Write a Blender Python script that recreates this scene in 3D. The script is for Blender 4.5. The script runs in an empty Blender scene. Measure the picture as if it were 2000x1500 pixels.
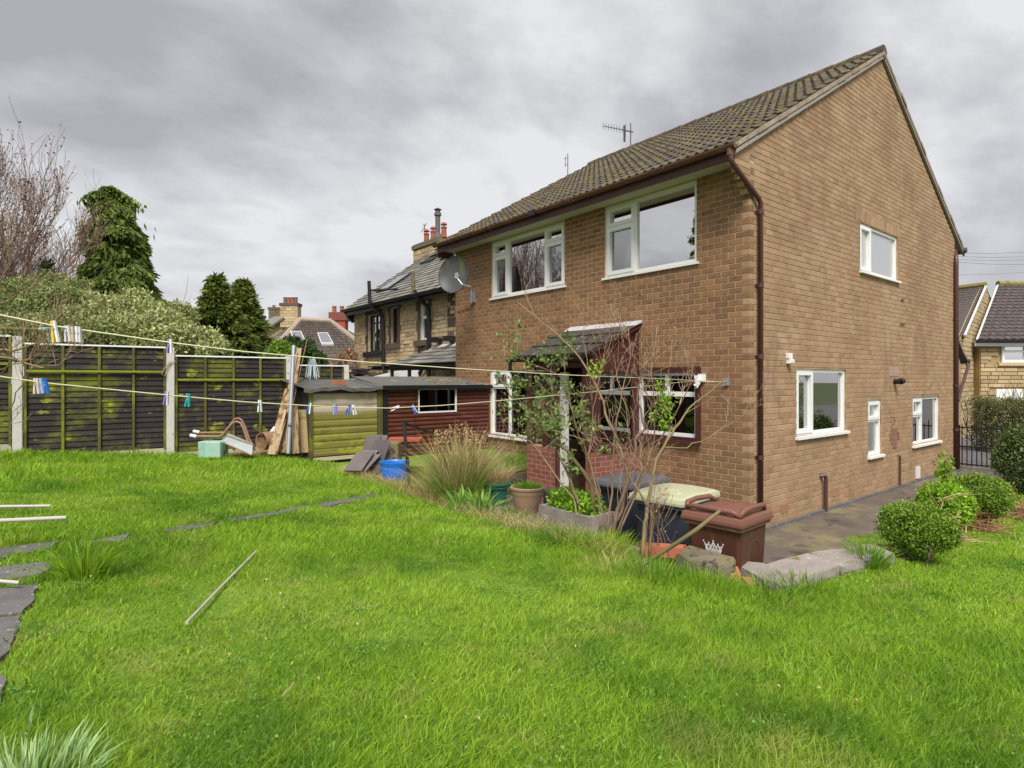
import bpy, math, random
import numpy as np
from mathutils import Vector, Matrix, noise as mnoise
R = random.Random(7)
rng = np.random.default_rng(7)
rad = math.radians
# ------------------------------------------------------------------ camera, sky, sun
# site axes: x runs along the gable wall, y along the rear wall of the house, z=0 is the patio
F, HY, ZC = 1137.0, 740.0, 2.05
CAM = (-7.293, -3.943)
E2 = (0.78, 0.626); E1 = (-0.626, 0.78)      # site x and y axes seen in the camera's (right, forward) frame
sc = bpy.context.scene
cam = bpy.data.cameras.new('camera'); camo = bpy.data.objects.new('camera', cam)
sc.collection.objects.link(camo); sc.camera = camo
camo.location = (CAM[0], CAM[1], ZC); camo.rotation_euler = (rad(90), 0, -math.atan2(.626, .78))
cam.sensor_width = 36; cam.lens = 36*F/2000; cam.shift_y = -0.005; cam.clip_start = .05; cam.clip_end = 600
sc.view_settings.view_transform = 'Standard'; sc.view_settings.look = 'None'
sc.view_settings.gamma = 1; sc.view_settings.use_curve_mapping = False
sc.view_settings.exposure = 1.72
sun = bpy.data.lights.new('sun', 'SUN'); suno = bpy.data.objects.new('sun', sun); sc.collection.objects.link(suno)
sun.energy = 1.5; sun.angle = rad(24); sun.color = (1, .96, .9)
SD = Vector((-.46, -.60, 1.0)).normalized()      # towards the sun
suno.rotation_euler = SD.to_track_quat('Z', 'Y').to_euler(); suno.location = (0, 0, 30)
w = bpy.data.worlds.new('World'); sc.world = w; w.use_nodes = True
nt = w.node_tree; N = nt.nodes; L = nt.links; N.clear()
def nd(t, nt=None, **k):
    n = (nt or w.node_tree).nodes.new(t)
    for a, b in k.items(): setattr(n, a, b)
    return n
def ramp(n, stops):
    e = n.color_ramp.elements
    while len(e) < len(stops): e.new(.5)
    for i, (p, c) in enumerate(stops):
        e[i].position = p; e[i].color = (*c, 1) if len(c) == 3 else c
sky = nd('ShaderNodeTexSky', sky_type='NISHITA', sun_disc=False)
sky.sun_elevation = math.asin(SD.z); sky.sun_rotation = math.atan2(SD.x, SD.y)
tc = nd('ShaderNodeTexCoord'); sep = nd('ShaderNodeSeparateXYZ'); L.new(tc.outputs['Generated'], sep.inputs[0])
zc = nd('ShaderNodeMath', operation='MAXIMUM'); L.new(sep.outputs[2], zc.inputs[0]); zc.inputs[1].default_value = 0
za = nd('ShaderNodeMath', operation='ADD'); L.new(zc.outputs[0], za.inputs[0]); za.inputs[1].default_value = .30
dx = nd('ShaderNodeMath', operation='DIVIDE'); dy = nd('ShaderNodeMath', operation='DIVIDE')
L.new(sep.outputs[0], dx.inputs[0]); L.new(sep.outputs[1], dy.inputs[0]); L.new(za.outputs[0], dx.inputs[1]); L.new(za.outputs[0], dy.inputs[1])
cb = nd('ShaderNodeCombineXYZ'); L.new(dx.outputs[0], cb.inputs[0]); L.new(dy.outputs[0], cb.inputs[1])
mp = nd('ShaderNodeMapping'); L.new(cb.outputs[0], mp.inputs[0]); mp.inputs['Rotation'].default_value = (0, 0, .55); mp.inputs['Scale'].default_value = (1.0, 1.35, 1); mp.inputs['Location'].default_value = (3.1, 1.7, 0)
n1 = nd('ShaderNodeTexNoise'); n1.inputs['Scale'].default_value = 1.15; n1.inputs['Detail'].default_value = 10; n1.inputs['Roughness'].default_value = .53; n1.inputs['Distortion'].default_value = .25
L.new(mp.outputs[0], n1.inputs['Vector'])
n2 = nd('ShaderNodeTexNoise'); n2.inputs['Scale'].default_value = 3.4; n2.inputs['Detail'].default_value = 8; n2.inputs['Roughness'].default_value = .58
L.new(mp.outputs[0], n2.inputs['Vector'])
mixn = nd('ShaderNodeMath', operation='MULTIPLY_ADD'); L.new(n2.outputs['Fac'], mixn.inputs[0]); mixn.inputs[1].default_value = .35; L.new(n1.outputs['Fac'], mixn.inputs[2])
cr = nd('ShaderNodeValToRGB'); L.new(mixn.outputs[0], cr.inputs[0])
ramp(cr, [(.53, (1.30, 1.295, 1.36)), (.62, (1.62, 1.61, 1.68)), (.69, (2.0, 1.99, 2.05)), (.78, (2.45, 2.45, 2.5))])
hz = nd('ShaderNodeMapRange'); L.new(sep.outputs[2], hz.inputs[0]); hz.inputs[1].default_value = 0; hz.inputs[2].default_value = .26; hz.inputs[3].default_value = .55; hz.inputs[4].default_value = 0
mh = nd('ShaderNodeMixRGB'); L.new(hz.outputs[0], mh.inputs[0]); L.new(cr.outputs[0], mh.inputs[1]); mh.inputs[2].default_value = (2.35, 2.35, 2.4, 1)
ms = nd('ShaderNodeMixRGB'); ms.inputs[0].default_value = .975; L.new(sky.outputs[0], ms.inputs[1]); L.new(mh.outputs[0], ms.inputs[2])
bg = nd('ShaderNodeBackground'); bg.inputs[1].default_value = .1; L.new(ms.outputs[0], bg.inputs[0])
wo = nd('ShaderNodeOutputWorld'); L.new(bg.outputs[0], wo.inputs[0])
try:
    sc.cycles.use_denoising = True; sc.cycles.max_bounces = 6; sc.cycles.transparent_max_bounces = 12
except Exception: pass
# ------------------------------------------------------------------ measured points -> site coordinates
def loc(X, Y):
    a, b = X-3.22, Y-7.64
    return a*E2[0]+b*E2[1], a*E1[0]+b*E1[1]
def S(px, py, Y):
    x, y = loc((px-1000)/F*Y, Y); return Vector((x, y, ZC+(HY-py)/F*Y))
def PX(px, py, x0):      # on the plane x = x0
    r = (px-1000)/F; ox = 3.22+x0*E2[0]; oy = 7.64+x0*E2[1]
    t = (r*oy-ox)/(E1[0]-r*E1[1]); Y = oy+t*E1[1]; return Vector((x0, t, ZC+(HY-py)/F*Y))
def PY(px, py, y0):      # on the plane y = y0
    r = (px-1000)/F; ox = 3.22+y0*E1[0]; oy = 7.64+y0*E1[1]
    t = (r*oy-ox)/(E2[0]-r*E2[1]); Y = oy+t*E2[1]; return Vector((t, y0, ZC+(HY-py)/F*Y))
def sst(a, b, x):
    t = min(1, max(0, (x-a)/(b-a))); return t*t*(3-2*t)
def und(x, y): return .022*mnoise.noise((x*.9, y*.9, 0))+.012*mnoise.noise((x*2.7, y*2.7, 3))
def gz(x, y):
    """height of the ground"""
    base = .65+.08*(-3.6-x)
    if x > 4: base = max(base, .012)
    base = max(base, .03)
    if y > 6: base = max(base, .62 if x < .5 else .1)
    if -3.5 < x < 9.3 and y > -2.0:
        if y < 4.6: return 0.0 if (x < -1.2 or y > -1.35) else base*(1-sst(-1.9, -1.4, y))
        if x < 0: return .6
    return base+und(x, y)*sst(-2.0, -2.6, y if x > -3.5 else -9)
def G(px, py, dz=0):
    z = .8
    for i in range(40):
        Y = F*(ZC-z)/(py-HY); x, y = loc((px-1000)/F*Y, Y); z = .5*z+.5*gz(x, y)
    return Vector((x, y, z+dz))
# ------------------------------------------------------------------ mesh and object helpers
class MB:
    def __init__(s): s.v = []; s.f = []
    def quad(s, *p):
        n = len(s.v); s.v += [tuple(q) for q in p]; s.f.append(tuple(range(n, n+len(p)))); return s
    def box(s, x0, x1, y0, y1, z0, z1):
        n = len(s.v)
        s.v += [(x0,y0,z0),(x1,y0,z0),(x1,y1,z0),(x0,y1,z0),(x0,y0,z1),(x1,y0,z1),(x1,y1,z1),(x0,y1,z1)]
        s.f += [tuple(n+i for i in q) for q in ((3,2,1,0),(4,5,6,7),(0,1,5,4),(1,2,6,5),(2,3,7,6),(3,0,4,7))]; return s
    def hexa(s, p):     # 8 points: bottom ring, top ring
        n = len(s.v); s.v += [tuple(q) for q in p]
        s.f += [tuple(n+i for i in q) for q in ((3,2,1,0),(4,5,6,7),(0,1,5,4),(1,2,6,5),(2,3,7,6),(3,0,4,7))]; return s
    def obox(s, c, ax, ay, az):     # centre and half axes
        c, ax, ay, az = map(Vector, (c, ax, ay, az))
        return s.hexa([c+a*ax+b*ay+d*az for d in (-1, 1) for a, b in ((-1,-1),(1,-1),(1,1),(-1,1))])
    def bar(s, a, b, w, h, up=(0,0,1)):
        a, b = Vector(a), Vector(b); d = (b-a); u = Vector(up); r = d.cross(u)
        if r.length < 1e-5: r = d.cross(Vector((0, 1, 0)))
        r.normalize(); u = r.cross(d).normalized()
        return s.obox((a+b)/2, d/2, r*w/2, u*h/2)
    def tube(s, pts, rs, n=6, cap=True):
        pts = [Vector(p) for p in pts]
        if not hasattr(rs, '__len__'): rs = [rs]*len(pts)
        base = len(s.v); pr = None
        for i, p in enumerate(pts):
            d = (pts[min(i+1, len(pts)-1)]-pts[max(i-1, 0)])
            if d.length < 1e-9: d = Vector((0, 0, 1))
            d.normalize()
            if pr is None:
                pr = d.orthogonal().normalized()
            else:
                pr = pr-d*pr.dot(d)
                pr = pr.normalized() if pr.length > 1e-6 else d.orthogonal().normalized()
            q = d.cross(pr)
            for k in range(n):
                a = 2*math.pi*k/n; c = p+(pr*math.cos(a)+q*math.sin(a))*rs[i]; s.v.append(tuple(c))
        for i in range(len(pts)-1):
            for k in range(n):
                a = base+i*n+k; b = base+i*n+(k+1) % n; s.f.append((a, b, b+n, a+n))
        if cap:
            s.f.append(tuple(base+k for k in reversed(range(n)))); s.f.append(tuple(base+(len(pts)-1)*n+k for k in range(n)))
        return s
    def lathe(s, c, prof, n=20, sx=1, sy=1):
        b = len(s.v)
        for r, z in prof:
            for k in range(n):
                a = 2*math.pi*k/n; s.v.append((c[0]+r*math.cos(a)*sx, c[1]+r*math.sin(a)*sy, c[2]+z))
        for i in range(len(prof)-1):
            for k in range(n):
                a = b+i*n+k; d = b+i*n+(k+1) % n; s.f.append((a, d, d+n, a+n))
        return s
    def prism(s, poly, off):    # polygon (list of 3D) extruded by off
        n = len(s.v); m = len(poly); off = Vector(off)
        s.v += [tuple(Vector(p)) for p in poly]+[tuple(Vector(p)+off) for p in poly]
        s.f.append(tuple(range(n, n+m))); s.f.append(tuple(n+m+i for i in reversed(range(m))))
        for i in range(m):
            j = (i+1) % m; s.f.append((n+i, n+m+i, n+m+j, n+j))
        return s
    def sc(s, c, k): s.v = [(c[0]+(x-c[0])*k[0], c[1]+(y-c[1])*k[1], z) for x, y, z in s.v]; return s
    def rot(s, ang, c):     # turn about a vertical axis
        ca, sa = math.cos(ang), math.sin(ang)
        s.v = [(c[0]+(x-c[0])*ca-(y-c[1])*sa, c[1]+(x-c[0])*sa+(y-c[1])*ca, z) for x, y, z in s.v]; return s
ORI = {}
COL = sc.collection
def mesh(name, mb, m, off=(0,0,0), smooth=False):
    me = bpy.data.meshes.new(name)
    if isinstance(mb, tuple): v, f = mb
    else: v, f = mb.v, mb.f
    if isinstance(v, np.ndarray):
        v = v-np.array(off); nf, k = f.shape
        me.vertices.add(len(v)); me.vertices.foreach_set('co', v.ravel().astype(np.float32))
        me.loops.add(nf*k); me.loops.foreach_set('vertex_index', f.ravel().astype(np.int32))
        me.polygons.add(nf); me.polygons.foreach_set('loop_start', np.arange(0, nf*k, k, dtype=np.int32))
        me.update(calc_edges=True)
    else:
        o = off; me.from_pydata([(a-o[0], b-o[1], c-o[2]) for a, b, c in v], [], f)
    me.materials.append(m)
    if smooth: me.polygons.foreach_set('use_smooth', [True]*len(me.polygons))
    me.update(); return me
def part(name, mb, m, parent, kind=None, smooth=False, label=None):
    off = ORI[parent.name]
    o = bpy.data.objects.new(name, mesh(name, mb, m, off, smooth)); COL.objects.link(o); o.parent = parent
    ORI[o.name] = off
    if kind: o['kind'] = kind
    if label: o['label'] = label
    return o
def thing(name, label, cat, loc, group=None):
    o = bpy.data.objects.new(name, None); COL.objects.link(o); o.location = loc; o.empty_display_size = .2
    o['label'] = label; o['category'] = cat
    if group: o['group'] = group
    ORI[o.name] = tuple(loc); return o
def solo(name, mb, m, label, cat, group=None, kind=None, smooth=False, base=None):
    if base is None:
        if isinstance(mb, tuple): base = (0, 0, 0)
        else:
            a = np.array(mb.v); base = tuple((a.min(0)+a.max(0))/2); base = (base[0], base[1], float(a[:, 2].min()))
    o = bpy.data.objects.new(name, mesh(name, mb, m, base, smooth)); COL.objects.link(o); o.location = base
    ORI[o.name] = tuple(base)
    if label: o['label'] = label
    if cat: o['category'] = cat
    if group: o['group'] = group
    if kind: o['kind'] = kind
    return o
def struct(name, mb, m, smooth=False): 
    return solo(name, mb, m, None, None, kind='structure', base=(0, 0, 0), smooth=smooth)
def inst(name, me, parent, p, rz=0, mtx=None):
    o = bpy.data.objects.new(name, me); COL.objects.link(o); o.parent = parent
    off = ORI[parent.name]
    if mtx is not None:
        m = mtx.copy(); m.translation = m.translation-Vector(off); o.matrix_local = m
    else:
        o.location = (p[0]-off[0], p[1]-off[1], p[2]-off[2]); o.rotation_euler = (0, 0, rz)
    return o
# ------------------------------------------------------------------ materials
def pm(name, cols, scale=4, rough=.85, jit=.12, bump=.25, bscale=60, stains=(), spec=.35, pieces=.6, metal=0, stretch=(1,1,1), transl=0, detail=5, sheen=0):
    """procedural surface: colour per piece and per place, stains = (colour, noise scale, threshold, softness, stretch, zmax)"""
    m = bpy.data.materials.new(name); m.use_nodes = True; t = m.node_tree; t.nodes.clear(); K = t.links
    def n(ty, **k): return nd(ty, t, **k)
    out = n('ShaderNodeOutputMaterial'); bs = n('ShaderNodeBsdfPrincipled')
    geo = n('ShaderNodeNewGeometry'); oi = n('ShaderNodeObjectInfo')
    mpp = n('ShaderNodeMapping'); K.new(geo.outputs['Position'], mpp.inputs[0]); mpp.inputs['Scale'].default_value = stretch
    add = n('ShaderNodeMath', operation='ADD'); K.new(geo.outputs['Random Per Island'], add.inputs[0]); K.new(oi.outputs['Random'], add.inputs[1])
    fr = n('ShaderNodeMath', operation='FRACT'); K.new(add.outputs[0], fr.inputs[0])
    no = n('ShaderNodeTexNoise'); no.inputs['Scale'].default_value = scale; no.inputs['Detail'].default_value = detail; no.inputs['Roughness'].default_value = .6; K.new(mpp.outputs[0], no.inputs['Vector'])
    # noise fac widened, mixed with per-piece random
    mr = n('ShaderNodeMapRange'); K.new(no.outputs['Fac'], mr.inputs[0]); mr.inputs[1].default_value = .3; mr.inputs[2].default_value = .7
    mx = n('ShaderNodeMix'); mx.data_type = 'FLOAT'; mx.inputs[0].default_value = pieces; K.new(mr.outputs[0], mx.inputs[2]); K.new(fr.outputs[0], mx.inputs[3])
    cr = n('ShaderNodeValToRGB'); K.new(mx.outputs[0], cr.inputs[0])
    k = len(cols); ramp(cr, [(i/(k-1) if k > 1 else 0, c) for i, c in enumerate(cols)] if k > 1 else [(0, cols[0]), (1, cols[0])])
    r2 = n('ShaderNodeMath', operation='MULTIPLY'); K.new(fr.outputs[0], r2.inputs[0]); r2.inputs[1].default_value = 7.31
    r3 = n('ShaderNodeMath', operation='FRACT'); K.new(r2.outputs[0], r3.inputs[0])
    v = n('ShaderNodeMapRange'); K.new(r3.outputs[0], v.inputs[0]); v.inputs[3].default_value = 1-jit; v.inputs[4].default_value = 1+jit
    hs = n('ShaderNodeHueSaturation'); K.new(cr.outputs[0], hs.inputs['Color']); K.new(v.outputs[0], hs.inputs['Value'])
    col = hs.outputs[0]
    for sn in stains:
        c, s_, th, sf = sn[:4]; st = sn[4] if len(sn) > 4 else (1, 1, 1); zr = sn[5] if len(sn) > 5 else None; amt = sn[6] if len(sn) > 6 else 1
        m2 = n('ShaderNodeMapping'); K.new(geo.outputs['Position'], m2.inputs[0]); m2.inputs['Scale'].default_value = st; m2.inputs['Location'].default_value = (s_*1.7, 3.3, s_*.9)
        q = n('ShaderNodeTexNoise'); q.inputs['Scale'].default_value = s_; q.inputs['Detail'].default_value = 6; q.inputs['Roughness'].default_value = .65; K.new(m2.outputs[0], q.inputs['Vector'])
        a = n('ShaderNodeMapRange'); K.new(q.outputs['Fac'], a.inputs[0]); a.inputs[1].default_value = th; a.inputs[2].default_value = th+sf; a.inputs[3].default_value = 0; a.inputs[4].default_value = amt
        f = a.outputs[0]
        if zr:
            sp = n('ShaderNodeSeparateXYZ'); K.new(geo.outputs['Position'], sp.inputs[0])
            b = n('ShaderNodeMapRange'); K.new(sp.outputs[2], b.inputs[0]); b.inputs[1].default_value = zr[0]; b.inputs[2].default_value = zr[1]; b.inputs[3].default_value = 1; b.inputs[4].default_value = 0
            mm = n('ShaderNodeMath', operation='MULTIPLY'); K.new(f, mm.inputs[0]); K.new(b.outputs[0], mm.inputs[1]); f = mm.outputs[0]
        mc = n('ShaderNodeMixRGB'); K.new(f, mc.inputs[0]); K.new(col, mc.inputs[1]); mc.inputs[2].default_value = (*c, 1); col = mc.outputs[0]
    K.new(col, bs.inputs['Base Color']); bs.inputs['Roughness'].default_value = rough; bs.inputs['Specular IOR Level'].default_value = spec; bs.inputs['Metallic'].default_value = metal
    if bump:
        bn = n('ShaderNodeTexNoise'); bn.inputs['Scale'].default_value = bscale; bn.inputs['Detail'].default_value = 4; K.new(mpp.outputs[0], bn.inputs['Vector'])
        bp = n('ShaderNodeBump'); bp.inputs['Strength'].default_value = bump; bp.inputs['Distance'].default_value = .01; K.new(bn.outputs['Fac'], bp.inputs['Height']); K.new(bp.outputs[0], bs.inputs['Normal'])
    if transl:
        tr = n('ShaderNodeBsdfTranslucent'); K.new(col, tr.inputs[0]); mxs = n('ShaderNodeMixShader'); mxs.inputs[0].default_value = transl
        K.new(bs.outputs[0], mxs.inputs[1]); K.new(tr.outputs[0], mxs.inputs[2]); K.new(mxs.outputs[0], out.inputs[0])
    else: K.new(bs.outputs[0], out.inputs[0])
    return m
def glass(name, refl, tint, rough=.01, wavy=.0):
    m = bpy.data.materials.new(name); m.use_nodes = True; t = m.node_tree; t.nodes.clear(); K = t.links
    out = nd('ShaderNodeOutputMaterial', t); gl = nd('ShaderNodeBsdfGlossy', t); gl.inputs['Roughness'].default_value = rough
    tr = nd('ShaderNodeBsdfTransparent', t); tr.inputs[0].default_value = (*tint, 1)
    lw = nd('ShaderNodeFresnel', t); lw.inputs[0].default_value = 1.5
    ad = nd('ShaderNodeMath', t, operation='ADD'); K.new(lw.outputs[0], ad.inputs[0]); ad.inputs[1].default_value = refl; ad.use_clamp = True
    mx = nd('ShaderNodeMixShader', t); K.new(ad.outputs[0], mx.inputs[0]); K.new(tr.outputs[0], mx.inputs[1]); K.new(gl.outputs[0], mx.inputs[2]); K.new(mx.outputs[0], out.inputs[0])
    if wavy:
        n_ = nd('ShaderNodeTexNoise', t); n_.inputs['Scale'].default_value = 3; b = nd('ShaderNodeBump', t); b.inputs['Strength'].default_value = wavy; b.inputs['Distance'].default_value = .05
        g = nd('ShaderNodeNewGeometry', t); K.new(g.outputs['Position'], n_.inputs['Vector']); K.new(n_.outputs[0], b.inputs['Height']); K.new(b.outputs[0], gl.inputs['Normal'])
    return m
M = {}
GRN = (.10, .13, .015)
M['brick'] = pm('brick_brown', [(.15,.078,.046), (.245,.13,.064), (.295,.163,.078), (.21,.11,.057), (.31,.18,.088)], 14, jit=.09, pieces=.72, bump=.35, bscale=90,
    stains=[((.13,.12,.035), 1.3, .50, .22, (1,1,1), (.2,1.3), .7), ((.21,.19,.06), .8, .52, .2, (1,1,.4), (1.6,3.2), .35), ((.42,.30,.2), 5, .66, .2, (1,1,1), None, .3), ((.12,.07,.045), 2.2, .56, .12, (1,1.6,.25), None, .4)])
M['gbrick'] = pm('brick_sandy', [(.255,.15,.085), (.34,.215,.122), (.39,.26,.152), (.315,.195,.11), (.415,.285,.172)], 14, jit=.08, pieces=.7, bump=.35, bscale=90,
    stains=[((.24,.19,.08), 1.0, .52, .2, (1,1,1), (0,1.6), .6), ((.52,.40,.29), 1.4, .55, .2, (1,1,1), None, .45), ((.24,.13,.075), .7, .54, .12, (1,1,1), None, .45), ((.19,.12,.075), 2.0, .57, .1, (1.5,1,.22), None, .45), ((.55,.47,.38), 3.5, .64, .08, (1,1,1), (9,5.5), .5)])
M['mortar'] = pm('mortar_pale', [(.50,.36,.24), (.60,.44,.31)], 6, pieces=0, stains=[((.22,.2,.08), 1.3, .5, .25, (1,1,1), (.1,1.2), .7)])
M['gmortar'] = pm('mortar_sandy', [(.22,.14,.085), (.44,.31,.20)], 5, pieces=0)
M['redbrick'] = pm('brick_red', [(.17,.055,.04), (.24,.085,.062), (.20,.068,.05)], 10, pieces=.6, bump=.3, bscale=80)
M['redmortar'] = pm('mortar_red', [(.36,.22,.17), (.44,.3,.24)], 8, pieces=0)
M['upvc'] = pm('white_plastic_frame', [(.78,.78,.77), (.84,.84,.83)], 2, rough=.35, jit=.02, bump=0, spec=.5)
M['upvc_old'] = pm('white_painted_metal', [(.66,.66,.64), (.8,.8,.78)], 5, rough=.4, jit=.03, bump=.02)
M['maroon'] = pm('maroon_paint', [(.055,.018,.016), (.085,.028,.024)], 6, rough=.45, jit=.06, bump=.08, bscale=30)
M['fascia'] = pm('fascia_brown', [(.075,.03,.028), (.10,.042,.038)], 4, rough=.5, jit=.05, bump=.1, bscale=30, stains=[((.25,.15,.13), 9, .62, .1, (1,1,3), None, .7)])
M['soffit'] = pm('soffit_cream', [(.42,.42,.30), (.5,.5,.38)], 3, jit=.02, bump=0)
M['gutter'] = pm('gutter_brown', [(.10,.045,.03), (.16,.075,.045)], 5, rough=.5, jit=.05, bump=.05, stains=[((.3,.17,.09), 5, .55, .15, (1,.3,1), None, .7)])
M['pipe'] = pm('pipe_brown', [(.075,.035,.032), (.095,.045,.04)], 8, rough=.42, jit=.05, bump=.03)
M['black'] = pm('black_plastic', [(.012,.012,.014), (.02,.02,.022)], 8, rough=.4, jit=.05, bump=.02)
M['tile'] = pm('roof_tile', [(.03,.024,.02), (.075,.06,.05), (.125,.1,.08)], 12, jit=.22, pieces=.4, bump=.6, bscale=50,
    stains=[((.14,.115,.015), 7, .50, .1, (1,1,1), None, .8), ((.26,.23,.17), 16, .60, .1, (1,1,1), None, .55)])
M['verge'] = pm('verge_mortar', [(.24,.19,.14), (.38,.31,.23)], 8, pieces=.2, bump=.6, bscale=30, stains=[((.45,.42,.38), 14, .58, .1)])
M['slate'] = pm('grey_slate', [(.12,.115,.10), (.19,.18,.16), (.25,.24,.21)], 6, jit=.22, pieces=.7, bump=.3, stains=[((.2,.2,.09), 3, .58, .15, (1,1,1), None, .5)])
M['ptile'] = pm('porch_tile', [(.035,.03,.028), (.075,.065,.055)], 10, jit=.2, pieces=.5, bump=.5, stains=[((.3,.27,.22), 11, .60, .08), ((.07,.075,.02), 7, .58, .1)])
M['lead'] = pm('lead_flashing', [(.42,.42,.43), (.62,.62,.62)], 7, rough=.5, jit=.05, bump=.3, bscale=20)
M['stone'] = pm('sandstone', [(.22,.15,.08), (.44,.33,.18), (.58,.46,.28), (.36,.25,.13), (.54,.43,.26), (.48,.37,.21)], 8, jit=.15, pieces=.7, bump=.6, bscale=30)
M['stonedk'] = pm('sooty_stone', [(.06,.045,.035), (.15,.11,.08)], 6, jit=.2, pieces=.6, bump=.5)
M['stonem'] = pm('stone_mortar', [(.34,.27,.17), (.5,.42,.3)], 6, pieces=0)
M['newstone'] = pm('new_sandstone', [(.33,.24,.12), (.46,.35,.19), (.54,.43,.26)], 5, jit=.12, pieces=.7, bump=.5, bscale=20)
M['newmortar'] = pm('new_stone_mortar', [(.30,.21,.1), (.42,.31,.16)], 5, pieces=0)
M['btile'] = pm('bungalow_tile', [(.065,.05,.042), (.12,.095,.08), (.16,.13,.11)], 10, jit=.2, pieces=.6, stains=[((.2,.19,.12), 6, .6, .1)])
M['ntile'] = pm('dark_flat_tile', [(.07,.058,.055), (.11,.09,.085)], 10, jit=.15, pieces=.5, stains=[((.35,.33,.3), 10, .66, .05)])
M['lichen'] = pm('lichened_ridge', [(.16,.14,.06), (.3,.26,.08)], 8, pieces=.3, stains=[((.1,.09,.08), 2, .5, .1)])
M['potred'] = pm('chimney_pot_red', [(.27,.075,.045), (.36,.12,.075)], 8, jit=.1)
M['potdk'] = pm('chimney_pot_grey', [(.09,.08,.08), (.15,.13,.12)], 8, jit=.1)
M['redpaint'] = pm('red_render', [(.33,.06,.04), (.38,.08,.05)], 6, jit=.05)
M['fence'] = pm('fence_board', [(.017,.014,.015), (.032,.026,.026), (.05,.039,.037)], 7, jit=.18, pieces=.35, bump=.7, bscale=26, stretch=(1,1,9), rough=.8,
    stains=[((.17,.19,.012), 1.15, .50, .14, (1,1,1.5), None, .8), ((.36,.36,.02), 2.6, .60, .07, (1,1,1.6), None, .8)])
M['batten'] = pm('fence_batten', [(.07,.062,.022), (.13,.115,.03)], 7, jit=.15, bump=.5, stretch=(6,6,1), stains=[((.2,.22,.015), 2.2, .5, .12, (1,1,1), None, .9)])
M['rail'] = pm('mossy_rail', [(.10,.11,.015), (.3,.33,.02)], 4, jit=.1, bump=.5)
M['concrete'] = pm('concrete_post', [(.52,.50,.48), (.70,.68,.65)], 9, jit=.06, bump=.4, bscale=80, stains=[((.12,.1,.09), 6, .62, .08), ((.5,.5,.2), 2, .64, .1, (1,1,1), None, .5)])
M['gravelboard'] = pm('gravel_board', [(.36,.33,.22), (.5,.46,.33)], 4, jit=.06, bump=.3)
M['white'] = pm('white_trim', [(.75,.75,.76), (.85,.85,.86)], 5, jit=.03, bump=.05)
M['loglap'] = pm('maroon_loglap', [(.055,.016,.014), (.10,.028,.021), (.14,.045,.03)], 4, jit=.12, pieces=.3, bump=.25, bscale=24, stretch=(.6,.6,6), rough=.42,
    stains=[((.30,.15,.09), 2.2, .60, .1, (.6,1,3), None, .6), ((.04,.02,.015), 5, .58, .1, (1,1,.5), None, .6)])
M['mossboard'] = pm('mossy_board', [(.13,.115,.035), (.20,.18,.04), (.24,.22,.05)], 4, jit=.15, bump=.5, bscale=24, stretch=(.6,.6,6),
    stains=[((.36,.38,.02), 2.4, .50, .08, (.8,1,1.3), (.6,1.3), .9), ((.07,.05,.03), 5, .6, .1, (.4,.4,2), None, .6)])
M['bleached'] = pm('bleached_board', [(.40,.32,.25), (.52,.43,.35), (.34,.26,.2)], 4, jit=.12, bump=.5, bscale=24, stretch=(.7,.7,8), stains=[((.2,.18,.06), 3, .57, .1, (.5,1,1), None, .7)])
M['felt'] = pm('roof_felt', [(.07,.07,.065), (.14,.135,.125)], 5, jit=.08, bump=.8, bscale=150, stains=[((.24,.22,.18), 3, .58, .15)])
M['wood'] = pm('weathered_timber', [(.22,.14,.08), (.38,.27,.17), (.48,.37,.25)], 9, jit=.2, bump=.6, bscale=30, stretch=(5,5,.5), stains=[((.16,.08,.03), 4, .52, .08, (2,2,.6)), ((.12,.12,.04), 6, .60, .1)])
M['chip'] = pm('chipboard', [(.25,.17,.08), (.45,.33,.17)], 60, jit=.1, bump=.5, pieces=.1, stains=[((.12,.11,.03), 4, .55, .1)])
M['galv'] = pm('galvanised_pole', [(.24,.26,.29), (.36,.38,.41)], 6, rough=.4, metal=.3, jit=.05, bump=.05)
M['barrowp'] = pm('barrow_metal', [(.33,.36,.38), (.5,.53,.54)], 6, rough=.45, jit=.05, bump=.1, stains=[((.25,.17,.1), 7, .60, .08)])
M['rust'] = pm('rusty_tube', [(.22,.11,.07), (.36,.22,.15)], 14, rough=.6, jit=.1, bump=.2)
M['mint'] = pm('mint_block', [(.22,.38,.31), (.33,.5,.42)], 6, jit=.05, bump=.2, stains=[((.12,.14,.08), 4, .55, .1), ((.4,.42,.38), 9, .6, .1)])
M['clay'] = pm('terracotta', [(.34,.12,.06), (.46,.19,.1)], 6, jit=.1, bump=.3, stains=[((.3,.26,.2), 6, .58, .15)])
M['orange'] = pm('orange_terracotta', [(.36,.10,.05), (.46,.17,.09)], 6, jit=.1, bump=.3)
M['straw'] = pm('dry_straw', [(.34,.22,.1), (.5,.36,.18), (.6,.46,.26)], 6, jit=.25, pieces=.9, bump=0, transl=.2)
M['slab'] = pm('old_paving', [(.07,.065,.07), (.12,.11,.11), (.16,.15,.14)], 4, jit=.12, pieces=.3, bump=.5, bscale=60, stains=[((.38,.35,.32), 22, .60, .06), ((.1,.1,.03), 3, .6, .1)])
M['patio'] = pm('wet_concrete', [(.085,.07,.065), (.17,.145,.12)], 2.2, jit=.05, pieces=.1, rough=.42, bump=.3, bscale=40, stains=[((.22,.2,.11), 1.4, .52, .15), ((.045,.04,.04), 2.1, .58, .1), ((.16,.10,.075), 6, .62, .06)])
M['cope'] = pm('coping_stone', [(.15,.13,.12), (.27,.235,.21), (.36,.32,.28)], 5, jit=.15, pieces=.5, bump=.9, bscale=22, stains=[((.5,.47,.42), 12, .62, .06), ((.15,.13,.03), 5, .60, .08)])
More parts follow.
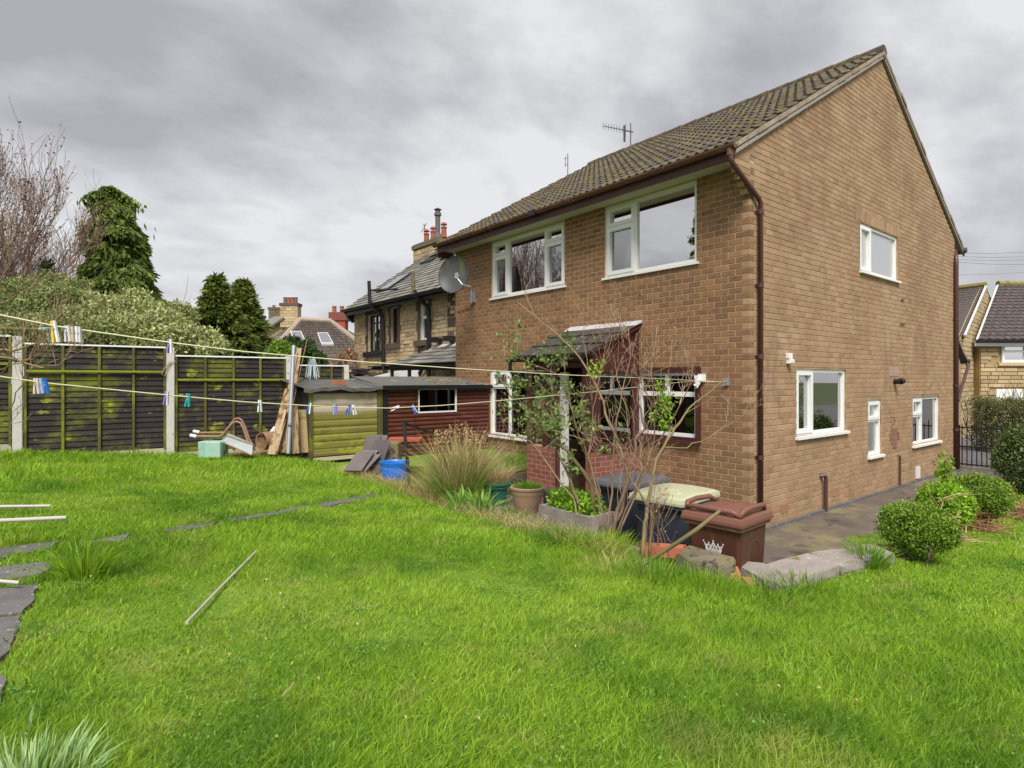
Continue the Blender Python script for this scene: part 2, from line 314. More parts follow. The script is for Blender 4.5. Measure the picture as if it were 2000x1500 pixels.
M['mosscope'] = pm('mossy_stone', [(.12,.10,.07), (.20,.17,.11)], 7, jit=.1, bump=.9, bscale=22, stains=[((.17,.15,.03), 8, .52, .1), ((.05,.04,.03), 12, .55, .08)])
M['slatepc'] = pm('stacked_slate', [(.07,.06,.065), (.13,.11,.11), (.19,.165,.155)], 8, jit=.25, pieces=.7, bump=.4)
M['blue'] = pm('blue_plastic', [(.012,.12,.5), (.02,.17,.62)], 3, rough=.35, jit=.04, bump=.03, stains=[((.2,.3,.5), 8, .64, .1)])
M['greenpot'] = pm('green_plastic', [(.03,.14,.11), (.06,.22,.17)], 4, rough=.45, jit=.05, bump=.1)
M['buffpot'] = pm('buff_plastic_pot', [(.28,.17,.11), (.42,.29,.2)], 5, rough=.55, jit=.05, bump=.25)
M['soil'] = pm('soil', [(.045,.03,.02), (.10,.07,.045)], 12, pieces=.1, bump=.9, bscale=30)
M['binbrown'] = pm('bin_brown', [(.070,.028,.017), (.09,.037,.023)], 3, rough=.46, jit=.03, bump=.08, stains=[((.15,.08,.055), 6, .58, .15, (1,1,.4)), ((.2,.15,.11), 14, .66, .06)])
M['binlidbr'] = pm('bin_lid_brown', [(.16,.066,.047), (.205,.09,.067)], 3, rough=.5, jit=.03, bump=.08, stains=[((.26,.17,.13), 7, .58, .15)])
M['bingrey'] = pm('bin_slate_grey', [(.035,.042,.058), (.05,.06,.08)], 3, rough=.42, jit=.03, bump=.05)
M['binrim'] = pm('bin_rim_grey', [(.10,.12,.15), (.13,.15,.185)], 3, rough=.42, jit=.03, bump=.05)
M['bincream'] = pm('bin_lid_cream', [(.44,.45,.28), (.50,.51,.34)], 3, rough=.45, jit=.03, bump=.05, stains=[((.3,.3,.16), 5, .62, .15)])
M['bindark'] = pm('bin_lid_grey', [(.09,.095,.11), (.15,.155,.17)], 3, rough=.45, jit=.03, bump=.05)
M['line'] = pm('clothes_line', [(.7,.68,.45), (.75,.72,.5)], 3, rough=.5, bump=0)
M['tubew'] = pm('cream_tube', [(.42,.40,.36), (.52,.49,.43)], 6, rough=.5, bump=.05)
M['loopc'] = pm('pale_cord', [(.38,.45,.52), (.5,.57,.63)], 6, bump=0)
M['alu'] = pm('aerial_metal', [(.09,.09,.1), (.13,.13,.14)], 3, rough=.5, bump=0)
M['dish'] = pm('dish_grey', [(.035,.035,.04), (.07,.07,.072)], 5, rough=.5, jit=.03, bump=.05, stains=[((.14,.15,.03), 3.2, .55, .1, (1,2,.5), None, .8)])
M['curtain'] = pm('net_curtain', [(.6,.6,.56), (.75,.75,.7)], 30, stretch=(1,1,.02), bump=0, pieces=0)
M['room'] = pm('room_wall', [(.22,.21,.19), (.3,.28,.26)], 2, bump=0)
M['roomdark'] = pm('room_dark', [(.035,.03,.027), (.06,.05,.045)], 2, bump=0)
M['twig'] = pm('bare_twig', [(.13,.08,.055), (.26,.17,.11), (.38,.27,.18)], 8, jit=.2, bump=.3)
M['twigol'] = pm('olive_stem', [(.14,.11,.05), (.26,.21,.10)], 8, jit=.15, bump=.3)
M['twigred'] = pm('russet_twig', [(.13,.075,.06), (.22,.14,.11), (.3,.22,.15)], 8, jit=.2, bump=0)
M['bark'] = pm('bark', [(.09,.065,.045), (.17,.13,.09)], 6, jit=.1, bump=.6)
M['seed'] = pm('dark_buds', [(.05,.03,.03), (.09,.05,.045)], 8, jit=.2, bump=0)
def foliage(name, cols, jit=.35, transl=.25, rough=.6, scale=1.2): return pm(name, cols, scale, rough=rough, jit=jit, pieces=.62, bump=0, transl=transl, spec=.25, detail=3)
M['leafy'] = foliage('young_leaf', [(.10,.17,.04), (.18,.27,.07), (.28,.38,.12)])
M['box'] = foliage('box_leaf', [(.08,.15,.018), (.18,.30,.03), (.32,.46,.06)])
M['lime'] = foliage('lime_leaf', [(.14,.27,.02), (.24,.42,.03), (.3,.5,.05)])
M['conifer'] = foliage('cedar_spray', [(.055,.095,.02), (.13,.19,.035), (.25,.31,.07)], jit=.45)
M['conifer2'] = foliage('cypress_spray', [(.05,.085,.018), (.13,.17,.03), (.26,.29,.06)], jit=.4)
M['varieg'] = foliage('variegated_leaf', [(.09,.13,.03), (.23,.28,.08), (.48,.50,.22), (.64,.64,.40)], jit=.3, scale=.8)
M['darkleaf'] = foliage('dark_leaf', [(.02,.045,.015), (.05,.09,.025), (.09,.14,.04)])
M['evergreen'] = foliage('evergreen_leaf', [(.05,.09,.03), (.13,.19,.06), (.26,.33,.13)]); M['hedge'] = foliage('hedge_leaf', [(.12,.14,.04), (.23,.25,.08), (.34,.35,.14)])
M['fern'] = pm('dead_fern', [(.2,.09,.045), (.34,.18,.09), (.45,.28,.15)], 6, jit=.25, pieces=.9, bump=0, transl=.15)
M['grass'] = pm('grass_blade', [(.13,.25,.018), (.24,.41,.028), (.35,.53,.042), (.52,.64,.13)], .9, rough=.5, jit=.3, pieces=.46, bump=0, transl=.5, spec=.3, detail=7,
    stains=[((.06,.19,.012), 1.3, .51, .14, (1,1,1), None, .65), ((.48,.46,.14), 2.6, .57, .12, (1,1,1), None, .6), ((.42,.40,.13), .6, .58, .1, (1,1,1), None, .45)])
M['grassdk'] = pm('long_grass_blade', [(.08,.18,.018), (.15,.30,.028), (.26,.40,.045)], 2, rough=.5, jit=.3, pieces=.6, bump=0, transl=.35, spec=.3)
M['palegr'] = pm('pale_grass_blade', [(.18,.34,.08), (.32,.48,.18), (.5,.62,.34)], 4, rough=.5, jit=.2, pieces=.6, bump=0, transl=.3)
M['weed'] = foliage('clover_leaf', [(.07,.17,.025), (.13,.27,.04), (.2,.36,.07)])
M['strap'] = pm('strap_leaf', [(.12,.26,.035), (.2,.38,.06), (.32,.48,.12)], 4, rough=.4, jit=.2, pieces=.6, bump=0, transl=.25)
M['ornam'] = pm('ornamental_grass', [(.13,.18,.05), (.30,.29,.10), (.52,.40,.19), (.68,.54,.32)], 1.5, jit=.35, pieces=.8, bump=0, transl=.25)
M['lawn'] = pm('lawn_ground', [(.07,.12,.015), (.12,.21,.02), (.20,.24,.05)], 5, pieces=0, rough=.95, bump=1, bscale=50)
M['fields'] = pm('far_ground', [(.05,.07,.03), (.09,.11,.04)], .2, pieces=0, bump=0)
M['road'] = pm('asphalt', [(.09,.09,.09), (.15,.15,.15)], 2, pieces=0, bump=.3)
M['g_clear'] = glass('window_glass', .36, (.62,.66,.64)); M['g_sky'] = glass('window_glass_bright', .72, (.45,.48,.5)); M['g_dark'] = glass('window_glass_dark', .05, (.4,.44,.42))
M['g_wavy'] = glass('window_glass_leaded', .45, (.45,.48,.5), wavy=.25)
M['g_side'] = glass('window_glass_side', .55, (.62,.66,.64)); M['g_frost'] = glass('window_glass_frosted', .78, (.35,.4,.38), rough=.35)
# ------------------------------------------------------------------ masonry and tiling
_unit = {}
def brick_mesh(axis, a, h, d, m, key):
    """one brick centred on its face, chamfered; axis 'x' faces -x, 'y' faces -y"""
    k = (axis, round(a, 3), round(h, 3), d, key)
    if k not in _unit:
        b = MB(); add_brick(b, axis, 0, -a/2, a/2, -h/2, h/2, d); _unit[k] = mesh('brick', b, m)
    return _unit[k]
def add_brick(b, axis, c, s0, s1, z0, z1, d=.1, ch=.004, out=0):
    n = len(b.v)
    def P(s, z, q): return (c+q, s, z) if axis == 'x' else (s, c+q, z)
    q0 = out
    for (i, qq) in ((ch, q0), (0, q0+ch), (0, q0+d)):
        b.v += [P(s0+i, z0+i, qq), P(s1-i, z0+i, qq), P(s1-i, z1-i, qq), P(s0+i, z1-i, qq)]
    fl = axis == 'x'
    def F_(*q):
        q = tuple(n+i for i in q); b.f.append(tuple(reversed(q)) if fl else q)
    F_(0, 1, 2, 3)
    for k in (0, 4):
        for i in range(4):
            j = (i+1) % 4; F_(k+i, k+4+i, k+4+j, k+j)
def courses(s0, s1, z0, z1, openings, Lb, Hb, start, joint=.009, top=None, var=0, rnd=R):
    """stretcher courses cut round the openings; start(k) = offset of course k"""
    out = []; nz = int(round((z1-z0)/Hb))
    for k in range(nz):
        za = z0+k*Hb+joint/2; zb = za+Hb-joint; zm = (za+zb)/2
        cut = sorted((o[0], o[1]) for o in openings if min(zb, o[3])-max(za, o[2]) > (zb-za)*.35)
        a0, a1 = s0, s1
        st, sa = start(k)
        s = max(a0, sa)-0.0
        segs = []; p = s0+st-Lb
        while p < s1:
            l = Lb*(1+(rnd.uniform(-var, var) if var else 0))
            segs.append((max(p, s), min(p+l, s1))); p += l
        for a, b in segs:
            iv = [(a, b)]
            for c in cut:
                nv = []
                for x, y in iv:
                    if c[1] <= x or c[0] >= y: nv.append((x, y)); continue
                    if c[0] > x: nv.append((x, c[0]+joint))
                    if c[1] < y: nv.append((c[1]-0, y))
                iv = nv
            for x, y in iv:
                x += joint/2 if x > s0+1e-6 and x > sa+1e-6 else 0; y -= joint/2
                if y-x < .03: continue
                if top:
                    lo, hi = top(zb)
                    x = max(x, lo); y = min(y, hi)
                    if y-x < .02: continue
                out.append((x, y, za, zb))
    return out
def masonry(parent, axis, c, bricks, m, key, nsingle, name='brick', depth=.1, massname='brickwork', jit=0, flipcam=True):
    """the nsingle bricks that show largest are objects, the rest one mass"""
    def score(b):
        s = (b[0]+b[1])/2; z = (b[2]+b[3])/2
        p = Vector((c, s, z)) if axis == 'x' else Vector((s, c, z))
        v = p-Vector((CAM[0], CAM[1], ZC)); n_ = Vector((1, 0, 0)) if axis == 'x' else Vector((0, 1, 0))
        X = v.dot(Vector((.78, -.626, 0))); Y = v.dot(Vector((.626, .78, 0)))
        if Y < .5 or abs(X/Y) > .9: return 0
        return (b[1]-b[0])*(b[3]-b[2])*abs(v.dot(n_))/v.length**3
    bricks = sorted(bricks, key=score, reverse=True)
    for i, b in enumerate(bricks[:nsingle]):
        l, h = b[1]-b[0], b[3]-b[2]; l = round(l/.004)*.004 if jit == 0 else round(l/.02)*.02
        o = R.uniform(-jit, jit*.2)
        p = ((c+o, (b[0]+b[1])/2, (b[2]+b[3])/2) if axis == 'x' else ((b[0]+b[1])/2, c+o, (b[2]+b[3])/2))
        inst(name, brick_mesh(axis, l, h, depth, m, key), parent, p)
    mb = MB()
    for b in bricks[nsingle:]: add_brick(mb, axis, c, *b, d=depth, out=R.uniform(-jit, jit*.2))
    if mb.v: part(massname, mb, m, parent, kind='stuff')
def wall_back(axis, c, s0, s1, z0, z1, openings, d0, d1):
    """solid wall behind the bricks with the openings left out"""
    b = MB(); ss = sorted({s0, s1, *[min(max(v, s0), s1) for o in openings for v in o[:2]]}); zs = sorted({z0, z1, *[min(max(v, z0), z1) for o in openings for v in o[2:4]]})
    for i in range(len(ss)-1):
        run = None
        for j in range(len(zs)-1):
            sm, zm = (ss[i]+ss[i+1])/2, (zs[j]+zs[j+1])/2
            hole = any(o[0] < sm < o[1] and o[2] < zm < o[3] for o in openings)
            if not hole:
                if axis == 'x': b.box(c+d0, c+d1, ss[i], ss[i+1], zs[j], zs[j+1])
                else: b.box(ss[i], ss[i+1], c+d0, c+d1, zs[j], zs[j+1])
    return b
def tile_mb(w, l, th=.014, style='roll'):
    """tile: u 0..w across, v 0..l up the slope, n out of the roof"""
    if style == 'roll':
        prof = []
        for k in (0, 1):
            o = k*w/2
            prof += [(o, .004), (o+.018, .02), (o+.04, .03), (o+.062, .02), (o+.08, .003)]
        prof.append((w-.001, .003))
    else: prof = [(0.003, 0), (w-.003, 0)]
    b = MB(); n = len(prof)
    for v_, dn in ((0, .03), (l, .002)):
        for u, h in prof: b.v.append((u, v_, h+dn))
    for u, h in prof: b.v.append((u, 0, h+.03-th-.012))
    for i in range(n-1):
        b.f.append((i, i+1, n+i+1, n+i)); b.f.append((2*n+i, 2*n+i+1, i+1, i))
    b.f.append((2*n, 0, n)); b.f.append((n-1, 3*n-1, 2*n-1)); return b
def tiled(parent, O, U, V, nu, nv, m, style='roll', nsingle=0, th=.014, lap=1.18, clip=None, name='tile', stagger=False, jit=.02):
    """tiles over the parallelogram O + a U + b V"""
    O, U, V = Vector(O), Vector(U), Vector(V); Nn = U.cross(V).normalized(); u, v = U.normalized(), V.normalized()
    w_, g = U.length/nu, V.length/nv; t = tile_mb(w_, g*lap, th, style); me = mesh(name, t, m)
    items = []
    for j in range(nv):
        for i in range(nu+(1 if stagger and j % 2 else 0)):
            a = i*w_-(w_/2 if stagger and j % 2 else 0)
            p = O+u*a+v*(g*j)
            if clip and not clip(p+u*w_/2+v*g/2): continue
            items.append(p)
    C = Vector((CAM[0], CAM[1], ZC)); items.sort(key=lambda p: (p-C).length)
    mass = MB()
    for k, p in enumerate(items):
        a, bb = R.uniform(-jit, jit), R.uniform(-jit, jit)*.5
        uu = (u+Nn*bb*.6).normalized(); vv = (v+Nn*a*.6+u*bb*.3).normalized(); nn = uu.cross(vv).normalized()
        mt = Matrix((( uu.x, vv.x, nn.x, p.x), (uu.y, vv.y, nn.y, p.y), (uu.z, vv.z, nn.z, p.z), (0, 0, 0, 1)))
        if k < nsingle: inst(name, me, parent, None, mtx=mt)
        else:
            n = len(mass.v); mass.v += [tuple(mt @ Vector(q)) for q in t.v]; mass.f += [tuple(n+i for i in f) for f in t.f]
    if mass.v: part('tiling', mass, m, parent, kind='stuff')
def window(parent, axis, c, s0, s1, z0, z1, panes, m='upvc', bar=.055, d0=.03, d1=.10, sill=None, sillm=None, outer=0, backpane=True):
    """panes: (sa, sb, za, zb, opening?, glass) rectangles inside the frame"""
    mat = M[m]
    def bx(b, a0, a1, h0, h1, q0, q1):
        if axis == 'x': b.box(c+q0, c+q1, a0, a1, h0, h1)
        else: b.box(a0, a1, c+q0, c+q1, h0, h1)
    f = wall_back(axis, c, s0, s1, z0, z1, [(p[0], p[1], p[2], p[3]) for p in panes], d0, d1)
    # the pieces of the frame as one part, built without overlaps
    wn = part('window', f, mat, parent)
    for p in panes:
        a0, a1, h0, h1, op, gl = p; e = .0
        if op:
            sb = wall_back(axis, c, a0-.012, a1+.012, h0-.012, h1+.012, [(a0+.045, a1-.045, h0+.045, h1-.045)], d0-.016, d0-.002)
            sb2 = wall_back(axis, c, a0+.002, a1-.002, h0+.002, h1-.002, [(a0+.045, a1-.045, h0+.045, h1-.045)], d0-.001, d1-.01)
            sb2v = len(sb.v); sb.v += sb2.v; sb.f += [tuple(i+sb2v for i in q) for q in sb2.f]
            part('casement', sb, mat, wn); e = .045
        g = MB(); q = (d0+d1)/2+.005
        if axis == 'x': g.box(c+q, c+q+.006, a0+e+.001, a1-e-.001, h0+e+.001, h1-e-.001)
        else: g.box(a0+e+.001, a1-e-.001, c+q, c+q+.006, h0+e+.001, h1-e-.001)
        part('pane', g, M[gl], wn)
    if sill:
        s = MB(); o_, th = sill; bx(s, s0-.04, s1+.04, z0-th, z0-.002, -o_, d1)
        part('sill', s, M[sillm or m], wn)
    return wn
def grid(s0, s1, z0, z1, cols, fr=.055, mu=.05):
    """cols: (width share end, [z splits from the top: (height share, opening, glass)])"""
    out = []; xs = s0+fr
    for k, (e, rows) in enumerate(cols):
        xe = s0+(s1-s0)*e-(fr if k == len(cols)-1 else mu/2); zt = z1-fr
        for r, (h, op, gl) in enumerate(rows):
            last = r == len(rows)-1; zb = z0+fr if last else z1-(z1-z0)*h+mu/2
            out.append((xs, xe, zb, zt, op, gl)); zt = zb-mu
        xs = xe+mu
    return out
# ------------------------------------------------------------------ ground, patio, paths
def ground_axis(a, b, n): return list(np.linspace(a, b, n))
xs = sorted(set([-300,-120,-60,-30,-20,-15]+ground_axis(-12, -3.62, 60)+[-3.6,-3.5,-3.49]+ground_axis(-3.3, 14, 70)+[18,25,40,80,160,300]))
ys = sorted(set([-300,-120,-60,-30,-16,-11]+ground_axis(-8, -2.45, 44)+ground_axis(-2.35, -1.25, 12)+[0,2,4.59,4.61]+ground_axis(5, 8, 8)+[12,20,40,80,160,300]))
def patch(xs, ys, fz, keep):
    b = MB(); idx = {}
    for i in range(len(xs)-1):
        for j in range(len(ys)-1):
            if not keep((xs[i]+xs[i+1])/2, (ys[j]+ys[j+1])/2): continue
            q = []
            for p in ((i, j), (i+1, j), (i+1, j+1), (i, j+1)):
                if p not in idx: idx[p] = len(b.v); b.v.append((xs[p[0]], ys[p[1]], fz(xs[p[0]], ys[p[1]])))
                q.append(idx[p])
            b.f.append(tuple(q))
    return b
def isl(x, y): return not (-3.5 < x < 10.5 and y > -2.0 and (y > -1.4 or x < -1.3) and y < 4.6) 
struct('lawn_ground', patch(xs, ys, lambda x, y: gz(x, y)-.014, lambda x, y: -12 < x < 9.2 and -8 < y < 8 and isl(x, y)), M['lawn'], smooth=True)
struct('ground', patch(xs, ys, lambda x, y: -.012, lambda x, y: True), M['fields'])
b = MB().box(-3.48, 10.5, -2.02, 4.62, -.3, 0.0); struct('patio', b, M['patio'])
pc = M['patio']

struct('path_edge', MB().box(.0, 8.9, .045, .095, .001, .03), M['slab'])
struct('road', MB().box(10.51, 60, -16, 9, -.3, .004).box(9.25, 10.509, -16, -2.03, -.3, .004), M['road'])
# sunken patio: the retaining walls
rw = thing('retaining_wall', 'low rough stone retaining wall with loose grey coping stones behind the wheelie bins', 'wall', (-3.5, 0, 0))
def rubble(axis, c, s0, s1, z1, parent):
    br = courses(s0, s1, 0, z1, [], .34, .13, lambda k: ((.17 if k % 2 else 0), s0), joint=.014, var=.3)
    masonry(parent, axis, c, br, M['stonedk'], 'rub', 60, name='stone', depth=.14, massname='stonework', jit=.015)
bw = MB().box(-3.70, -3.61, -2.1, 4.62, -.1, .55); part('core', bw, M['soil'], rw)
br = courses(-2.0, 4.6, 0, .6, [], .34, .12, lambda k: ((.17 if k % 2 else 0), -2.0), joint=.014, var=.3)
mbk = MB()
for x in br: mbk.box(-3.60, -3.49+R.uniform(-.012, .012), x[0], x[1], x[2], x[3])
part('stonework', mbk, M['stonedk'], rw, kind='stuff')
br = courses(-3.45, -1.3, 0, .45, [], .34, .12, lambda k: ((.17 if k % 2 else 0), -3.45), joint=.014, var=.3)
mbk = MB()
for x in br: mbk.box(x[0], x[1], -2.15, -2.02+R.uniform(-.012, .012), x[2], x[3])
part('stonework', mbk, M['stonedk'], rw, kind='stuff')
def rock(pts, h, m, name, parent=None, label=None, cat=None, group=None, lump=.012, seg=3):
    """weathered slab: outline pts (top edge, 3D), thickness h, edges rounded and uneven"""
    c = sum(pts, Vector())/len(pts); ring = []
    P = []
    for i in range(len(pts)):
        a, b_ = pts[i], pts[(i+1) % len(pts)]
        for k in range(seg): P.append(a+(b_-a)*k/seg)
    b = MB(); n = len(P)
    lev = [(.93, 0), (1.0, -.02), (1.02, -h*.55), (.97, -h)]
    for f, dz in lev:
        for p in P:
            q = c+(p-c)*f; j = mnoise.noise_vector(q*9+Vector((dz*40, 0, 0)))*lump
            b.v.append(tuple(Vector((q.x, q.y, p.z+dz))+j))
    b.v.append(tuple(c+Vector((0, 0, .004))))
    for l in range(3):
        for i in range(n):
            j = (i+1) % n; b.f.append((l*n+j, l*n+i, (l+1)*n+i, (l+1)*n+j))
    for i in range(n): b.f.append((i, (i+1) % n, 4*n))
    if parent: return part(name, b, m, parent)
    return solo(name, b, m, label, cat, group)
def GL(px, py, z):
    Y = F*(ZC-z)/(py-HY); x, y = loc((px-1000)/F*Y, Y); return Vector((x, y, z))
# coping stones seen behind the lawn edge
rock([GL(1318,1082,.76), GL(1345,1064,.79), GL(1436,1090,.77), GL(1434,1100,.75), GL(1398,1106,.74)], .17, M['mosscope'], 'coping_stone', None,
     'long moss-covered coping stone standing in front of the brown bin', 'stone', 'coping stones along the lawn edge')
rock([GL(1437,1104,.66), GL(1452,1094,.68), GL(1490,1100,.68), GL(1547,1127,.66), GL(1543,1136,.64), GL(1520,1141,.63)], .13, M['cope'], 'coping_stone', None,
     'pale grey coping stone at the front corner, right of the orange-red brick', 'stone', 'coping stones along the lawn edge')
rock([GL(1492,1102,.645), GL(1580,1078,.645), GL(1640,1098,.635), GL(1556,1136,.64)], .12, M['cope'], 'coping_stone', None,
     'broad flat coping stone turning the corner of the edging', 'stone', 'coping stones along the lawn edge')
rock([GL(1583,1079,.64), GL(1672,1066,.63), GL(1712,1085,.615), GL(1643,1102,.625)], .12, M['cope'], 'coping_stone', None,
     'flat coping stone second from the clipped round bush', 'stone', 'coping stones along the lawn edge')
rock([GL(1676,1065,.62), GL(1700,1060,.62), GL(1748,1080,.60), GL(1716,1088,.605)], .12, M['cope'], 'coping_stone', None,
     'last coping stone ending at the clipped round bush', 'stone', 'coping stones along the lawn edge')
for i, y in enumerate(np.arange(-1.0, 4.4, .52)):
    rock([Vector((-3.72, y, .66)), Vector((-3.47, y, .67)), Vector((-3.47, y+.5, .67)), Vector((-3.72, y+.5, .66))], .1, M['cope'], 'coping_stone', rw)
# loose red bricks on the edge
def loose_brick(p, ang, label, tilt=.05, m='orange', size=(.215,.1,.065)):
    b = MB(); c = Vector(p); ax = Vector((math.cos(ang), math.sin(ang), tilt))*size[0]/2; ay = Vector((-math.sin(ang), math.cos(ang), 0))*size[1]/2
    b.obox(c, ax, ay, Vector((0, 0, size[2]/2))); o = solo('loose_brick', b, M[m], label, 'brick', 'loose bricks along the lawn edge')
    bv = o.modifiers.new('b', 'BEVEL'); bv.width = .006; bv.segments = 2; return o
loose_brick(GL(1430,1121,.645), .62, 'loose orange-red brick lying in front of the mossy coping stone', -.05)
loose_brick(GL(1372,1107,.64), .5, 'dull brown brick half sunk in grass left of the orange brick', .0, 'clay')
loose_brick(GL(1462,1137,.60), .9, 'broken orange brick shard under the pale coping stone', .1, 'orange', (.12,.06,.03))
# broken orange planter
c = GL(1296,1075,.72); b = MB(); ca = Vector((.75, -.66, -.05)).normalized(); sd = Vector((.66, .75, 0)).normalized()
b.obox(c, ca*.17, sd*.045, Vector((0,0,.008))); b.obox(c+sd*.05+Vector((0,0,.0)), ca*.17, sd*.006, Vector((0,0,.04))); b.obox(c-sd*.05, ca*.17, sd*.006, Vector((0,0,.04))); b.obox(c+ca*.175, sd*.055, ca*.006, Vector((0,0,.04)))
solo('broken_planter', b, M['orange'], 'broken orange terracotta trough piece lying by the grey bin', 'planter')
# worn paving slabs in the lawn
path = struct('garden_path', MB().box(-7.6, -7.5, -.8, -.7, .5, .55), M['slab'])
SLABS = []
def slab(pxs, dz=.012, parent=path, name='paving_slab'):
    pts = [G(*p) for p in pxs]; SLABS.append([(p.x, p.y) for p in pts])
    zz = [Vector((p.x, p.y, gz(p.x, p.y)+dz)) for p in pts]
    b = MB(); P = []
    for i in range(len(zz)):
        a, c_ = zz[i], zz[(i+1) % len(zz)]
        for k in range(6):
            q = a+(c_-a)*k/6; q = q+mnoise.noise_vector(q*12)*.02; P.append(Vector((q.x, q.y, gz(q.x, q.y)+dz)))
    b.prism([p-Vector((0, 0, .05)) for p in P], (0, 0, .05)); part(name, b, M['slab'], parent)
slab([(-60,1082),(0,1074),(60,1066),(117,1060),(90,1077),(40,1084),(0,1093),(-60,1100)])
slab([(165,1062),(210,1053),(256,1045),(246,1058),(205,1063)])
slab([(300,1043),(358,1029),(425,1021),(418,1029),(365,1037)])
slab([(446,1020),(450,1013),(520,1005),(600,989),(605,993),(540,1007)])
slab([(620,988),(690,974),(730,966),(735,970),(680,982),(640,991)])
slab([(-60,1118),(0,1109),(60,1103),(100,1099),(98,1112),(84,1125),(40,1130),(0,1136),(-60,1142)])
slab([(-60,1162),(0,1154),(40,1148),(76,1146),(62,1180),(40,1200),(0,1205),(-60,1210)])
slab([(-80,1215),(0,1210),(40,1207),(36,1225),(18,1262),(0,1300),(-80,1310)])
slab([(-80,1330),(0,1322),(8,1330),(0,1372),(-80,1385)])
# ------------------------------------------------------------------ the brick house
GY = .1; HX = 8.93; HYW = 7.2; EZ = 4.92; AX = 4.55; AZ = 8.0
def roofz(x): return 5.08+(min(x, 2*AX-x)+.42)*(AZ-5.08)/(AX+.42)
house = thing('brick_house', 'two-storey brown brick house with mossy tiled roof and white windows, seen at its corner', 'house', (0, GY, 0))
OR_ = [(.91, 2.67, 3.73, 4.91), (3.63, 5.83, 3.73, 4.89), (.84, 1.98, 1.14, 2.22), (3.63, 5.87, .88, 2.24)]
Lb, Hb = .212, .0822
rb = courses(GY, HYW, 0, EZ+.04, OR_, Lb, Hb, lambda k: (0, GY) if k % 2 == 0 else (Lb/2, GY+.102))
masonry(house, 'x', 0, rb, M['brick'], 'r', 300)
OGb = [(3.60, 5.37, 3.90, 4.74), (1.30, 3.03, 1.20, 2.20), (3.95, 4.56, .69, 1.68), (6.18, 7.84, .72, 1.68)]
sold = (3.44, 5.53, 4.75, 4.95)
def gtop(z):
    h = (z+.16-5.08)/((AZ-5.08)/(AX+.42))-.42
    return (max(0, h), min(HX, 2*AX-h))
gb = courses(0, HX, 0, 7.95, OGb+[sold], Lb, Hb, lambda k: (0, 0) if k % 2 else (Lb/2, .102), top=gtop)
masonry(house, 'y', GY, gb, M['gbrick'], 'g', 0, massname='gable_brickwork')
sb = MB(); x = sold[0]+.02
while x < sold[1]-.06:
    add_brick(sb, 'y', GY, x+.004, x+.070, sold[2]+.0, sold[3]-.005); x += .0755
part('soldier_course', sb, M['gbrick'], house, kind='stuff')
wb = wall_back('x', 0, GY+.005, HYW, 0, EZ+.2, OR_, .005, .26); part('wall', wb, M['mortar'], house)
# gable backing with its sloping top
wg = wall_back('y', GY, .26, HX-.005, 0, 4.95, OGb, .005, .26); 
def gp_(x, z): return (x, GY+.005, z)
t0 = 5.08+.42*.5875-.10
wg.prism([gp_(.005, 4.951), gp_(HX-.005, 4.951), gp_(HX-.005, t0-.01), gp_(AX, AZ-.115), gp_(.005, t0-.01)], (0, .25, 0))
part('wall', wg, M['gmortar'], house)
part('wall', MB().box(0.26, HX, HYW-.25, HYW, 0, 5.0).box(HX-.2, HX-.006, GY+.27, HYW-.26, 0, 4.95), M['gmortar'], house)
# inside: floors and a cross wall so that the glass looks into rooms
part('room_shell', MB().box(.27, HX-.22, GY+.27, HYW-.26, 2.45, 2.6).box(.27, HX-.22, GY+.27, HYW-.26, 5.0, 5.05).box(3.4, 3.5, GY+.27, HYW-.26, 0.02, 5.0)
     .box(.27, 3.39, 3.1, 3.2, .02, 2.44).box(.27, 3.39, 3.1, 3.2, 2.61, 4.99).box(3.51, 3.6+2.1, 2.6, 2.7, 2.61, 4.99), M['room'], house)
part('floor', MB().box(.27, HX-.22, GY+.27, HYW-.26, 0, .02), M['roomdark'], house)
# corbelled bricks at the eaves corner
_gb = None
for k, zt in enumerate([4.50, 4.583, 4.665, 4.747, 4.83]):
    inst('corbel_brick', mesh('corbel_brick', MB().box(-.075*(k+1), -.001, .002, .102, -.0375, .0375), M['gbrick']), house, (0, GY, zt+.0375))
part('gable_return', MB().prism([(-.385, GY+.004, 4.914), (-.002, GY+.004, 4.914), (-.002, GY+.004, 5.2), (-.385, GY+.004, 4.99)], (0, .1, 0)), M['gbrick'], house)
# windows
sk, cl, dk, wv = 'g_sky', 'g_clear', 'g_dark', 'g_wavy'
w1 = window(house, 'x', 0, *OR_[0], grid(*OR_[0], [(.648, [(1, False, sk)]), (1, [(.30, True, sk), (1, True, cl)])]), sill=(.035, .035))
w2 = window(house, 'x', 0, *OR_[1], grid(*OR_[1], [(.25, [(.27, True, sk), (1, True, wv)]), (.763, [(1, False, sk)]), (1, [(.27, True, sk), (1, True, wv)])]), sill=(.035, .035))
o3 = (.92, 1.96, 1.20, 2.14)
part('window_surround', wall_back('x', 0, .842, 1.95, 1.142, 2.218, [(.918, 1.962, 1.198, 2.142)], -.03, .12), M['maroon'], house)
window(house, 'x', 0, *o3, [(.96, 1.41, 1.86, 2.10, False, dk), (1.47, 1.91, 1.86, 2.10, False, dk), (.96, 1.91, 1.25, 1.79, False, dk)], d0=.02, d1=.09)
part('window_sill', MB().box(-.075, -.031, .82, 1.96, 1.10, 1.15), M['maroon'], house)
w4 = window(house, 'x', 0, *OR_[3], grid(*OR_[3], [(.27, [(.27, True, cl), (1, False, dk)]), (.73, [(1, False, dk)]), (1, [(.27, True, cl), (1, False, cl)])]), sill=(.05, .04))
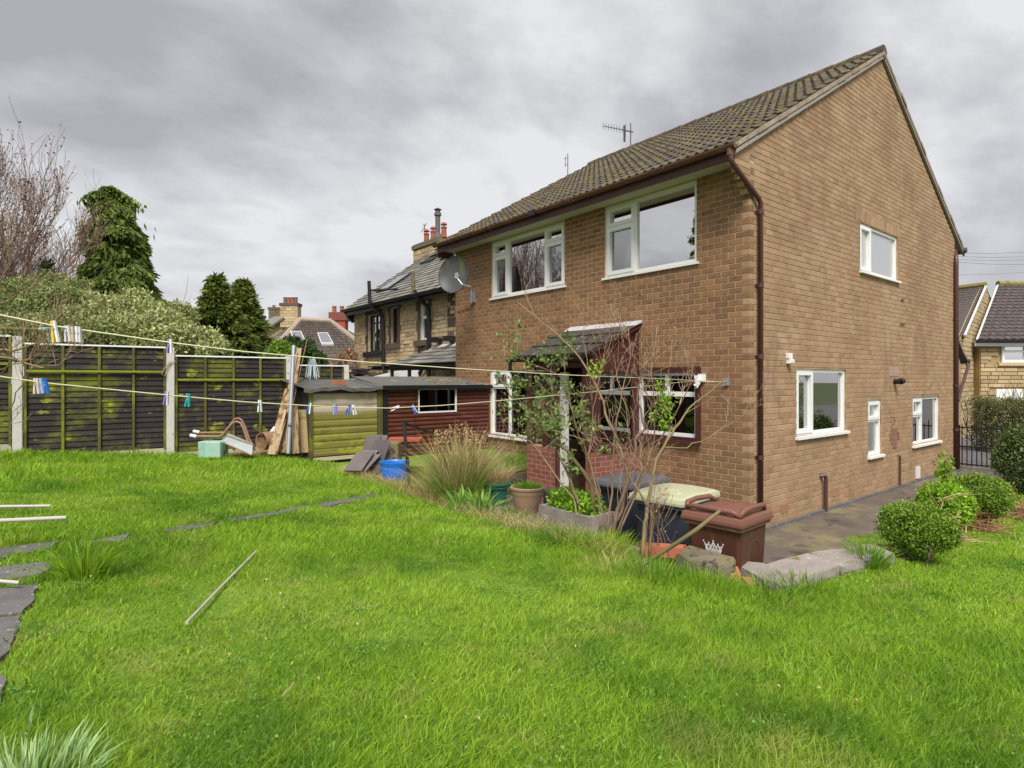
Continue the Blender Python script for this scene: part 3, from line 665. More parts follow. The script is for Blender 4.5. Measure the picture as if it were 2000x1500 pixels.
u = OGb[0]; window(house, 'y', GY, *u, [(u[0]+.05, 4.10, u[2]+.05, u[3]-.05, True, 'g_frost'), (4.16, u[1]-.05, u[2]+.05, u[3]-.05, False, 'g_frost')], sill=(.05, .035))
u = OGb[1]; window(house, 'y', GY, *u, [(u[0]+.05, 1.84, u[2]+.05, u[3]-.05, True, 'g_side'), (1.90, u[1]-.05, u[2]+.05, u[3]-.05, False, 'g_side')], sill=(.05, .045))
u = OGb[2]; window(house, 'y', GY, *u, [(u[0]+.05, u[1]-.05, 1.335, u[3]-.05, True, 'g_frost'), (u[0]+.05, u[1]-.05, u[2]+.05, 1.285, False, 'g_frost')], sill=(.05, .045))
u = OGb[3]; window(house, 'y', GY, *u, [(u[0]+.05, 6.76, 1.335, u[3]-.05, True, 'g_side'), (u[0]+.05, 6.76, u[2]+.05, 1.28, False, 'g_side'), (6.82, u[1]-.05, u[2]+.05, u[3]-.05, False, 'g_side')], sill=(.05, .045))
def curtain(axis, c, s0, s1, z0, z1, name='curtain', m='curtain'):
    b = MB(); n = int((s1-s0)/.012); 
    P = [((c+.018*math.sin(i*1.1), s0+(s1-s0)*i/n) if axis == 'x' else (s0+(s1-s0)*i/n, c+.018*math.sin(i*1.1))) for i in range(n+1)]
    for i in range(n): b.quad((*P[i], z0), (*P[i+1], z0), (*P[i+1], z1), (*P[i], z1))
    part(name, b, M[m], house)
curtain('x', .22, 2.05, 2.62, 3.76, 4.9); curtain('x', .22, 5.45, 5.8, 3.76, 4.85); curtain('x', .22, 3.66, 3.8, 3.76, 4.85)
curtain('x', .20, 5.45, 5.84, .92, 2.2); curtain('x', .3, .95, 1.1, 1.2, 2.15, m='darkleaf'); curtain('x', .3, 1.5, 1.62, 1.2, 2.15, m='darkleaf')
curtain('y', GY+.2, 3.62, 5.34, 3.95, 4.7)
part('kitchen_blind', MB().box(2.62, 2.98, GY+.3, GY+.32, 1.3, 2.1), M['lime'], house)
# roof
rf = part('roof', MB().prism([(-.40, GY-.03, 5.0), (AX, GY-.03, AZ-.075), (2*AX+.40, GY-.03, 5.0), (2*AX+.40, GY-.03, 4.97), (AX, GY-.03, AZ-.115), (-.40, GY-.03, 4.97)], (0, HYW+.1, 0)), M['verge'], house)
tiled(rf, (-.44, HYW+.12, 5.045), (0, -(HYW+.12-GY+.035), 0), (AX+.44-.02, 0, AZ-5.045-.02), 25, 16, M['tile'], nsingle=300)
tiled(rf, (2*AX+.44, GY-.035, 5.045), (0, (HYW+.12-GY+.035), 0), (-(AX+.44-.02), 0, AZ-5.045-.02), 25, 16, M['tile'])
rt = MB()
for i in range(17):
    y = GY-.05+i*.43; rt.tube([(AX, y, AZ-.03), (AX, y+.42, AZ-.035)], [.125, .118], 10)
part('ridge_tiles', rt, M['tile'], rf, kind='stuff')
vg = MB()
for s in (1, -1):
    n = 18
    for k in range(n):
        a = k/n; b_ = (k+.97)/n
        f = lambda t: (AX+s*(-(AX+.44)+(AX+.44)*t), 5.045+(AZ-.03-5.045)*t)
        (xa, za), (xb, zb) = f(a), f(b_); d = R.uniform(-.008, .008)
        vg.prism([(xa, GY-.055+d, za-.052), (xb, GY-.055+d, zb-.052), (xb, GY-.055+d, zb+.012), (xa, GY-.055+d, za+.012)], (0, .03, 0))
part('verge_mortar', vg, M['verge'], rf)
uc = MB()
for s in (1, -1):
    f = lambda t, dz: (AX+s*(-(AX+.42)+(AX+.42)*t), GY-.045, 5.045+(AZ-.03-5.045)*t+dz)
    uc.prism([f(0, -.115), f(1, -.115), f(1, -.065), f(0, -.065)], (0, .04, 0))
part('undercloak', uc, pm('undercloak_board', [(.30,.26,.23), (.4,.36,.32)], 5, bump=.2), rf)
part('fascia', MB().box(-.405, -.38, GY+.01, HYW+.1, 4.872, 5.04), M['fascia'], house)
part('soffit', MB().box(-.379, -.001, GY+.11, HYW+.1, 4.925, 4.94), M['soffit'], house)
part('bargeboard_end', MB().box(-.405, .0, HYW+.1, HYW+.13, 4.78, 5.05), M['fascia'], house)
def gutter(parent, p0, p1, r=.06, m='gutter'):
    p0, p1 = Vector(p0), Vector(p1); d = (p1-p0).normalized(); sd = d.cross(Vector((0, 0, 1))); b = MB(); n = 9
    ring = lambda p, rr: [p+sd*rr*math.cos(math.pi+math.pi*i/(n-1))+Vector((0, 0, rr*math.sin(math.pi+math.pi*i/(n-1)))) for i in range(n)]
    a, c, e, f = ring(p0, r), ring(p1, r), ring(p0, r-.006), ring(p1, r-.006)
    for i in range(n-1): b.quad(a[i], a[i+1], c[i+1], c[i]); b.quad(e[i+1], e[i], f[i], f[i+1])
    for A_, B_ in ((a, e), (c, f)):
        for i in range(n-1): b.quad(A_[i], B_[i], B_[i+1], A_[i+1])
    for i in (0, n-1): b.quad(a[i], c[i], f[i], e[i])
    for t in (0, 1):      # end caps
        q = a if t == 0 else c; b.quad(*q)
    return part('gutter', b, M[m], parent, smooth=False)
gt = gutter(house, (-.47, GY-.06, 5.035), (-.47, HYW+.15, 5.05))
for y in (3.0, 5.2, 1.1, 6.6): part('bracket', MB().tube([(-.535, y, 5.06), (-.525, y, 5.0), (-.47, y, 4.968), (-.42, y, 5.0)], .012, 5), M['gutter'], gt)
part('joint', MB().box(-.54, -.40, 3.86, 3.99, 4.965, 5.06), M['black'], gt)
def downpipe(pts, r=.034, m='pipe', clips=(), ax='y'):
    d = part('downpipe', MB().tube(pts, r, 12), M[m], house, smooth=True)
    for z in clips:
        cl_ = MB(); x, y = pts[-1][0], pts[-1][1]
        cl_.tube([(x, y, z-.03), (x, y, z+.03)], r+.008, 12); 
        if ax == 'y': cl_.box(x-.06, x+.06, GY-.008, GY-.001, z-.02, z+.02)
        part('pipe_clip', cl_, M[m], d)
    return d
downpipe([(-.47, GY+.01, 4.99), (-.47, GY+.0, 4.86), (-.44, GY-.01, 4.80), (.12, GY-.05, 4.46), (.17, GY-.055, 4.40), (.17, GY-.055, 0)], clips=(4.28, 2.35, 1.0, 3.3))
part('gutter_outlet', MB().tube([(-.47, GY+.01, 5.0), (-.47, GY+.01, 4.9)], .045, 12), M['gutter'], house)
downpipe([(8.98, GY+.02, 5.0), (8.86, GY-.045, 4.75), (8.84, GY-.05, 4.6), (8.84, GY-.05, 0)], r=.045, clips=(3.4, 1.9, .9))
part('gutter_end', MB().tube([(9.45, GY-.1, 5.05), (9.45, GY+.3, 5.05)], .065, 10), M['potdk'], house)
part('waste_pipe', MB().tube([(2.06, GY-.0, .55), (2.11, GY-.06, .56), (2.13, GY-.06, .5), (2.13, GY-.06, 0)], .028, 8), M['pipe'], house)
part('waste_pipe', MB().tube([(5.34, GY-.0, .6), (5.36, GY-.035, .59), (5.37, GY-.035, .5), (5.37, GY-.035, .02)], .016, 8), M['pipe'], house)
part('wall_light', MB().box(.985, 1.075, GY-.06, GY-.001, 2.27, 2.34).box(.975, 1.085, GY-.045, GY-.001, 2.345, 2.42).box(1.0, 1.06, GY-.085, GY-.061, 2.28, 2.33), M['upvc'], house)
v_ = MB().tube([(5.17, GY+.01, 2.0), (5.17, GY-.12, 2.0)], .05, 12).tube([(5.17, GY-.10, 2.0), (5.22, GY-.13, 2.02)], .06, 10)
part('flue_vent', v_, M['black'], house)
part('repair_patch', MB().box(4.92, 5.42, GY-.006, GY-.0015, 2.1, 2.3), M['redmortar'], house)
rp = MB()
for r_, row in enumerate([(5.0, 5.32), (4.93, 5.43), (4.95, 5.45), (5.02, 5.36), (5.1, 5.3)]):
    x = row[0]
    while x < row[1]-.05: rp.box(x, min(x+.19, row[1]), GY-.005, GY-.0018, 1.06-r_*.0822, 1.125-r_*.0822); x += .205
part('repair_bricks', rp, pm('repair_brick', [(.22,.10,.075), (.28,.14,.105)], 9, bump=.2), house)
for (x, z, l) in ((5.5, 3.57, .16), (5.45, 3.1, .26)): part('iron_bracket', MB().tube([(x, GY-.02, z), (x+l, GY-.02, z+.01)], .009, 6).box(x+l*.5-.01, x+l*.5+.01, GY-.02, GY, z-.008, z+.008), M['pipe'], house)
part('hook', MB().tube([(4.98, GY, 1.34), (5.0, GY-.05, 1.33), (5.03, GY-.06, 1.27), (5.0, GY-.06, 1.2), (4.96, GY-.05, 1.2)], .007, 6), M['pipe'], house)
for x, z in ((.82, .14), (2.55, .17)):
    a = MB().box(x, x+.22, GY-.006, GY-.0015, z, z+.14)
    ab = part('air_brick', a, M['gbrick'], house)
    s_ = MB()
    for k in range(5): s_.box(x+.02, x+.2, GY-.009, GY-.0065, z+.018+k*.024, z+.028+k*.024)
    part('slot', s_, M['clay'], ab)
part('white_meter_box', MB().box(6.32, 6.52, GY-.03, GY-.002, .05, .28), M['upvc_old'], house)
# front extension glimpsed past the far corner
ex = MB().box(HX+.001, 9.5, GY+.03, 3.0, 0, 2.4).prism([(HX+.001, GY+.03, 2.401), (9.5, GY+.03, 2.401), (HX+.001, GY+.03, 2.95)], (0, 2.9, 0))
part('front_bay', ex, M['gbrick'], house)
part('bay_roof', MB().prism([(HX+.01, GY-.03, 3.06), (HX+.01, GY-.03, 3.12), (9.45, GY-.03, 2.72), (9.85, GY-.03, 2.52), (9.85, GY-.03, 2.46), (9.45, GY-.03, 2.66)], (0, 3, 0)), M['potdk'], house)
part('bay_gutter', MB().tube([(9.93, GY-.05, 2.47), (9.93, 3.0, 2.47)], .055, 8), M['pipe'], house)
part('bay_downpipe', MB().tube([(9.9, GY-.0, 2.42), (9.86, GY-.03, 2.35), (9.0, GY-.06, 1.62), (8.93, GY-.06, 1.55)], .035, 8), M['pipe'], house)
# porch
PY0, PY1, PXF = 1.95, 3.38, -1.1
po = part('porch', MB().box(PXF-.02, -.002, PY0-.0, PY1, 2.22, 2.235), M['maroon'], house)
def pb(axis, c, s0, s1, z1, key, nsing=0):
    b = courses(s0, s1, 0, z1, [], .225, .075, lambda k: (0, s0) if k % 2 == 0 else (.11, s0+.0)); return b
pr = pb('x', PXF, 2.70, 3.38, 1.0, 'p'); masonry(po, 'x', PXF, pr, M['redbrick'], 'p', 40, massname='pier_brickwork')
pr = pb('x', PXF, 1.951, 2.02, 1.0, 'p')
pr = pb('y', PY0, PXF+.0, 0, .97, 'p'); masonry(po, 'y', PY0, pr, M['redbrick'], 'q', 60, massname='side_brickwork')
part('pier', MB().box(PXF+.004, PXF+.1, 2.704, 3.376, 0, .99).box(PXF+.1, -.001, 3.28, 3.376, 0, .99), M['redmortar'], po)
part('pier', MB().box(PXF+.004, -.001, PY0+.004, PY0+.1, 0, .965), M['redmortar'], po)
def pf(*a): part('frame_post', MB().box(*a), M['maroon'], po)
for y0, y1 in ((3.26, 3.38), (2.90, 3.0), (2.66, 2.74), (1.95, 2.12)): pf(PXF+.0, PXF+.1, y0+.001, y1, .972 if y0 > 1.96 and y0 > 2.7 else (1.0 if y0 > 2.6 else .98), 2.219)
pf(PXF+.0, PXF+.1, 2.66, 2.70, .002, .971)
pf(PXF+.101, PXF+.22, PY0, PY0+.09, .98, 2.219); pf(-.12, -.001, PY0, PY0+.09, .98, 2.219); pf(PXF+.221, -.121, PY0-.03, PY0+.09, .97, 1.05); pf(PXF+.221, -.121, PY0, PY0+.09, 2.14, 2.219)
pf(-.1, -.002, 3.30, 3.38, 1.0, 2.219)
part('porch_boarding', MB().box(PXF-.02, PXF+.1, PY0, PY1, 2.236, 2.42).prism([(PXF+.101, PY0, 2.236), (-.002, PY0, 2.236), (-.002, PY0, 2.90), (PXF+.101, PY0, 2.43)], (0, .05, 0)), M['maroon'], po)
part('pane', MB().box(PXF+.22, -.12, PY0+.04, PY0+.046, 1.05, 2.14), M['g_clear'], po)
part('pane', MB().box(PXF+.04, PXF+.046, 3.0, 3.26, 1.0, 2.22).box(PXF+.04, PXF+.046, 2.74, 2.9, 1.0, 2.22), M['g_clear'], po)
part('pane', MB().box(PXF+.1, -.1, 3.33, 3.336, 1.0, 2.22), M['g_clear'], po)
part('inner_door', MB().box(PXF+.06, PXF+.1, 2.50, 2.655, .1, 2.15), M['concrete'], po)
part('porch_step', MB().box(PXF-.3, PXF-.02, 2.0, 2.75, 0, .12), M['cope'], po)
tiled(po, (PXF-.2, PY1+.12, 2.40), (0, -(PY1+.12-PY0+.08), 0), (1.20, 0, .50), 5, 3, M['ptile'], style='flat', nsingle=30, th=.03, lap=1.1, stagger=False)
part('porch_roof', MB().prism([(PXF-.18, PY0-.06, 2.40), (-.002, PY0-.06, 2.90), (-.002, PY0-.06, 2.86), (PXF-.18, PY0-.06, 2.36)], (0, PY1-PY0+.15, 0)), M['maroon'], po)
part('flashing', MB().prism([(-.17, PY0-.07, 2.885), (-.004, PY0-.07, 2.97), (-.004, PY0-.07, 2.93), (-.17, PY0-.07, 2.875)], (0, PY1-PY0+.17, 0)), M['lead'], po)
gutter(po, (PXF-.22, PY0-.05, 2.36), (PXF-.22, PY1+.22, 2.37), r=.05, m='black')
part('porch_downpipe', MB().tube([(PXF-.22, PY1+.17, 2.33), (PXF-.22, PY1+.17, 2.2), (PXF-.15, PY1+.12, 2.08), (PXF+.0, PY1+.05, 2.02)], .03, 8), M['black'], po)
lb = MB(); c = (PXF-.08, 2.43, 2.31); lb.lathe(c, [(.001, -.06), (.035, -.05), (.055, -.02), (.06, .0), (.05, .03), (.03, .05), (.001, .055)], 14)
part('globe_light', lb, M['upvc'], po, smooth=True)
# satellite dish
ds = thing('satellite_dish', 'big round grey satellite dish with algae streaks at the left end of the brick house', 'satellite dish', (-.02, 6.5, 3.9))
dc = S(886, 536, 11.9); aim = (Vector((-1, -.55, .14))).normalized(); rt_ = aim.cross(Vector((0,0,1))).normalized(); up = rt_.cross(aim)
b = MB(); n = 36; rings = [(0, -.1), (.12, -.094), (.22, -.075), (.31, -.04), (.37, 0)]
for r_, h in rings:
    for k in range(n): a = 2*math.pi*k/n; b.v.append(tuple(dc+rt_*math.cos(a)*r_*.93+up*math.sin(a)*r_*1.04+aim*h))
for i in range(len(rings)-1):
    for k in range(n):
        q = (i*n+k, i*n+(k+1) % n, (i+1)*n+(k+1) % n, (i+1)*n+k); b.f.append(q)
part('reflector', b, M['dish'], ds, smooth=True)
part('rim', MB().tube([dc+rt_*math.cos(a)*.345+up*math.sin(a)*.387 for a in np.linspace(0, 2*math.pi, 37)], .007, 6, cap=False), M['black'], ds)
mt_ = PX(925, 580, -.02)
f_ = S(893, 543, 11.3)
part('arm', MB().tube([mt_+Vector((0,0,.06)), mt_+Vector((-.1,0,.14)), S(918, 560, 11.3), S(903, 556, 11.25), f_], .017, 8), M['galv'], ds)
part('lnb', MB().tube([f_+Vector((0,0,-.02)), f_+Vector((0,0,.10))], .03, 8).tube([f_+Vector((-.04,0,.07)), f_+Vector((.08,.05,.05))], .022, 8).tube([f_+Vector((0,.05,.03)), f_+Vector((.06,.12,.0))], .02, 8), M['galv'], ds)
part('wall_bracket', MB().box(mt_.x-.03, -.001, mt_.y-.05, mt_.y+.05, mt_.z-.12, mt_.z+.12).tube([mt_+Vector((-.06,0,-.14)), mt_+Vector((-.06,0,.14))], .03, 8), M['galv'], ds)
part('cable', MB().tube([mt_+Vector((0,0,-.1)), mt_+Vector((-.005,.1,-.2)), Vector((-.012, 7.1, mt_.z-.28))], .006, 5), M['black'], ds)
# aerials on the ridge
def pole_base(y): return Vector((AX, y, AZ+.05))
a1 = thing('tv_aerial', 'long many-pronged television aerial pointing left on a mast above the mossy roof', 'aerial', pole_base(5.9))
q = pole_base(5.9); part('mast', MB().tube([q-Vector((0,0,.15)), q+Vector((0,0,.62))], .016, 6), M['alu'], a1)
# boom runs to the left of the view
bo = Vector((AX-.1, 5.9, AZ+.82)); be = PX(1178, 246, AX+.15)
bo = PX(1228, 256, AX); be = PX(1178, 246, AX+.1)
part('boom', MB().tube([bo, be], .012, 5), M['alu'], a1)
el = MB(); dr = (be-bo)
for k in range(9):
    c = bo+dr*(.12+.88*k/8); h = .09 if k else .18
    el.tube([c-Vector((0,0,h)), c+Vector((0,0,h))], .006, 4)
el.box(bo.x+dr.x*.16-.02, bo.x+dr.x*.16+.02, bo.y+dr.y*.16-.02, bo.y+dr.y*.16+.02, bo.z-.22, bo.z+.2)
el.tube([bo-dr*.15, bo+dr*.2], .018, 5)
part('element', el, M['alu'], a1)
a2 = thing('tv_aerial', 'small upright aerial with two short prongs, further down the same ridge', 'aerial', pole_base(7.05))
q = PX(1109, 348, AX); t_ = PX(1109, 300, AX); part('mast', MB().tube([q-Vector((0,0,.2)), t_], .014, 6), M['alu'], a2)
e = MB()
for dz in (.12, .3): e.tube([t_-Vector((0,0,dz)), t_+Vector((0,.14,-dz))], .008, 4)
e.tube([t_+Vector((0,.1,-.05)), t_+Vector((0,.1,-.36))], .008, 4); part('element', e, M['alu'], a2)
# ------------------------------------------------------------------ stone house behind on the left
FX = 1.5
sh = thing('stone_house', 'old sandstone house with slate roof, black gutters and tall chimney behind the sheds', 'house', (FX, 12, 0))
SO = [(14.11, 15.05, 2.98, 4.25), (12.83, 13.33, 3.2, 4.36), (10.96, 11.44, 3.2, 4.36)]
SY0, SY1 = 7.4, 16.15
def band(s0, s1, z0, z1, ops, Lm, Hm):
    return courses(s0, s1, z0, z1, ops, Lm, Hm, lambda k: ((k*.37) % 1*Lm, s0), joint=.016, var=.5)
st = band(9.0, SY1-.25, 1.6, 4.5, [(o[0]-.2, o[1]+.2, o[2]-.2, o[3]+.15) for o in SO], .27, .118)
masonry(sh, 'x', FX, st, M['stone'], 's', 260, name='stone', massname='stonework', jit=.02, depth=.12)
part('wall', wall_back('x', FX, SY0, SY1, 0, 4.55, SO, .012, .4), M['stonem'], sh)
part('wall', MB().box(FX+.41, FX+8, SY1-.4, SY1-.01, 0, 4.5).prism([(FX+.0, SY1-.35, 4.551), (5.5, SY1-.35, 7.35), (9.6, SY1-.35, 4.551)], (0, .3, 0)), M['stonem'], sh)
qn = MB()
for k, z in enumerate(np.arange(1.6, 4.5, .29)): qn.box(FX-.012, FX+.3, SY1-(.26 if k % 2 else .42), SY1+.01, z+.01, z+.275)
part('quoins', qn, M['stone'], sh)
qn = MB()
for k, z in enumerate(np.arange(2.9, 4.4, .29)): qn.box(FX-.012, FX+.1, 9.6-(.05 if k % 2 else .12), 9.88, z+.01, z+.275)
part('quoins', qn, M['stonedk'], sh)
for i, o in enumerate(SO):
    jm = MB()
    zz = list(np.arange(o[2], o[3], .3))
    for k, z in enumerate(zz):
        e = .2 if k % 2 else .13; z1_ = min(z+.295, o[3])
        jm.box(FX-.01, FX+.2, o[0]-e, o[0]-.001, z, z1_); jm.box(FX-.01, FX+.2, o[1]+.001, o[1]+e, z, z1_)
    jm.box(FX-.012, FX+.2, o[0]-.2, o[1]+.2, o[3]+.002, o[3]+.14)
    part('surround', jm, M['stonedk'], sh)
    part('sill', MB().box(FX-.11, FX+.1, o[0]-.2, o[1]+.2, o[2]-.17, o[2]-.002), M['black'] if i == 0 else M['stonedk'], sh)
o = SO[0]; window(sh, 'x', FX, *o, [(o[0]+.06, 14.55, o[2]+.06, 3.95, False, 'g_sky'), (14.62, o[1]-.06, o[2]+.06, 3.95, False, 'g_sky'), (o[0]+.06, 14.55, 4.0, o[3]-.06, False, 'g_sky'), (14.62, o[1]-.06, 4.0, o[3]-.06, False, 'g_sky')], m='black', d0=.1, d1=.16)
o = SO[1]; w_ = window(sh, 'x', FX, *o, [(o[0]+.06, o[1]-.06, o[2]+.06, 3.95, False, 'g_clear'), (o[0]+.06, o[1]-.06, 4.0, o[3]-.06, False, 'g_clear')], m='black', d0=.1, d1=.16)
lt = MB()
for k in range(14):
    z = o[2]+.06+k*.07
    if z+.2 < 3.95: lt.bar((FX+.095, o[0]+.07, z), (FX+.095, o[0]+.22, z+.2), .008, .008); lt.bar((FX+.093, o[1]-.07, z), (FX+.093, o[0]+.22, z+.2), .008, .008); 
part('lattice', lt, M['black'], w_)
o = SO[2]; window(sh, 'x', FX, *o, [(o[0]+.07, o[1]-.07, o[2]+.07, 3.85, False, 'g_clear'), (o[0]+.07, o[1]-.07, 3.93, o[3]-.06, False, 'g_sky')], m='upvc', d0=.06, d1=.13)
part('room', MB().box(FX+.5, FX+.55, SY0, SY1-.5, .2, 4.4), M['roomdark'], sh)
rx0, rz0, rx1, rz1 = 1.15, 4.52, 5.5, 7.6
srf = part('roof', MB().prism([(rx0, SY1+.12, rz0), (rx1, SY1+.12, rz1), (9.9, SY1+.12, rz0), (9.9, SY1+.12, rz0-.08), (rx1, SY1+.12, rz1-.1), (rx0, SY1+.12, rz0-.08)], (0, -9, 0)), M['stonedk'], sh)
tiled(srf, (rx0-.03, SY1+.15, rz0+.01), (0, -7.2, 0), (rx1-rx0, 0, rz1-rz0), 26, 22, M['slate'], style='flat', nsingle=220, th=.012, stagger=True, name='slate', lap=1.1)
def rz_(x): return rz0+(x-rx0)*(rz1-rz0)/(rx1-rx0)
for (ya, yb, xa, xb, nm) in ((15.2, 14.3, 1.9, 2.9, ''), (15.0, 14.2, 3.55, 4.3, ''), (13.3, 12.6, 3.35, 4.1, '')):
    sk_ = MB()
    P = lambda x, y, d: (x-d*.58, y, rz_(x)+.05+d*.82)
    sk_.hexa([P(xa, yb, 0), P(xb, yb, 0), P(xb, ya, 0), P(xa, ya, 0), P(xa, yb, .06), P(xb, yb, .06), P(xb, ya, .06), P(xa, ya, .06)])
    s1 = part('skylight', sk_, M['black'], srf)
    e = .07; g = MB().quad(P(xa+e, yb+e, .063), P(xb-e, yb+e, .063), P(xb-e, ya-e, .063), P(xa+e, ya-e, .063)); part('pane', g, M['g_sky'], srf)
gutter(sh, (1.08, 8.6, 4.50), (1.08, SY1+.15, 4.52), r=.07, m='black')
part('fascia', MB().box(1.17, 1.2, 8.6, SY1+.1, 4.32, 4.49), M['black'], sh)
part('eaves_bracket', MB().prism([(1.1, SY1+.02, 4.45), (1.5, SY1+.02, 4.45), (1.5, SY1+.02, 4.1), (1.42, SY1+.02, 4.08)], (0, .06, 0)), M['black'], sh)
for y, top in ((13.62, 5.6), (10.72, 5.55)):
    p = MB().tube([(1.38, y, 2.1), (1.38, y, 3.9), (1.36, y+.03, 4.15), (1.1, y+.16, 4.42), (1.0, y+.2, 4.6)], .065, 8)
    part('soil_pipe', p, M['black'], sh)
    part('vent_pipe', MB().tube([(1.0, y+.2, 4.5), (.98, y+.22, 5.25 if y > 12 else 5.15)], .06, 8), M['black'] if y > 12 else M['mosscope'], sh)
part('stay', MB().tube([(1.0, 13.82, 4.95), (1.7, 13.2, 4.98)], .03, 6), M['black'], sh)
part('overflow_pipe', MB().tube([(1.42, 11.3, 2.0), (1.42, 11.35, 2.95), (1.42, 11.2, 3.0)], .03, 6).tube([(1.38, 11.25, 2.2), (1.38, 10.9, 2.55), (1.38, 10.7, 2.62)], .06, 8), M['black'], sh)
# chimney of the stone house
CX, CY = 4.9, 16.0
c0 = PX(820, 503, CX); c1 = PX(868, 503, CX); cz = PX(845, 472, CX).z
ch = part('chimney', MB().box(CX-.3, CX+.3, c1.y, c0.y, 6.2, cz-.22).box(CX-.36, CX+.36, c1.y-.06, c0.y+.06, cz-.219, cz-.05).box(CX-.3, CX+.3, c1.y, c0.y, cz-.049, cz), M['mosscope'], sh)
cbk = MB()
for k in range(int((cz-.25-6.3)/.2)):
    y = c1.y+(.2 if k % 2 else 0)
    while y < c0.y-.1:
        y2 = min(y+.42, c0.y-.01); cbk.box(CX-.32, CX-.302, y+.01, y2, 6.32+k*.2, 6.5+k*.2); y = y2
part('chimney_stones', cbk, M['stone'], ch)
def pot(c, h, r, m, parent, cap=False):
    b = MB().lathe(c, [(r*1.15, 0), (r*1.1, .05), (r, .07), (r*.88, h*.85), (r*1.08, h*.88), (r*1.05, h), (r*.75, h), (r*.7, h*.6)], 14)
    if cap: b.lathe((c[0], c[1], c[2]+h+.05), [(r*.3, .0), (r*1.2, .03), (r*.9, .1), (.01, .14)], 14); b.tube([(c[0], c[1], c[2]+h-.02), (c[0], c[1], c[2]+h+.1)], r*.15, 5)
    return part('chimney_pot', b, m, parent)
for px in (833, 846, 867): q = PX(px, 472, CX); pot((CX, q.y, cz), .42, .11, M['potred'], ch, True)
q = PX(855, 472, CX); part('flue', MB().lathe((CX, q.y, cz), [(.17, 0), (.17, .1), (.10, .3), (.10, .95), (.14, .96), (.14, 1.06), (.10, 1.08), (.10, 1.18), (.16, 1.2), (.02, 1.28)], 12), M['potdk'], ch)
q = PX(829, 472, CX); part('chimney_aerial', MB().tube([(CX, q.y, cz-.1), (CX, q.y, cz+.85)], .015, 5).tube([(CX-.0, q.y+.3, cz+.55), (CX, q.y-.2, cz+.85)], .012, 4).tube([(CX, q.y-.1, cz+.6), (CX, q.y+.15, cz+.9)], .01, 4), M['alu'], sh)
# small roofs against the stone wall
a = PX(862, 684, 1.5); lr = thing('lean_to_roof', 'small mossy slate lean-to roof under the eaves where stone and brick houses meet', 'lean-to', (0.6, 9.8, 0))
y0_, y1_ = 7.3, 11.0
part('roof_base', MB().prism([(.25, y1_+.05, 2.42), (1.49, 10.3, 2.95), (1.49, y0_, 2.95), (.25, y0_, 2.42)], (0, 0, -.06)), M['black'], lr)
tiled(lr, (.22, y1_+.08, 2.44), (0, -3.6, 0), (1.25, 0, .54), 9, 5, M['slate'], style='flat', th=.012, stagger=True, name='slate', nsingle=45, clip=lambda p: p.y < 11.05-(p.x-.25)*.6)
part('lean_to_beam', MB().box(.3, .36, y0_, y1_, 2.28, 2.37).box(.3, .36, y1_-.1, y1_, 1.6, 2.28).box(.3, .36, 9.9, 10.0, 1.6, 2.28).box(.3, .36, 8.9, 9.0, 1.6, 2.28), M['black'], lr)
part('flashing', MB().prism([(1.3, 10.55, 2.91), (1.49, 10.45, 3.03), (1.49, y0_, 3.03), (1.3, y0_, 2.91)], (0, 0, -.02)), M['lead'], lr)
for y in (9.55, 10.25): part('rafter_end', MB().box(1.2, 1.49, y-.1, y+.12, 3.08, 3.22), M['black'], lr)
cv = thing('lean_to_greenhouse', 'white-framed lean-to conservatory roof just showing over the maroon shed', 'conservatory', (0.5, 13.5, 0))
part('glass_roof', MB().prism([(-.2, 15.6, 2.06), (1.48, 14.6, 2.44), (1.48, 11.8, 2.44), (-.2, 11.4, 2.06)], (0, 0, -.03)), M['g_clear'], cv)
part('roof_sheet', MB().prism([(-.15, 14.6, 2.02), (1.48, 14.2, 2.39), (1.48, 11.8, 2.39), (-.15, 11.5, 2.02)], (0, 0, -.02)), M['slate'], cv)
part('gutter_board', MB().box(-.26, -.2, 11.3, 15.7, 1.93, 2.05), M['upvc_old'], cv)
bt = MB()
for k in range(6): y = 11.6+k*.78; bt.tube([(-.275, y, 1.99), (-.262, y, 1.99)], .02, 6)
part('bolts', bt, M['black'], cv)
part('side_panel', MB().prism([(-.2, 11.36, 1.3), (1.48, 11.36, 1.3), (1.48, 11.36, 2.46), (-.2, 11.36, 2.08)], (0, .03, 0)), M['upvc'], cv)
part('ridge_bar', MB().box(1.36, 1.49, 11.7, 14.7, 2.45, 2.49), M['black'], cv)
part('roof_clutter', MB().box(.2, .6, 13.0, 13.5, 2.2, 2.26).box(.7, 1.1, 14.0, 14.5, 2.3, 2.38), M['black'], cv)
# ------------------------------------------------------------------ houses further off, left
def chimney(parent, pxl, pxr, pyt, pyb, Y, m, pots, cap_m=None, cap=.2, flare=.06):
    a = S(pxl, pyb, Y); b_ = S(pxr, pyb, Y); zt = S(pxl, pyt, Y).z; ax = (b_-a)/2; ax.z = 0; ay = Vector((-ax.y, ax.x, 0)).normalized()*.35; c = (a+b_)/2
    h = zt-cap-a.z; mb = MB().obox((c.x, c.y, a.z+h/2), ax, ay, (0, 0, h/2)); cm = part('chimney', mb, m, parent)
    u = ax.normalized()
    part('chimney_cap', MB().obox((c.x, c.y, zt-cap/2), ax+u*flare, ay*1.18, (0, 0, cap/2)), cap_m or m, cm)
    for k, (px, pm_, hh) in enumerate(pots):
        q = S(px, pyt, Y); pot((q.x, q.y, zt), hh, .13, M[pm_], cm)
    return cm, c, ax, a.z, zt-cap
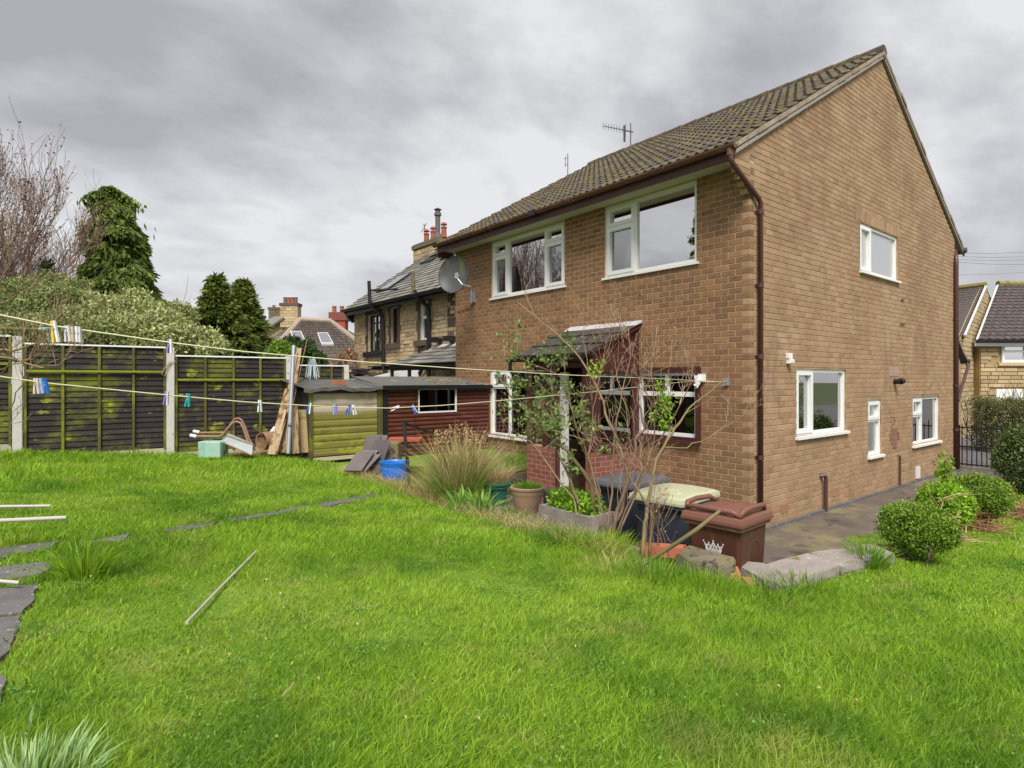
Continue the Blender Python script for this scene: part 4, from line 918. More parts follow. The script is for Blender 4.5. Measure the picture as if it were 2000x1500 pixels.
def stone_chimney(parent, pxl, pxr, pyt, pyb, Y, pots, m='stone'):
    cm, c, ax, za, zb = chimney(parent, pxl, pxr, pyt, pyb, Y, M['stonem'], pots, M['stonedk'])
    u = ax.normalized(); n_ = Vector((-u.y, u.x, 0)); n_ = -n_ if n_.dot(Vector((.626, .78, 0))) > 0 else n_
    b = MB(); H_ = .2; k = 0; z = za
    while z < zb-.1:
        x = -ax.length-(.2 if k % 2 else 0)
        while x < ax.length-.05:
            x2 = min(x+.42, ax.length); xa = max(x, -ax.length)
            b.obox(Vector((c.x, c.y, z+H_/2))+u*(xa+x2)/2+n_*.355, u*((x2-xa)/2-.01), n_*.02, (0, 0, H_/2-.01)); x = x2
        z += H_; k += 1
    part('chimney_stones', b, M[m], cm)
bg_ = thing('bungalow', 'dark-tiled hipped bungalow with two roof windows beyond the fence', 'house', S(620, 720, 32))
A_, B_, C_, D_ = S(585, 626, 34), S(648, 629, 34), S(760, 716, 26), S(500, 722, 26)
u0 = (C_-D_); 
def quadroof(parent, A_, B_, C_, D_, nu, nv, m, name='tiling', th=.03):
    """rows of tiles over the quad D C (eaves) to A B (ridge)"""
    b = MB(); nn = (C_-D_).cross(A_-D_).normalized()
    for j in range(nv):
        t0, t1 = j/nv, (j+1.15)/nv
        for i in range(nu):
            s0, s1 = i/nu, (i+1)/nu
            def Q(s, t): return D_.lerp(A_, t).lerp(C_.lerp(B_, t), s)
            mid = .5*(s0+s1)
            p = [Q(s0+.08/nu, t0)+nn*th*.9, Q(mid, t0)+nn*th*2.2, Q(s1-.08/nu, t0)+nn*th*.9, Q(s1-.08/nu, t1), Q(mid, t1)+nn*th*1.0, Q(s0+.08/nu, t1)]
            b.quad(p[0], p[1], p[4], p[5]); b.quad(p[1], p[2], p[3], p[4]); b.quad(p[0]-nn*th*1.2, p[2]-nn*th*1.2, p[2], p[1], p[0])
    part(name, b, m, parent, kind='stuff')
def slab3(parent, pts, m, th=.12, name='roof'):
    nn = (pts[1]-pts[0]).cross(pts[2]-pts[0]).normalized()
    if nn.z < 0: nn = -nn
    return part(name, MB().prism(pts, -nn*th), m, parent)
slab3(bg_, [D_, C_, B_, A_], M['btile'])
quadroof(bg_, A_, B_, C_, D_, 34, 17, M['btile'], th=.035)
E_ = S(440, 720, 33); slab3(bg_, [D_, A_, E_], M['btile']); quadroof(bg_, A_+Vector((0,0,.01)), A_+Vector((.01,0,0)), D_, E_, 14, 17, M['btile'], th=.03)
G_ = S(790, 700, 36); slab3(bg_, [C_, B_, G_], M['btile'])
part('ridge', MB().tube([A_+Vector((0,0,.05)), B_+Vector((0,0,.05))], .16, 8).tube([A_, D_], .17, 8).tube([B_, C_], .15, 8), M['lichen'] if False else M['verge'], bg_)
part('wall', MB().prism([D_-Vector((0,0,.1)), C_-Vector((0,0,.1)), G_-Vector((0,0,.2)), E_-Vector((0,0,.2))], (0, 0, -2.6)), M['stonem'], bg_)
nn = (C_-D_).cross(A_-D_).normalized()
def on_roof(px, py):
    C = Vector((CAM[0], CAM[1], ZC)); d = S(px, py, 30)-C; t = (D_-C).dot(nn)/d.dot(nn); return C+d*t
for pts in (((622,655),(640,655),(650,674),(629,674)), ((569,652),(588,652),(596,670),(576,671))):
    P = [on_roof(*p)+nn*.13 for p in pts]; sk_ = part('skylight', MB().prism([p+(p-sum(P, Vector())/4)*.12 for p in P], -nn*.12), M['upvc_old'], bg_)
    part('pane', MB().quad(*[p+nn*.01 for p in P]), M['g_sky'], sk_)
cm, c, ax, za, zb = chimney(bg_, 649, 677, 611, 646, 35.5, M['redpaint'], [(653, 'potred', .4), (668, 'potred', .4)], M['redbrick'], cap=.5, flare=.1)
sh2 = thing('terraced_house', 'stone terraced house end with two stone chimneys, over the bungalow hip', 'house', S(560, 700, 44))
stone_chimney(sh2, 551, 585, 593, 640, 42, [(557, 'potdk', .45), (564, 'potred', .45), (571, 'potred', .45), (578, 'potdk', .45)])
stone_chimney(sh2, 528, 550, 601, 640, 48, [(535, 'potdk', .2)], 'mosscope')
p1, p2, p3, p4 = S(500, 655, 42), S(554, 620, 42), S(554, 700, 42), S(500, 700, 42)
part('gable_wall', MB().prism([p1, p2, S(600, 650, 42), S(600, 700, 42), p4], Vector((.6, .78, 0))*3), M['stone'], sh2)
slab3(sh2, [S(496, 657, 41.5), S(554, 619, 41.5), S(540, 617, 47), S(480, 640, 47)], M['slate'])
sh3 = thing('distant_house', 'far stone chimney stack with three pots beside the dark cypress trees', 'house', S(505, 700, 52))
stone_chimney(sh3, 494, 515, 616, 690, 50, [(497, 'potred', .35), (503, 'potdk', .35), (510, 'potdk', .35)])
part('wall', MB().obox(S(490, 700, 52), (2, -1.6, 0), (1, 1.2, 0), (0, 0, 1.5)), M['stonem'], sh3)
# ------------------------------------------------------------------ houses on the right
hA = thing('new_stone_house', 'buff stone house with its gable end and lichen-edged ridge just past the brick gable', 'house', S(1875, 800, 20))
K_, AP, BK = S(1873, 656, 20), S(1916, 560, 24), S(1960, 676, 28)
K0 = K_.copy(); K0.z = 0; BK.z = K_.z; BK0 = BK.copy(); BK0.z = 0
lf = (S(1780, 660, 21.5)-K_); lf.z = 0
part('wall', MB().prism([K0, BK0, BK, AP, K_], lf*.02), M['newmortar'], hA)
part('wall', MB().prism([K0, K_, K_+lf, K0+lf], (BK-K_)*.02), M['newstone'], hA)
ux = (BK-K_).normalized(); Lw = (BK-K_).length; no_ = ux.cross(Vector((0,0,1))).normalized()
if no_.dot(Vector((.626, .78, 0))) > 0: no_ = -no_
cs = MB(); z = 0; k = 0
while z < AP.z-.2:
    lo, hi = 0, Lw
    if z+.16 > K_.z: t = (z+.16-K_.z)/(AP.z-K_.z); lo, hi = Lw/2*t, Lw-Lw/2*t
    x = lo-(.3*((k*37) % 10)/10)
    while x < hi:
        x2 = min(x+R.uniform(.35, .75), hi); xa = max(x, lo)
        if x2-xa > .05: cs.obox(K0+ux*(xa+x2)/2+Vector((0,0,z+.08))+no_*(.02+R.uniform(0, .02)), ux*((x2-xa)/2-.012), no_*.03, (0, 0, .07))
        x = x2
    z += .16; k += 1
part('stonework', cs, M['newstone'], hA, kind='stuff')
APl = AP+lf; slab3(hA, [K_-no_*-.1, AP, APl, K_+lf], M['ntile']); quadroof(hA, APl, AP+no_*.15, K_+no_*.15+Vector((0,0,-.1)), K_+lf, 22, 18, M['ntile'], th=.03)
part('ridge', MB().tube([AP+Vector((0,0,.06))+no_*.15, APl+Vector((0,0,.06))], .13, 8), M['lichen'], hA)
part('verge', MB().bar(K_+no_*.16, AP+no_*.16, .06, .06).bar(AP+no_*.16, BK+no_*.16, .06, .06), M['concrete'], hA)
hB = thing('new_stone_house', 'buff stone house at the right edge with white sash window above garage door', 'house', S(1960, 800, 22))
YB = 21.5
def SB(px, py, Y=YB): return S(px, py, Y)
W0, W1 = SB(1913, 668), SB(2120, 662); W1.z = W0.z
fx = (W1-W0).normalized(); fn = Vector((-.626, -.78, 0)); wL = (W1-W0).length
Wg = W0.copy(); Wg.z = 0
part('wall', MB().prism([W0, W1, Vector((W1.x, W1.y, 0)), Wg], -fn*.3), M['newmortar'], hB)
r0, r1 = S(1948-37, 557+105, YB-.3), None
E0 = SB(1908, 664, YB-.35); E1_ = E0+fx*(wL+.5); Rg0 = S(1949, 557, YB+3.6); Rg1 = Rg0+fx*(wL+.5)
slab3(hB, [E0, E1_, Rg1, Rg0], M['ntile']); quadroof(hB, Rg0, Rg1, E1_, E0, 15, 17, M['ntile'], th=.035)
part('ridge', MB().tube([Rg0+Vector((0,0,.06)), Rg1+Vector((0,0,.06))], .13, 8), M['lichen'], hB)
part('verge', MB().bar(E0, Rg0, .06, .06), M['concrete'], hB)
part('fascia', MB().bar(E0-Vector((0,0,.12))-fn*.1, E1_-Vector((0,0,.12))-fn*.1, .04, .2), M['upvc'], hB)
part('gutter', MB().bar(E0-Vector((0,0,.02))+fn*.04, E1_-Vector((0,0,.02))+fn*.04, .1, .08), M['black'], hB)
ops = []
def toF(px, py): p = SB(px, py); return ((p-Wg).dot(fx), p.z)
wa, wb2 = toF(1954, 666), toF(2003, 708); ga, gb2 = toF(1944, 760), toF(1995, 850)
cs = MB(); z = 0; k = 0
while z < W0.z-.1:
    x = -(.3*((k*37) % 10)/10)
    while x < wL:
        x2 = min(x+R.uniform(.3, .7), wL); xa = max(x, 0)
        inw = any(not (x2 < q[0] or xa > q[1]) and q[2] < z+.07 < q[3] for q in ((wa[0]-.02, wb2[0]+.02, wb2[1]-.1, wa[1]+.02), (ga[0], gb2[0], 0, ga[1])))
        if not inw and x2-xa > .05: cs.obox(Wg+fx*(xa+x2)/2+Vector((0,0,z+.07))+fn*(.01+R.uniform(0, .02)), fx*((x2-xa)/2-.012), fn*.03, (0, 0, .06))
        x = x2
    z += .145; k += 1
part('stonework', cs, M['newstone'], hB, kind='stuff')
def onF(s, z, d): return Wg+fx*s+Vector((0,0,z))+fn*d
def fbox(s0, s1, z0, z1, d0, d1): return MB().hexa([onF(s0,z0,d0),onF(s1,z0,d0),onF(s1,z0,d1),onF(s0,z0,d1),onF(s0,z1,d0),onF(s1,z1,d0),onF(s1,z1,d1),onF(s0,z1,d1)])
wf = MB(); s0, s1, z1, z0 = wa[0], wb2[0], wa[1], wb2[1]
for q in ((s0, s0+.1, z0, z1), (s1-.1, s1, z0, z1), (s0+.101, s1-.101, z0, z0+.1), (s0+.101, s1-.101, z1-.1, z1), (s0+.101, s1-.101, (z0+z1)/2-.03, (z0+z1)/2+.05)): 
    t = fbox(*q, .02, .08); n = len(wf.v); wf.v += t.v; wf.f += [tuple(n+i for i in f) for f in t.f]
wf_ = part('window', wf, M['upvc'], hB); part('pane', fbox(s0+.1, s1-.1, z0+.1, z1-.1, .03, .036), M['g_sky'], wf_); part('sill', fbox(s0-.15, s1+.15, z0-.12, z0-.002, .0, .12), M['newstone'], wf_)
part('curtain', fbox(s0+.1, s0+.35, z0+.1, z1-.1, .005, .01), M['curtain'], hB)
part('garage_door', fbox(ga[0], gb2[0], 0.02, ga[1], .0, .05), M['upvc'], hB)
# ------------------------------------------------------------------ fence
FY = 7.15
fe = thing('fence', 'dark waney-lap fence panels stained with yellow moss between concrete posts', 'fence', (-5.6, FY, .8))
posts = [(-9.63, -9.51, 2.85), (-7.66, -7.54, 2.70), (-5.73, -5.61, 2.60), (-3.80, -3.68, 2.50), (-2.68, -2.58, 2.36)]
for a, b_, t in posts:
    mb = MB().box(a+.012, b_-.012, FY-.07, FY+.05, gz(a, FY)-.2, t-.03).box(a, b_, FY-.05, FY+.04, gz(a, FY)-.2, t-.04); part('post', mb, M['concrete'], fe)
pan = [(-11.4, -9.64, 2.75, 1.2), (-9.5, -7.67, 2.66, 1.13), (-7.53, -5.74, 2.56, .93), (-5.60, -3.81, 2.43, .84), (-3.67, -2.69, 2.30, .8)]
for k, (a, b_, t, z0) in enumerate(pan):
    n = 19 if k < 4 else 17; h = (t-z0-.02)/n
    for j in range(n):
        z = z0+j*h; d = .018; w1_, w2_ = mnoise.noise((j*3.1, k, 0))*.006, mnoise.noise((j*1.3, k+5, 0))*.006
        bd = MB().hexa([(a, FY-.032, z+w1_), (b_, FY-.032, z+w2_), (b_, FY-.02, z+w2_), (a, FY-.02, z+w1_), (a, FY-.014, z+h*1.12), (b_, FY-.014, z+h*1.12), (b_, FY-.003, z+h*1.12), (a, FY-.003, z+h*1.12)])
        part('board', bd, M['fence'], fe)
    for s in (0, .25, .5, .75, 1):
        x = a+(b_-a)*s; x0_, x1_ = (x-.018, x+.018) if 0 < s < 1 else ((x, x+.03) if s == 0 else (x-.03, x))
        part('batten', MB().box(x0_, x1_, FY-.06, FY-.034, z0-.02, t-.005), M['batten'], fe)
    zr = t-.41 if k < 4 else t-.5
    part('rail', MB().box(a+.03, b_-.03, FY-.085, FY-.0605, zr, zr+.035), M['rail'], fe)
    part('capping', MB().box(a, b_, FY-.055, FY+.02, t-.005, t+.018), M['white'], fe)
    part('gravel_board', MB().box(a, b_, FY-.04, FY+.01, gz((a+b_)/2, FY)-.25, z0-.02), M['gravelboard'], fe)
part('rope_loop', MB().tube([(-5.66, FY-.09, 2.33), (-5.72, FY-.1, 2.28), (-5.78, FY-.1, 2.2), (-5.8, FY-.09, 2.12), (-5.76, FY-.09, 2.1), (-5.73, FY-.09, 2.2), (-5.7, FY-.09, 2.33), (-5.6, FY-.09, 2.34)], .006, 5), M['straw'], fe)
# ------------------------------------------------------------------ sheds
def lap(b, s0, s1, z0, h, y, bulge):      # one half-log board facing -y
    n = 5; rows = []
    for i in range(n+1):
        t = i/n; rows.append((z0+h*t*1.0, y-bulge*math.sin(math.pi*min(t*1.02, 1))**.6 if 0 < t < 1 else y))
    for i in range(n): b.quad((s0, rows[i][1], rows[i][0]), (s1, rows[i][1], rows[i][0]), (s1, rows[i+1][1], rows[i+1][0]), (s0, rows[i+1][1], rows[i+1][0]))
    b.quad((s0, y+.015, z0), (s0, y+.015, z0+h), *[(s0, r[1], r[0]) for r in reversed(rows)]); b.quad((s1, y+.015, z0+h), (s1, y+.015, z0), *[(s1, r[1], r[0]) for r in rows])
rs = thing('log_lap_shed', 'long maroon half-log shed with a grimy window and grey felt roof against the house', 'shed', (-1.2, 5.9, .6))
SYF = 5.9
part('body', MB().box(-2.42, -.02, SYF+.02, 7.05, .55, 1.86), M['roomdark'], rs)
n = 16; h = 1.3/n
for j in range(n):
    z = .58+j*h
    for s0, s1 in ((-2.36, -1.78), (-1.77, -.03)):
        segs = [(s0, s1)]
        if s1 > -1 and z+h > 1.38 and z < 1.86: segs = [(-.83, -.03)] if z+h > 1.42 else segs
        if s1 > -1 and z+h > 1.42: segs = [(-.83, -.03), (-1.77, -1.70)]
        for a, b_ in segs:
            b = MB(); lap(b, a, b_, z, h, SYF+.0, .022); part('board', b, M['loglap'], rs)
part('corner_post', MB().box(-2.45, -2.365, SYF-.04, SYF+.02, .55, 1.88), M['black'], rs)
wn = part('window', wall_back('y', SYF-.03, -1.71, -.84, 1.39, 1.86, [(-1.69, -.87, 1.42, 1.84)], 0, .04), M['upvc_old'], rs)
part('pane', MB().box(-1.69, -.87, SYF-.01, SYF-.005, 1.42, 1.84), M['g_dark'], wn)
part('roof', MB().prism([(-2.5, SYF-.1, 1.88), (-2.5, 7.12, 2.06), (-2.5, 7.12, 2.1), (-2.5, SYF-.1, 1.92)], (2.49, 0, 0)), M['felt'], rs)
part('felt_edge', MB().box(-2.5, -.01, SYF-.125, SYF-.101, 1.85, 1.93), M['black'], rs)
ld = MB()
for k in range(60):
    x, y = R.uniform(-1.3, -.1), R.uniform(5.85, 7.0); z = 1.925+(y-5.8)*.135; ld.obox((x, y, z+.006), (R.uniform(.02, .05), R.uniform(-.02, .03), 0), (.0, .012, 0), (0, 0, .006))
solo('roof_litter', ld, M['straw'], None, None, kind='stuff')
gs = thing('small_shed', 'low mossy timber shed with bleached upper boards and sagging felt', 'shed', (-3.1, 5.9, .68))
part('body', MB().box(-3.78, -2.5, SYF+.03, 7.05, .6, 1.84), M['roomdark'], gs)
n = 9; h = (1.80-.70)/n
for j in range(n):
    z = .72+j*h; b = MB(); lap(b, -3.74, -2.56, z, h*.985, SYF, .012); part('board', b, M['bleached'] if j >= 6 else M['mossboard'], gs)
part('corner_post', MB().box(-3.80, -3.745, SYF-.03, SYF+.03, .62, 1.86), M['batten'], gs)
part('corner_post', MB().box(-2.555, -2.46, SYF-.035, SYF+.03, .62, 1.86), M['batten'], gs)
part('header', MB().box(-3.74, -2.56, SYF-.02, SYF+.01, 1.80, 1.87), M['maroon'], gs)
part('sill_board', MB().box(-3.78, -2.46, SYF-.03, SYF+.02, .64, .70), M['gravelboard'], gs)
rfm = MB(); nx = 14
for i in range(nx):
    x0_, x1_ = -3.93+i*1.46/nx, -3.93+(i+1)*1.46/nx
    w_ = lambda x, e: .018*math.sin(x*7)+.012*math.sin(x*17+e)
    rfm.quad((x0_, SYF-.12, 1.90+w_(x0_, 0)), (x1_, SYF-.12, 1.90+w_(x1_, 0)), (x1_, 7.1, 2.04), (x0_, 7.1, 2.04))
    rfm.quad((x0_, SYF-.125, 1.84+w_(x0_, 1)), (x1_, SYF-.125, 1.84+w_(x1_, 1)), (x1_, SYF-.12, 1.90+w_(x1_, 0)), (x0_, SYF-.12, 1.90+w_(x0_, 0)))
part('felt', rfm, M['felt'], gs, smooth=False)
q = PY(662, 748, 6.1); loose = MB().obox((q.x, 6.1, 1.98), (.11, .02, 0), (-.01, .06, 0), (0, 0, .035)); o = solo('loose_brick', loose, M['orange'], 'two orange bricks\' worth of loose brick resting on the small shed roof', 'brick'); o['label'] = 'orange brick resting alone on the roof of the small mossy shed'
# leaning timber, pole, pipes beside the small shed
def plank(pb, pt, Yb, Yt, wpx, m, label, th=.02, grp='timber leaning beside the small shed', name='plank'):
    a, c = S(pb[0], pb[1], Yb), S(pt[0], pt[1], Yt); wd = wpx/F*((Yb+Yt)/2); d = (c-a); rgt = Vector((.78, -.626, 0)); nrm = rgt.cross(d).normalized()
    rgt = d.cross(nrm).normalized(); return solo(name, MB().obox((a+c)/2, d/2, rgt*wd/2, nrm*th/2), M[m], label, 'plank', grp)
plank((532,888),(566,760),9.6,10.2,18,'wood','widest rotten plank leaning at the left of the timber bundle',.03)
plank((547,878),(578,690),9.9,10.5,8,'wood','tall thin pale lath leaning next to the metal pole')
plank((578,886),(576,790),9.7,9.9,13,'wood','short stout pale plank just right of the metal pole',.03)
plank((592,884),(594,800),9.95,10.05,22,'chip','flat mossy chipboard offcut standing against the small shed')
plank((555,884),(585,680),9.8,10.6,10,'wood','tallest upright plank behind the metal pole')
plank((538,880),(558,800),9.7,9.9,5,'wood','short narrow lath at the foot of the rotten plank')
plank((560,880),(572,735),9.8,10.2,5,'wood','slim middle lath leaning behind the metal pole')
solo('cane', MB().tube([S(553,880,9.9), S(600,662,10.4)], .007, 5), M['straw'], 'long thin bamboo cane leaning right above the timber bundle', 'cane')
solo('metal_pole', MB().tube([S(563,886,9.5), S(574,675,10.0)], .034, 10).tube([S(566,830,9.6), S(566,826,9.6)], .04, 10), M['galv'], 'grey galvanised scaffold-like pole leaning among the planks', 'pole', smooth=False)
rt_ = thing('rusty_tube', 'short rusty round tube stuffed with dead grass at the fence foot', 'tube', S(510, 872, 10.0))
d = Vector((.78, -.626, 0))*.5+Vector((.626, .78, 0))*.8; c = S(510, 862, 9.9); 
tb = MB(); n = 20; dd = d.normalized(); sx = dd.cross(Vector((0,0,1))).normalized(); sz = sx.cross(dd)
for q, r_ in ((0, .155), (.45, .155), (.45, .135), (0.005, .135)):
    for k in range(n): a = 2*math.pi*k/n; tb.v.append(tuple(c+dd*q+sx*math.cos(a)*r_+sz*math.sin(a)*r_))
for i in range(3):
    for k in range(n): tb.f.append((i*n+k, i*n+(k+1) % n, (i+1)*n+(k+1) % n, (i+1)*n+k))
for k in range(n): tb.f.append((k, 3*n+k, 3*n+(k+1) % n, (k+1) % n))
part('shell', tb, M['rust'], rt_)
sg = MB()
for k in range(260):
    a, r_ = R.uniform(0, 6.28), R.uniform(0, .12); p = c+dd*.1+sx*math.cos(a)*r_+sz*math.sin(a)*r_-sz*.02; e = p-dd*R.uniform(.05, .16)+Vector((R.uniform(-.06,.06), R.uniform(-.06,.06), R.uniform(-.06,.04)))
    sg.quad(p, p+sz*.006, e)
part('straw', sg, M['straw'], rt_, kind='stuff')
solo('drain_pipe', MB().tube([S(518,868,10.2), S(540,838,10.5)], .07, 10), M['upvc_old'], 'short white drain pipe behind the rusty tube', 'pipe')
# wheelbarrow upside down
wbw = thing('wheelbarrow', 'upturned grey wheelbarrow with bent handles and pale grips by the fence', 'wheelbarrow', S(450, 888, 9.6))
def W(px, py, Y): return S(px, py, Y)
tray = [W(431,862,9.5), W(492,889,9.3), W(494,868,9.35), W(440,850,9.5)]
back = [W(447,846,9.9), W(495,866,9.8), W(494,868,9.35), W(440,850,9.5)]
tr = MB().prism(tray, Vector((.01, .02, 0))).quad(*back); part('tray', tr, M['barrowp'], wbw)
part('tray_rim', MB().tube([tray[0], tray[1]], .012, 6).tube([tray[3], tray[2]], .01, 6), M['rust'], wbw)
def curve(pts, Y): return [W(px, py, Y+k*.0) for k, (px, py) in enumerate(pts)]
for (pts, Y) in (([(372,850),(385,852),(428,852),(436,848),(443,838),(455,826),(462,823),(470,826),(476,838),(484,862),(498,880)], 9.45), ([(378,842),(390,845),(437,845),(443,841),(450,829),(459,818),(466,817),(472,820),(480,836),(487,858),(500,878)], 9.75)):
    part('handle', MB().tube(curve(pts, Y), .016, 8), M['rust'], wbw); part('grip', MB().tube(curve([(pts[0][0], pts[0][1]), (pts[0][0]+12, pts[0][1]+2.5)], Y), .026, 8), M['upvc_old'], wbw)
bx = MB(); c = S(418, 877, 9.45); bx.obox(c, Vector((.78,-.626,0))*.17, Vector((.626,.78,0))*.14, (0,0,.13)).obox(c+Vector((-.1,.08,.0)), Vector((.78,-.626,0))*.06, Vector((.626,.78,0))*.145, (0,0,.135))
o = solo('mint_block', bx, M['mint'], 'faded mint-green block sitting beside the upturned wheelbarrow', 'block')
md = o.modifiers.new('b', 'BEVEL'); md.width = .015; md.segments = 2
# ------------------------------------------------------------------ wheelie bins
def bin_(name, cx, cy, ang, label, body, lid, rim, style, k_=(1, 1)):
    """240 litre bin; front faces local -x"""
    t = thing(name, label, 'wheelie bin', (cx, cy, 0), 'wheelie bins lined up behind the retaining wall')
    c = (cx, cy); w2, d2 = .28, .35
    b = MB(); rows = [(.10, .78, .74), (.5, .88, .87), (.90, .955, .96), (.96, .96, .97)]
    b.v = []; 
    for z, fw, fd in rows:
        x0, x1, y0, y1 = cx-d2*fd, cx+d2*fd*.94, cy-w2*fw, cy+w2*fw; r = .035
        for (x, y) in ((x0+r,y0),(x1-r,y0),(x1,y0+r),(x1,y1-r),(x1-r,y1),(x0+r,y1),(x0,y1-r),(x0,y0+r)): b.v.append((x, y, z))
    for i in range(3):
        for k in range(8): b.f.append((i*8+k, i*8+(k+1) % 8, i*8+8+(k+1) % 8, i*8+8+k))
    b.f.append(tuple(reversed(range(8)))); part('body', b.sc(c, k_).rot(ang, c), body, t)
    # recessed arch outlines on the faces
    def arch(face):
        pts = []
        for k in range(0, 9):
            a = math.pi*k/8; u = math.cos(a)*.13; z = .70+math.sin(a)**.6*.12
            pts.append((u, z))
        pts = [(.13, .3)]+pts+[(-.13, .3)]
        P = []
        for u, z in pts:
            f = .74+(z-.1)*.27; g = .78+(z-.1)*.21
            P.append((cx-d2*f-.002, cy+u, z) if face == 'f' else (cx+u, cy-w2*g-.002, z))
        return MB().tube(P, .006, 5)
    part('moulding', arch('s').sc(c, k_).rot(ang, c), body, t)
    if style != 'brown': part('moulding', arch('f').sc(c, k_).rot(ang, c), body, t)
    rm = MB()
    for (x0, x1, y0, y1, z0, z1) in ((-.385,.36,-.30,.30,.955,.985),(-.375,.35,-.29,.29,.925,.954)): rm.box(cx+x0, cx+x1, cy+y0, cy+y1, z0, z1)
    part('rim', rm.sc(c, k_).rot(ang, c), rim, t)
    ld = MB(); n = 9; H0 = .99
    # lid: domed top with a pulled-down edge
    xs_ = [-.40,-.385,-.36,-.2,0,.2,.33,.365,.37]; ys_ = [-.31,-.30,-.27,-.14,0,.14,.27,.30,.31]
    def hz_(i, j):
        e = (i in (0, 8)) or (j in (0, 8)); e2 = (i in (1, 7)) or (j in (1, 7))
        x, y = xs_[i], ys_[j]; z = H0+.055-.10*(x+.02)**2-.12*y*y
        if style == 'brown': z = H0+.05+.012*math.cos(y*9) -.06*x*x
        if e: z = H0-.01
        elif e2: z = H0+.022
        return z
    base = len(ld.v)
    for i in range(9):
        for j in range(9): ld.v.append((cx+xs_[i], cy+ys_[j], hz_(i, j)))
    for i in range(8):
        for j in range(8): ld.f.append((i*9+j, (i+1)*9+j, (i+1)*9+j+1, i*9+j+1))
    ld.v += [(cx+xs_[i], cy+ys_[j], H0-.03) for i, j in ((0,0),(8,0),(8,8),(0,8))]
    q = len(ld.v)-4; cr_ = [0, 72, 80, 8]
    for k in range(4): pass
    ld.box(cx-.40, cx+.37, cy-.31, cy+.31, H0-.03, H0-.011)
    lo = part('lid', ld.sc(c, k_).rot(ang, c), lid, t, smooth=False)
    if style == 'brown':
        for s in (-1, 1):
            P = [(cx-.36, cy+s*.26, 1.03), (cx-.30, cy+s*.285, 1.075), (cx-.1, cy+s*.285, 1.085), (cx+.2, cy+s*.28, 1.075), (cx+.3, cy+s*.25, 1.03)]
            part('lid_bar', MB().tube(P, .022, 8).sc(c, k_).rot(ang, c), lid, lo, smooth=True)
        part('lid_bar', MB().tube([(cx-.35, cy-.27, 1.04), (cx-.375, cy-.2, 1.065), (cx-.375, cy+.2, 1.065), (cx-.35, cy+.27, 1.04)], .02, 8).sc(c, k_).rot(ang, c), lid, lo, smooth=True)
    if style == 'cream': part('lid_hole', MB().lathe((cx-.18, cy-.08, 1.035), [(.001, .004), (.075, .004), (.085, .011), (.095, .004), (.097, -.01)], 24).sc(c, k_).rot(ang, c), lid, lo)
    hb = MB().tube([(cx+.40, cy-.22, .97), (cx+.40, cy+.22, .97)], .016, 8).box(cx+.345, cx+.41, cy-.24, cy-.2, .95, 1.0).box(cx+.345, cx+.41, cy+.2, cy+.24, .95, 1.0)
    part('handle', hb.sc(c, k_).rot(ang, c), rim, t)
    for s in (-1, 1): part('wheel', MB().tube([(cx+.27, cy+s*.24-.025, .1), (cx+.27, cy+s*.24+.025, .1)], .1, 16).sc(c, k_).rot(ang, c), M['black'], t)
    return t
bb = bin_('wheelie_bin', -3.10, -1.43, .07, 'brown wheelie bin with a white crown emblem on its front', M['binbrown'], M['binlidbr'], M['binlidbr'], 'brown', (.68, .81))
bin_('wheelie_bin', -2.76, -.70, .10, 'slate grey wheelie bin with a pale cream lid, between two others', M['bingrey'], M['bincream'], M['binrim'], 'cream', (.9, .88))
bin_('wheelie_bin', -2.50, .02, .14, 'dark wheelie bin with a flat grey lid, nearest the porch', M['bingrey'], M['bindark'], M['bingrey'], 'grey', (.9, .82))
# crown emblem, flat print on the front of the brown bin
cw = MB(); fx_ = lambda z: -3.10-.68*.35*(.74+(z-.1)*.27)-.004
def em(u, v, s=1): z = .725+v*.8; return (fx_(z), -1.43-u*.8, z)
def stroke(p, q, w=.008):
    (a, b_), (c_, d_) = p, q; dx_, dy_ = c_-a, d_-b_; l = math.hypot(dx_, dy_) or 1; nx_, ny_ = -dy_/l*w/2, dx_/l*w/2
    cw.quad(em(a+nx_, b_+ny_), em(c_+nx_, d_+ny_), em(c_-nx_, d_-ny_), em(a-nx_, b_-ny_))
for k in range(-5, 6):
    u = k*.0105; stroke((u, -.06), (u*1.1, .0), .006)
for k in range(-6, 7):
    u = k*.011; stroke((u, .004), (u*1.25, .04-.012*(k % 2)), .006)
for u in (-.07, -.035, 0, .035, .07): stroke((u*.8, .02), (u, .075), .009)
stroke((-.05, -.052), (.05, -.052)); stroke((-.055, 0), (.055, 0), .006)
top_ = [(-.10, .095), (-.062, .055), (-.034, .088), (-.0, .055), (.034, .088), (.062, .055), (.10, .095)]
top_ = [(-.095, .09), (-.07, .045), (-.045, .08), (-.025, .05), (0, .105), (.025, .05), (.045, .08), (.07, .045), (.095, .09)]
for a, b_ in zip(top_, top_[1:]): stroke(a, b_, .011)
stroke((-.095, .09), (-.055, 0), .011); stroke((.095, .09), (.055, 0), .011)
for a, b_ in (((-.06, .03), (.0, .03)), ((0, .03), (.06, .03)), ((-.045, .05), (-.02, .01)), ((.045, .05), (.02, .01)), ((-.02, .045), (.02, .01)), ((.02, .045), (-.02, .01))): stroke(a, b_, .006)
for u, v_ in ((-.1, .1), (.1, .1), (-.047, .09), (.047, .09), (0, .115)):
    for k in range(6):
        a = k*math.pi/3; cw.quad(em(u, v_), em(u+.008*math.cos(a), v_+.008*math.sin(a)), em(u+.008*math.cos(a+1.05), v_+.008*math.sin(a+1.05)))
part('crown_emblem', cw.rot(.07, (-3.10, -1.43)), M['upvc'], bb)
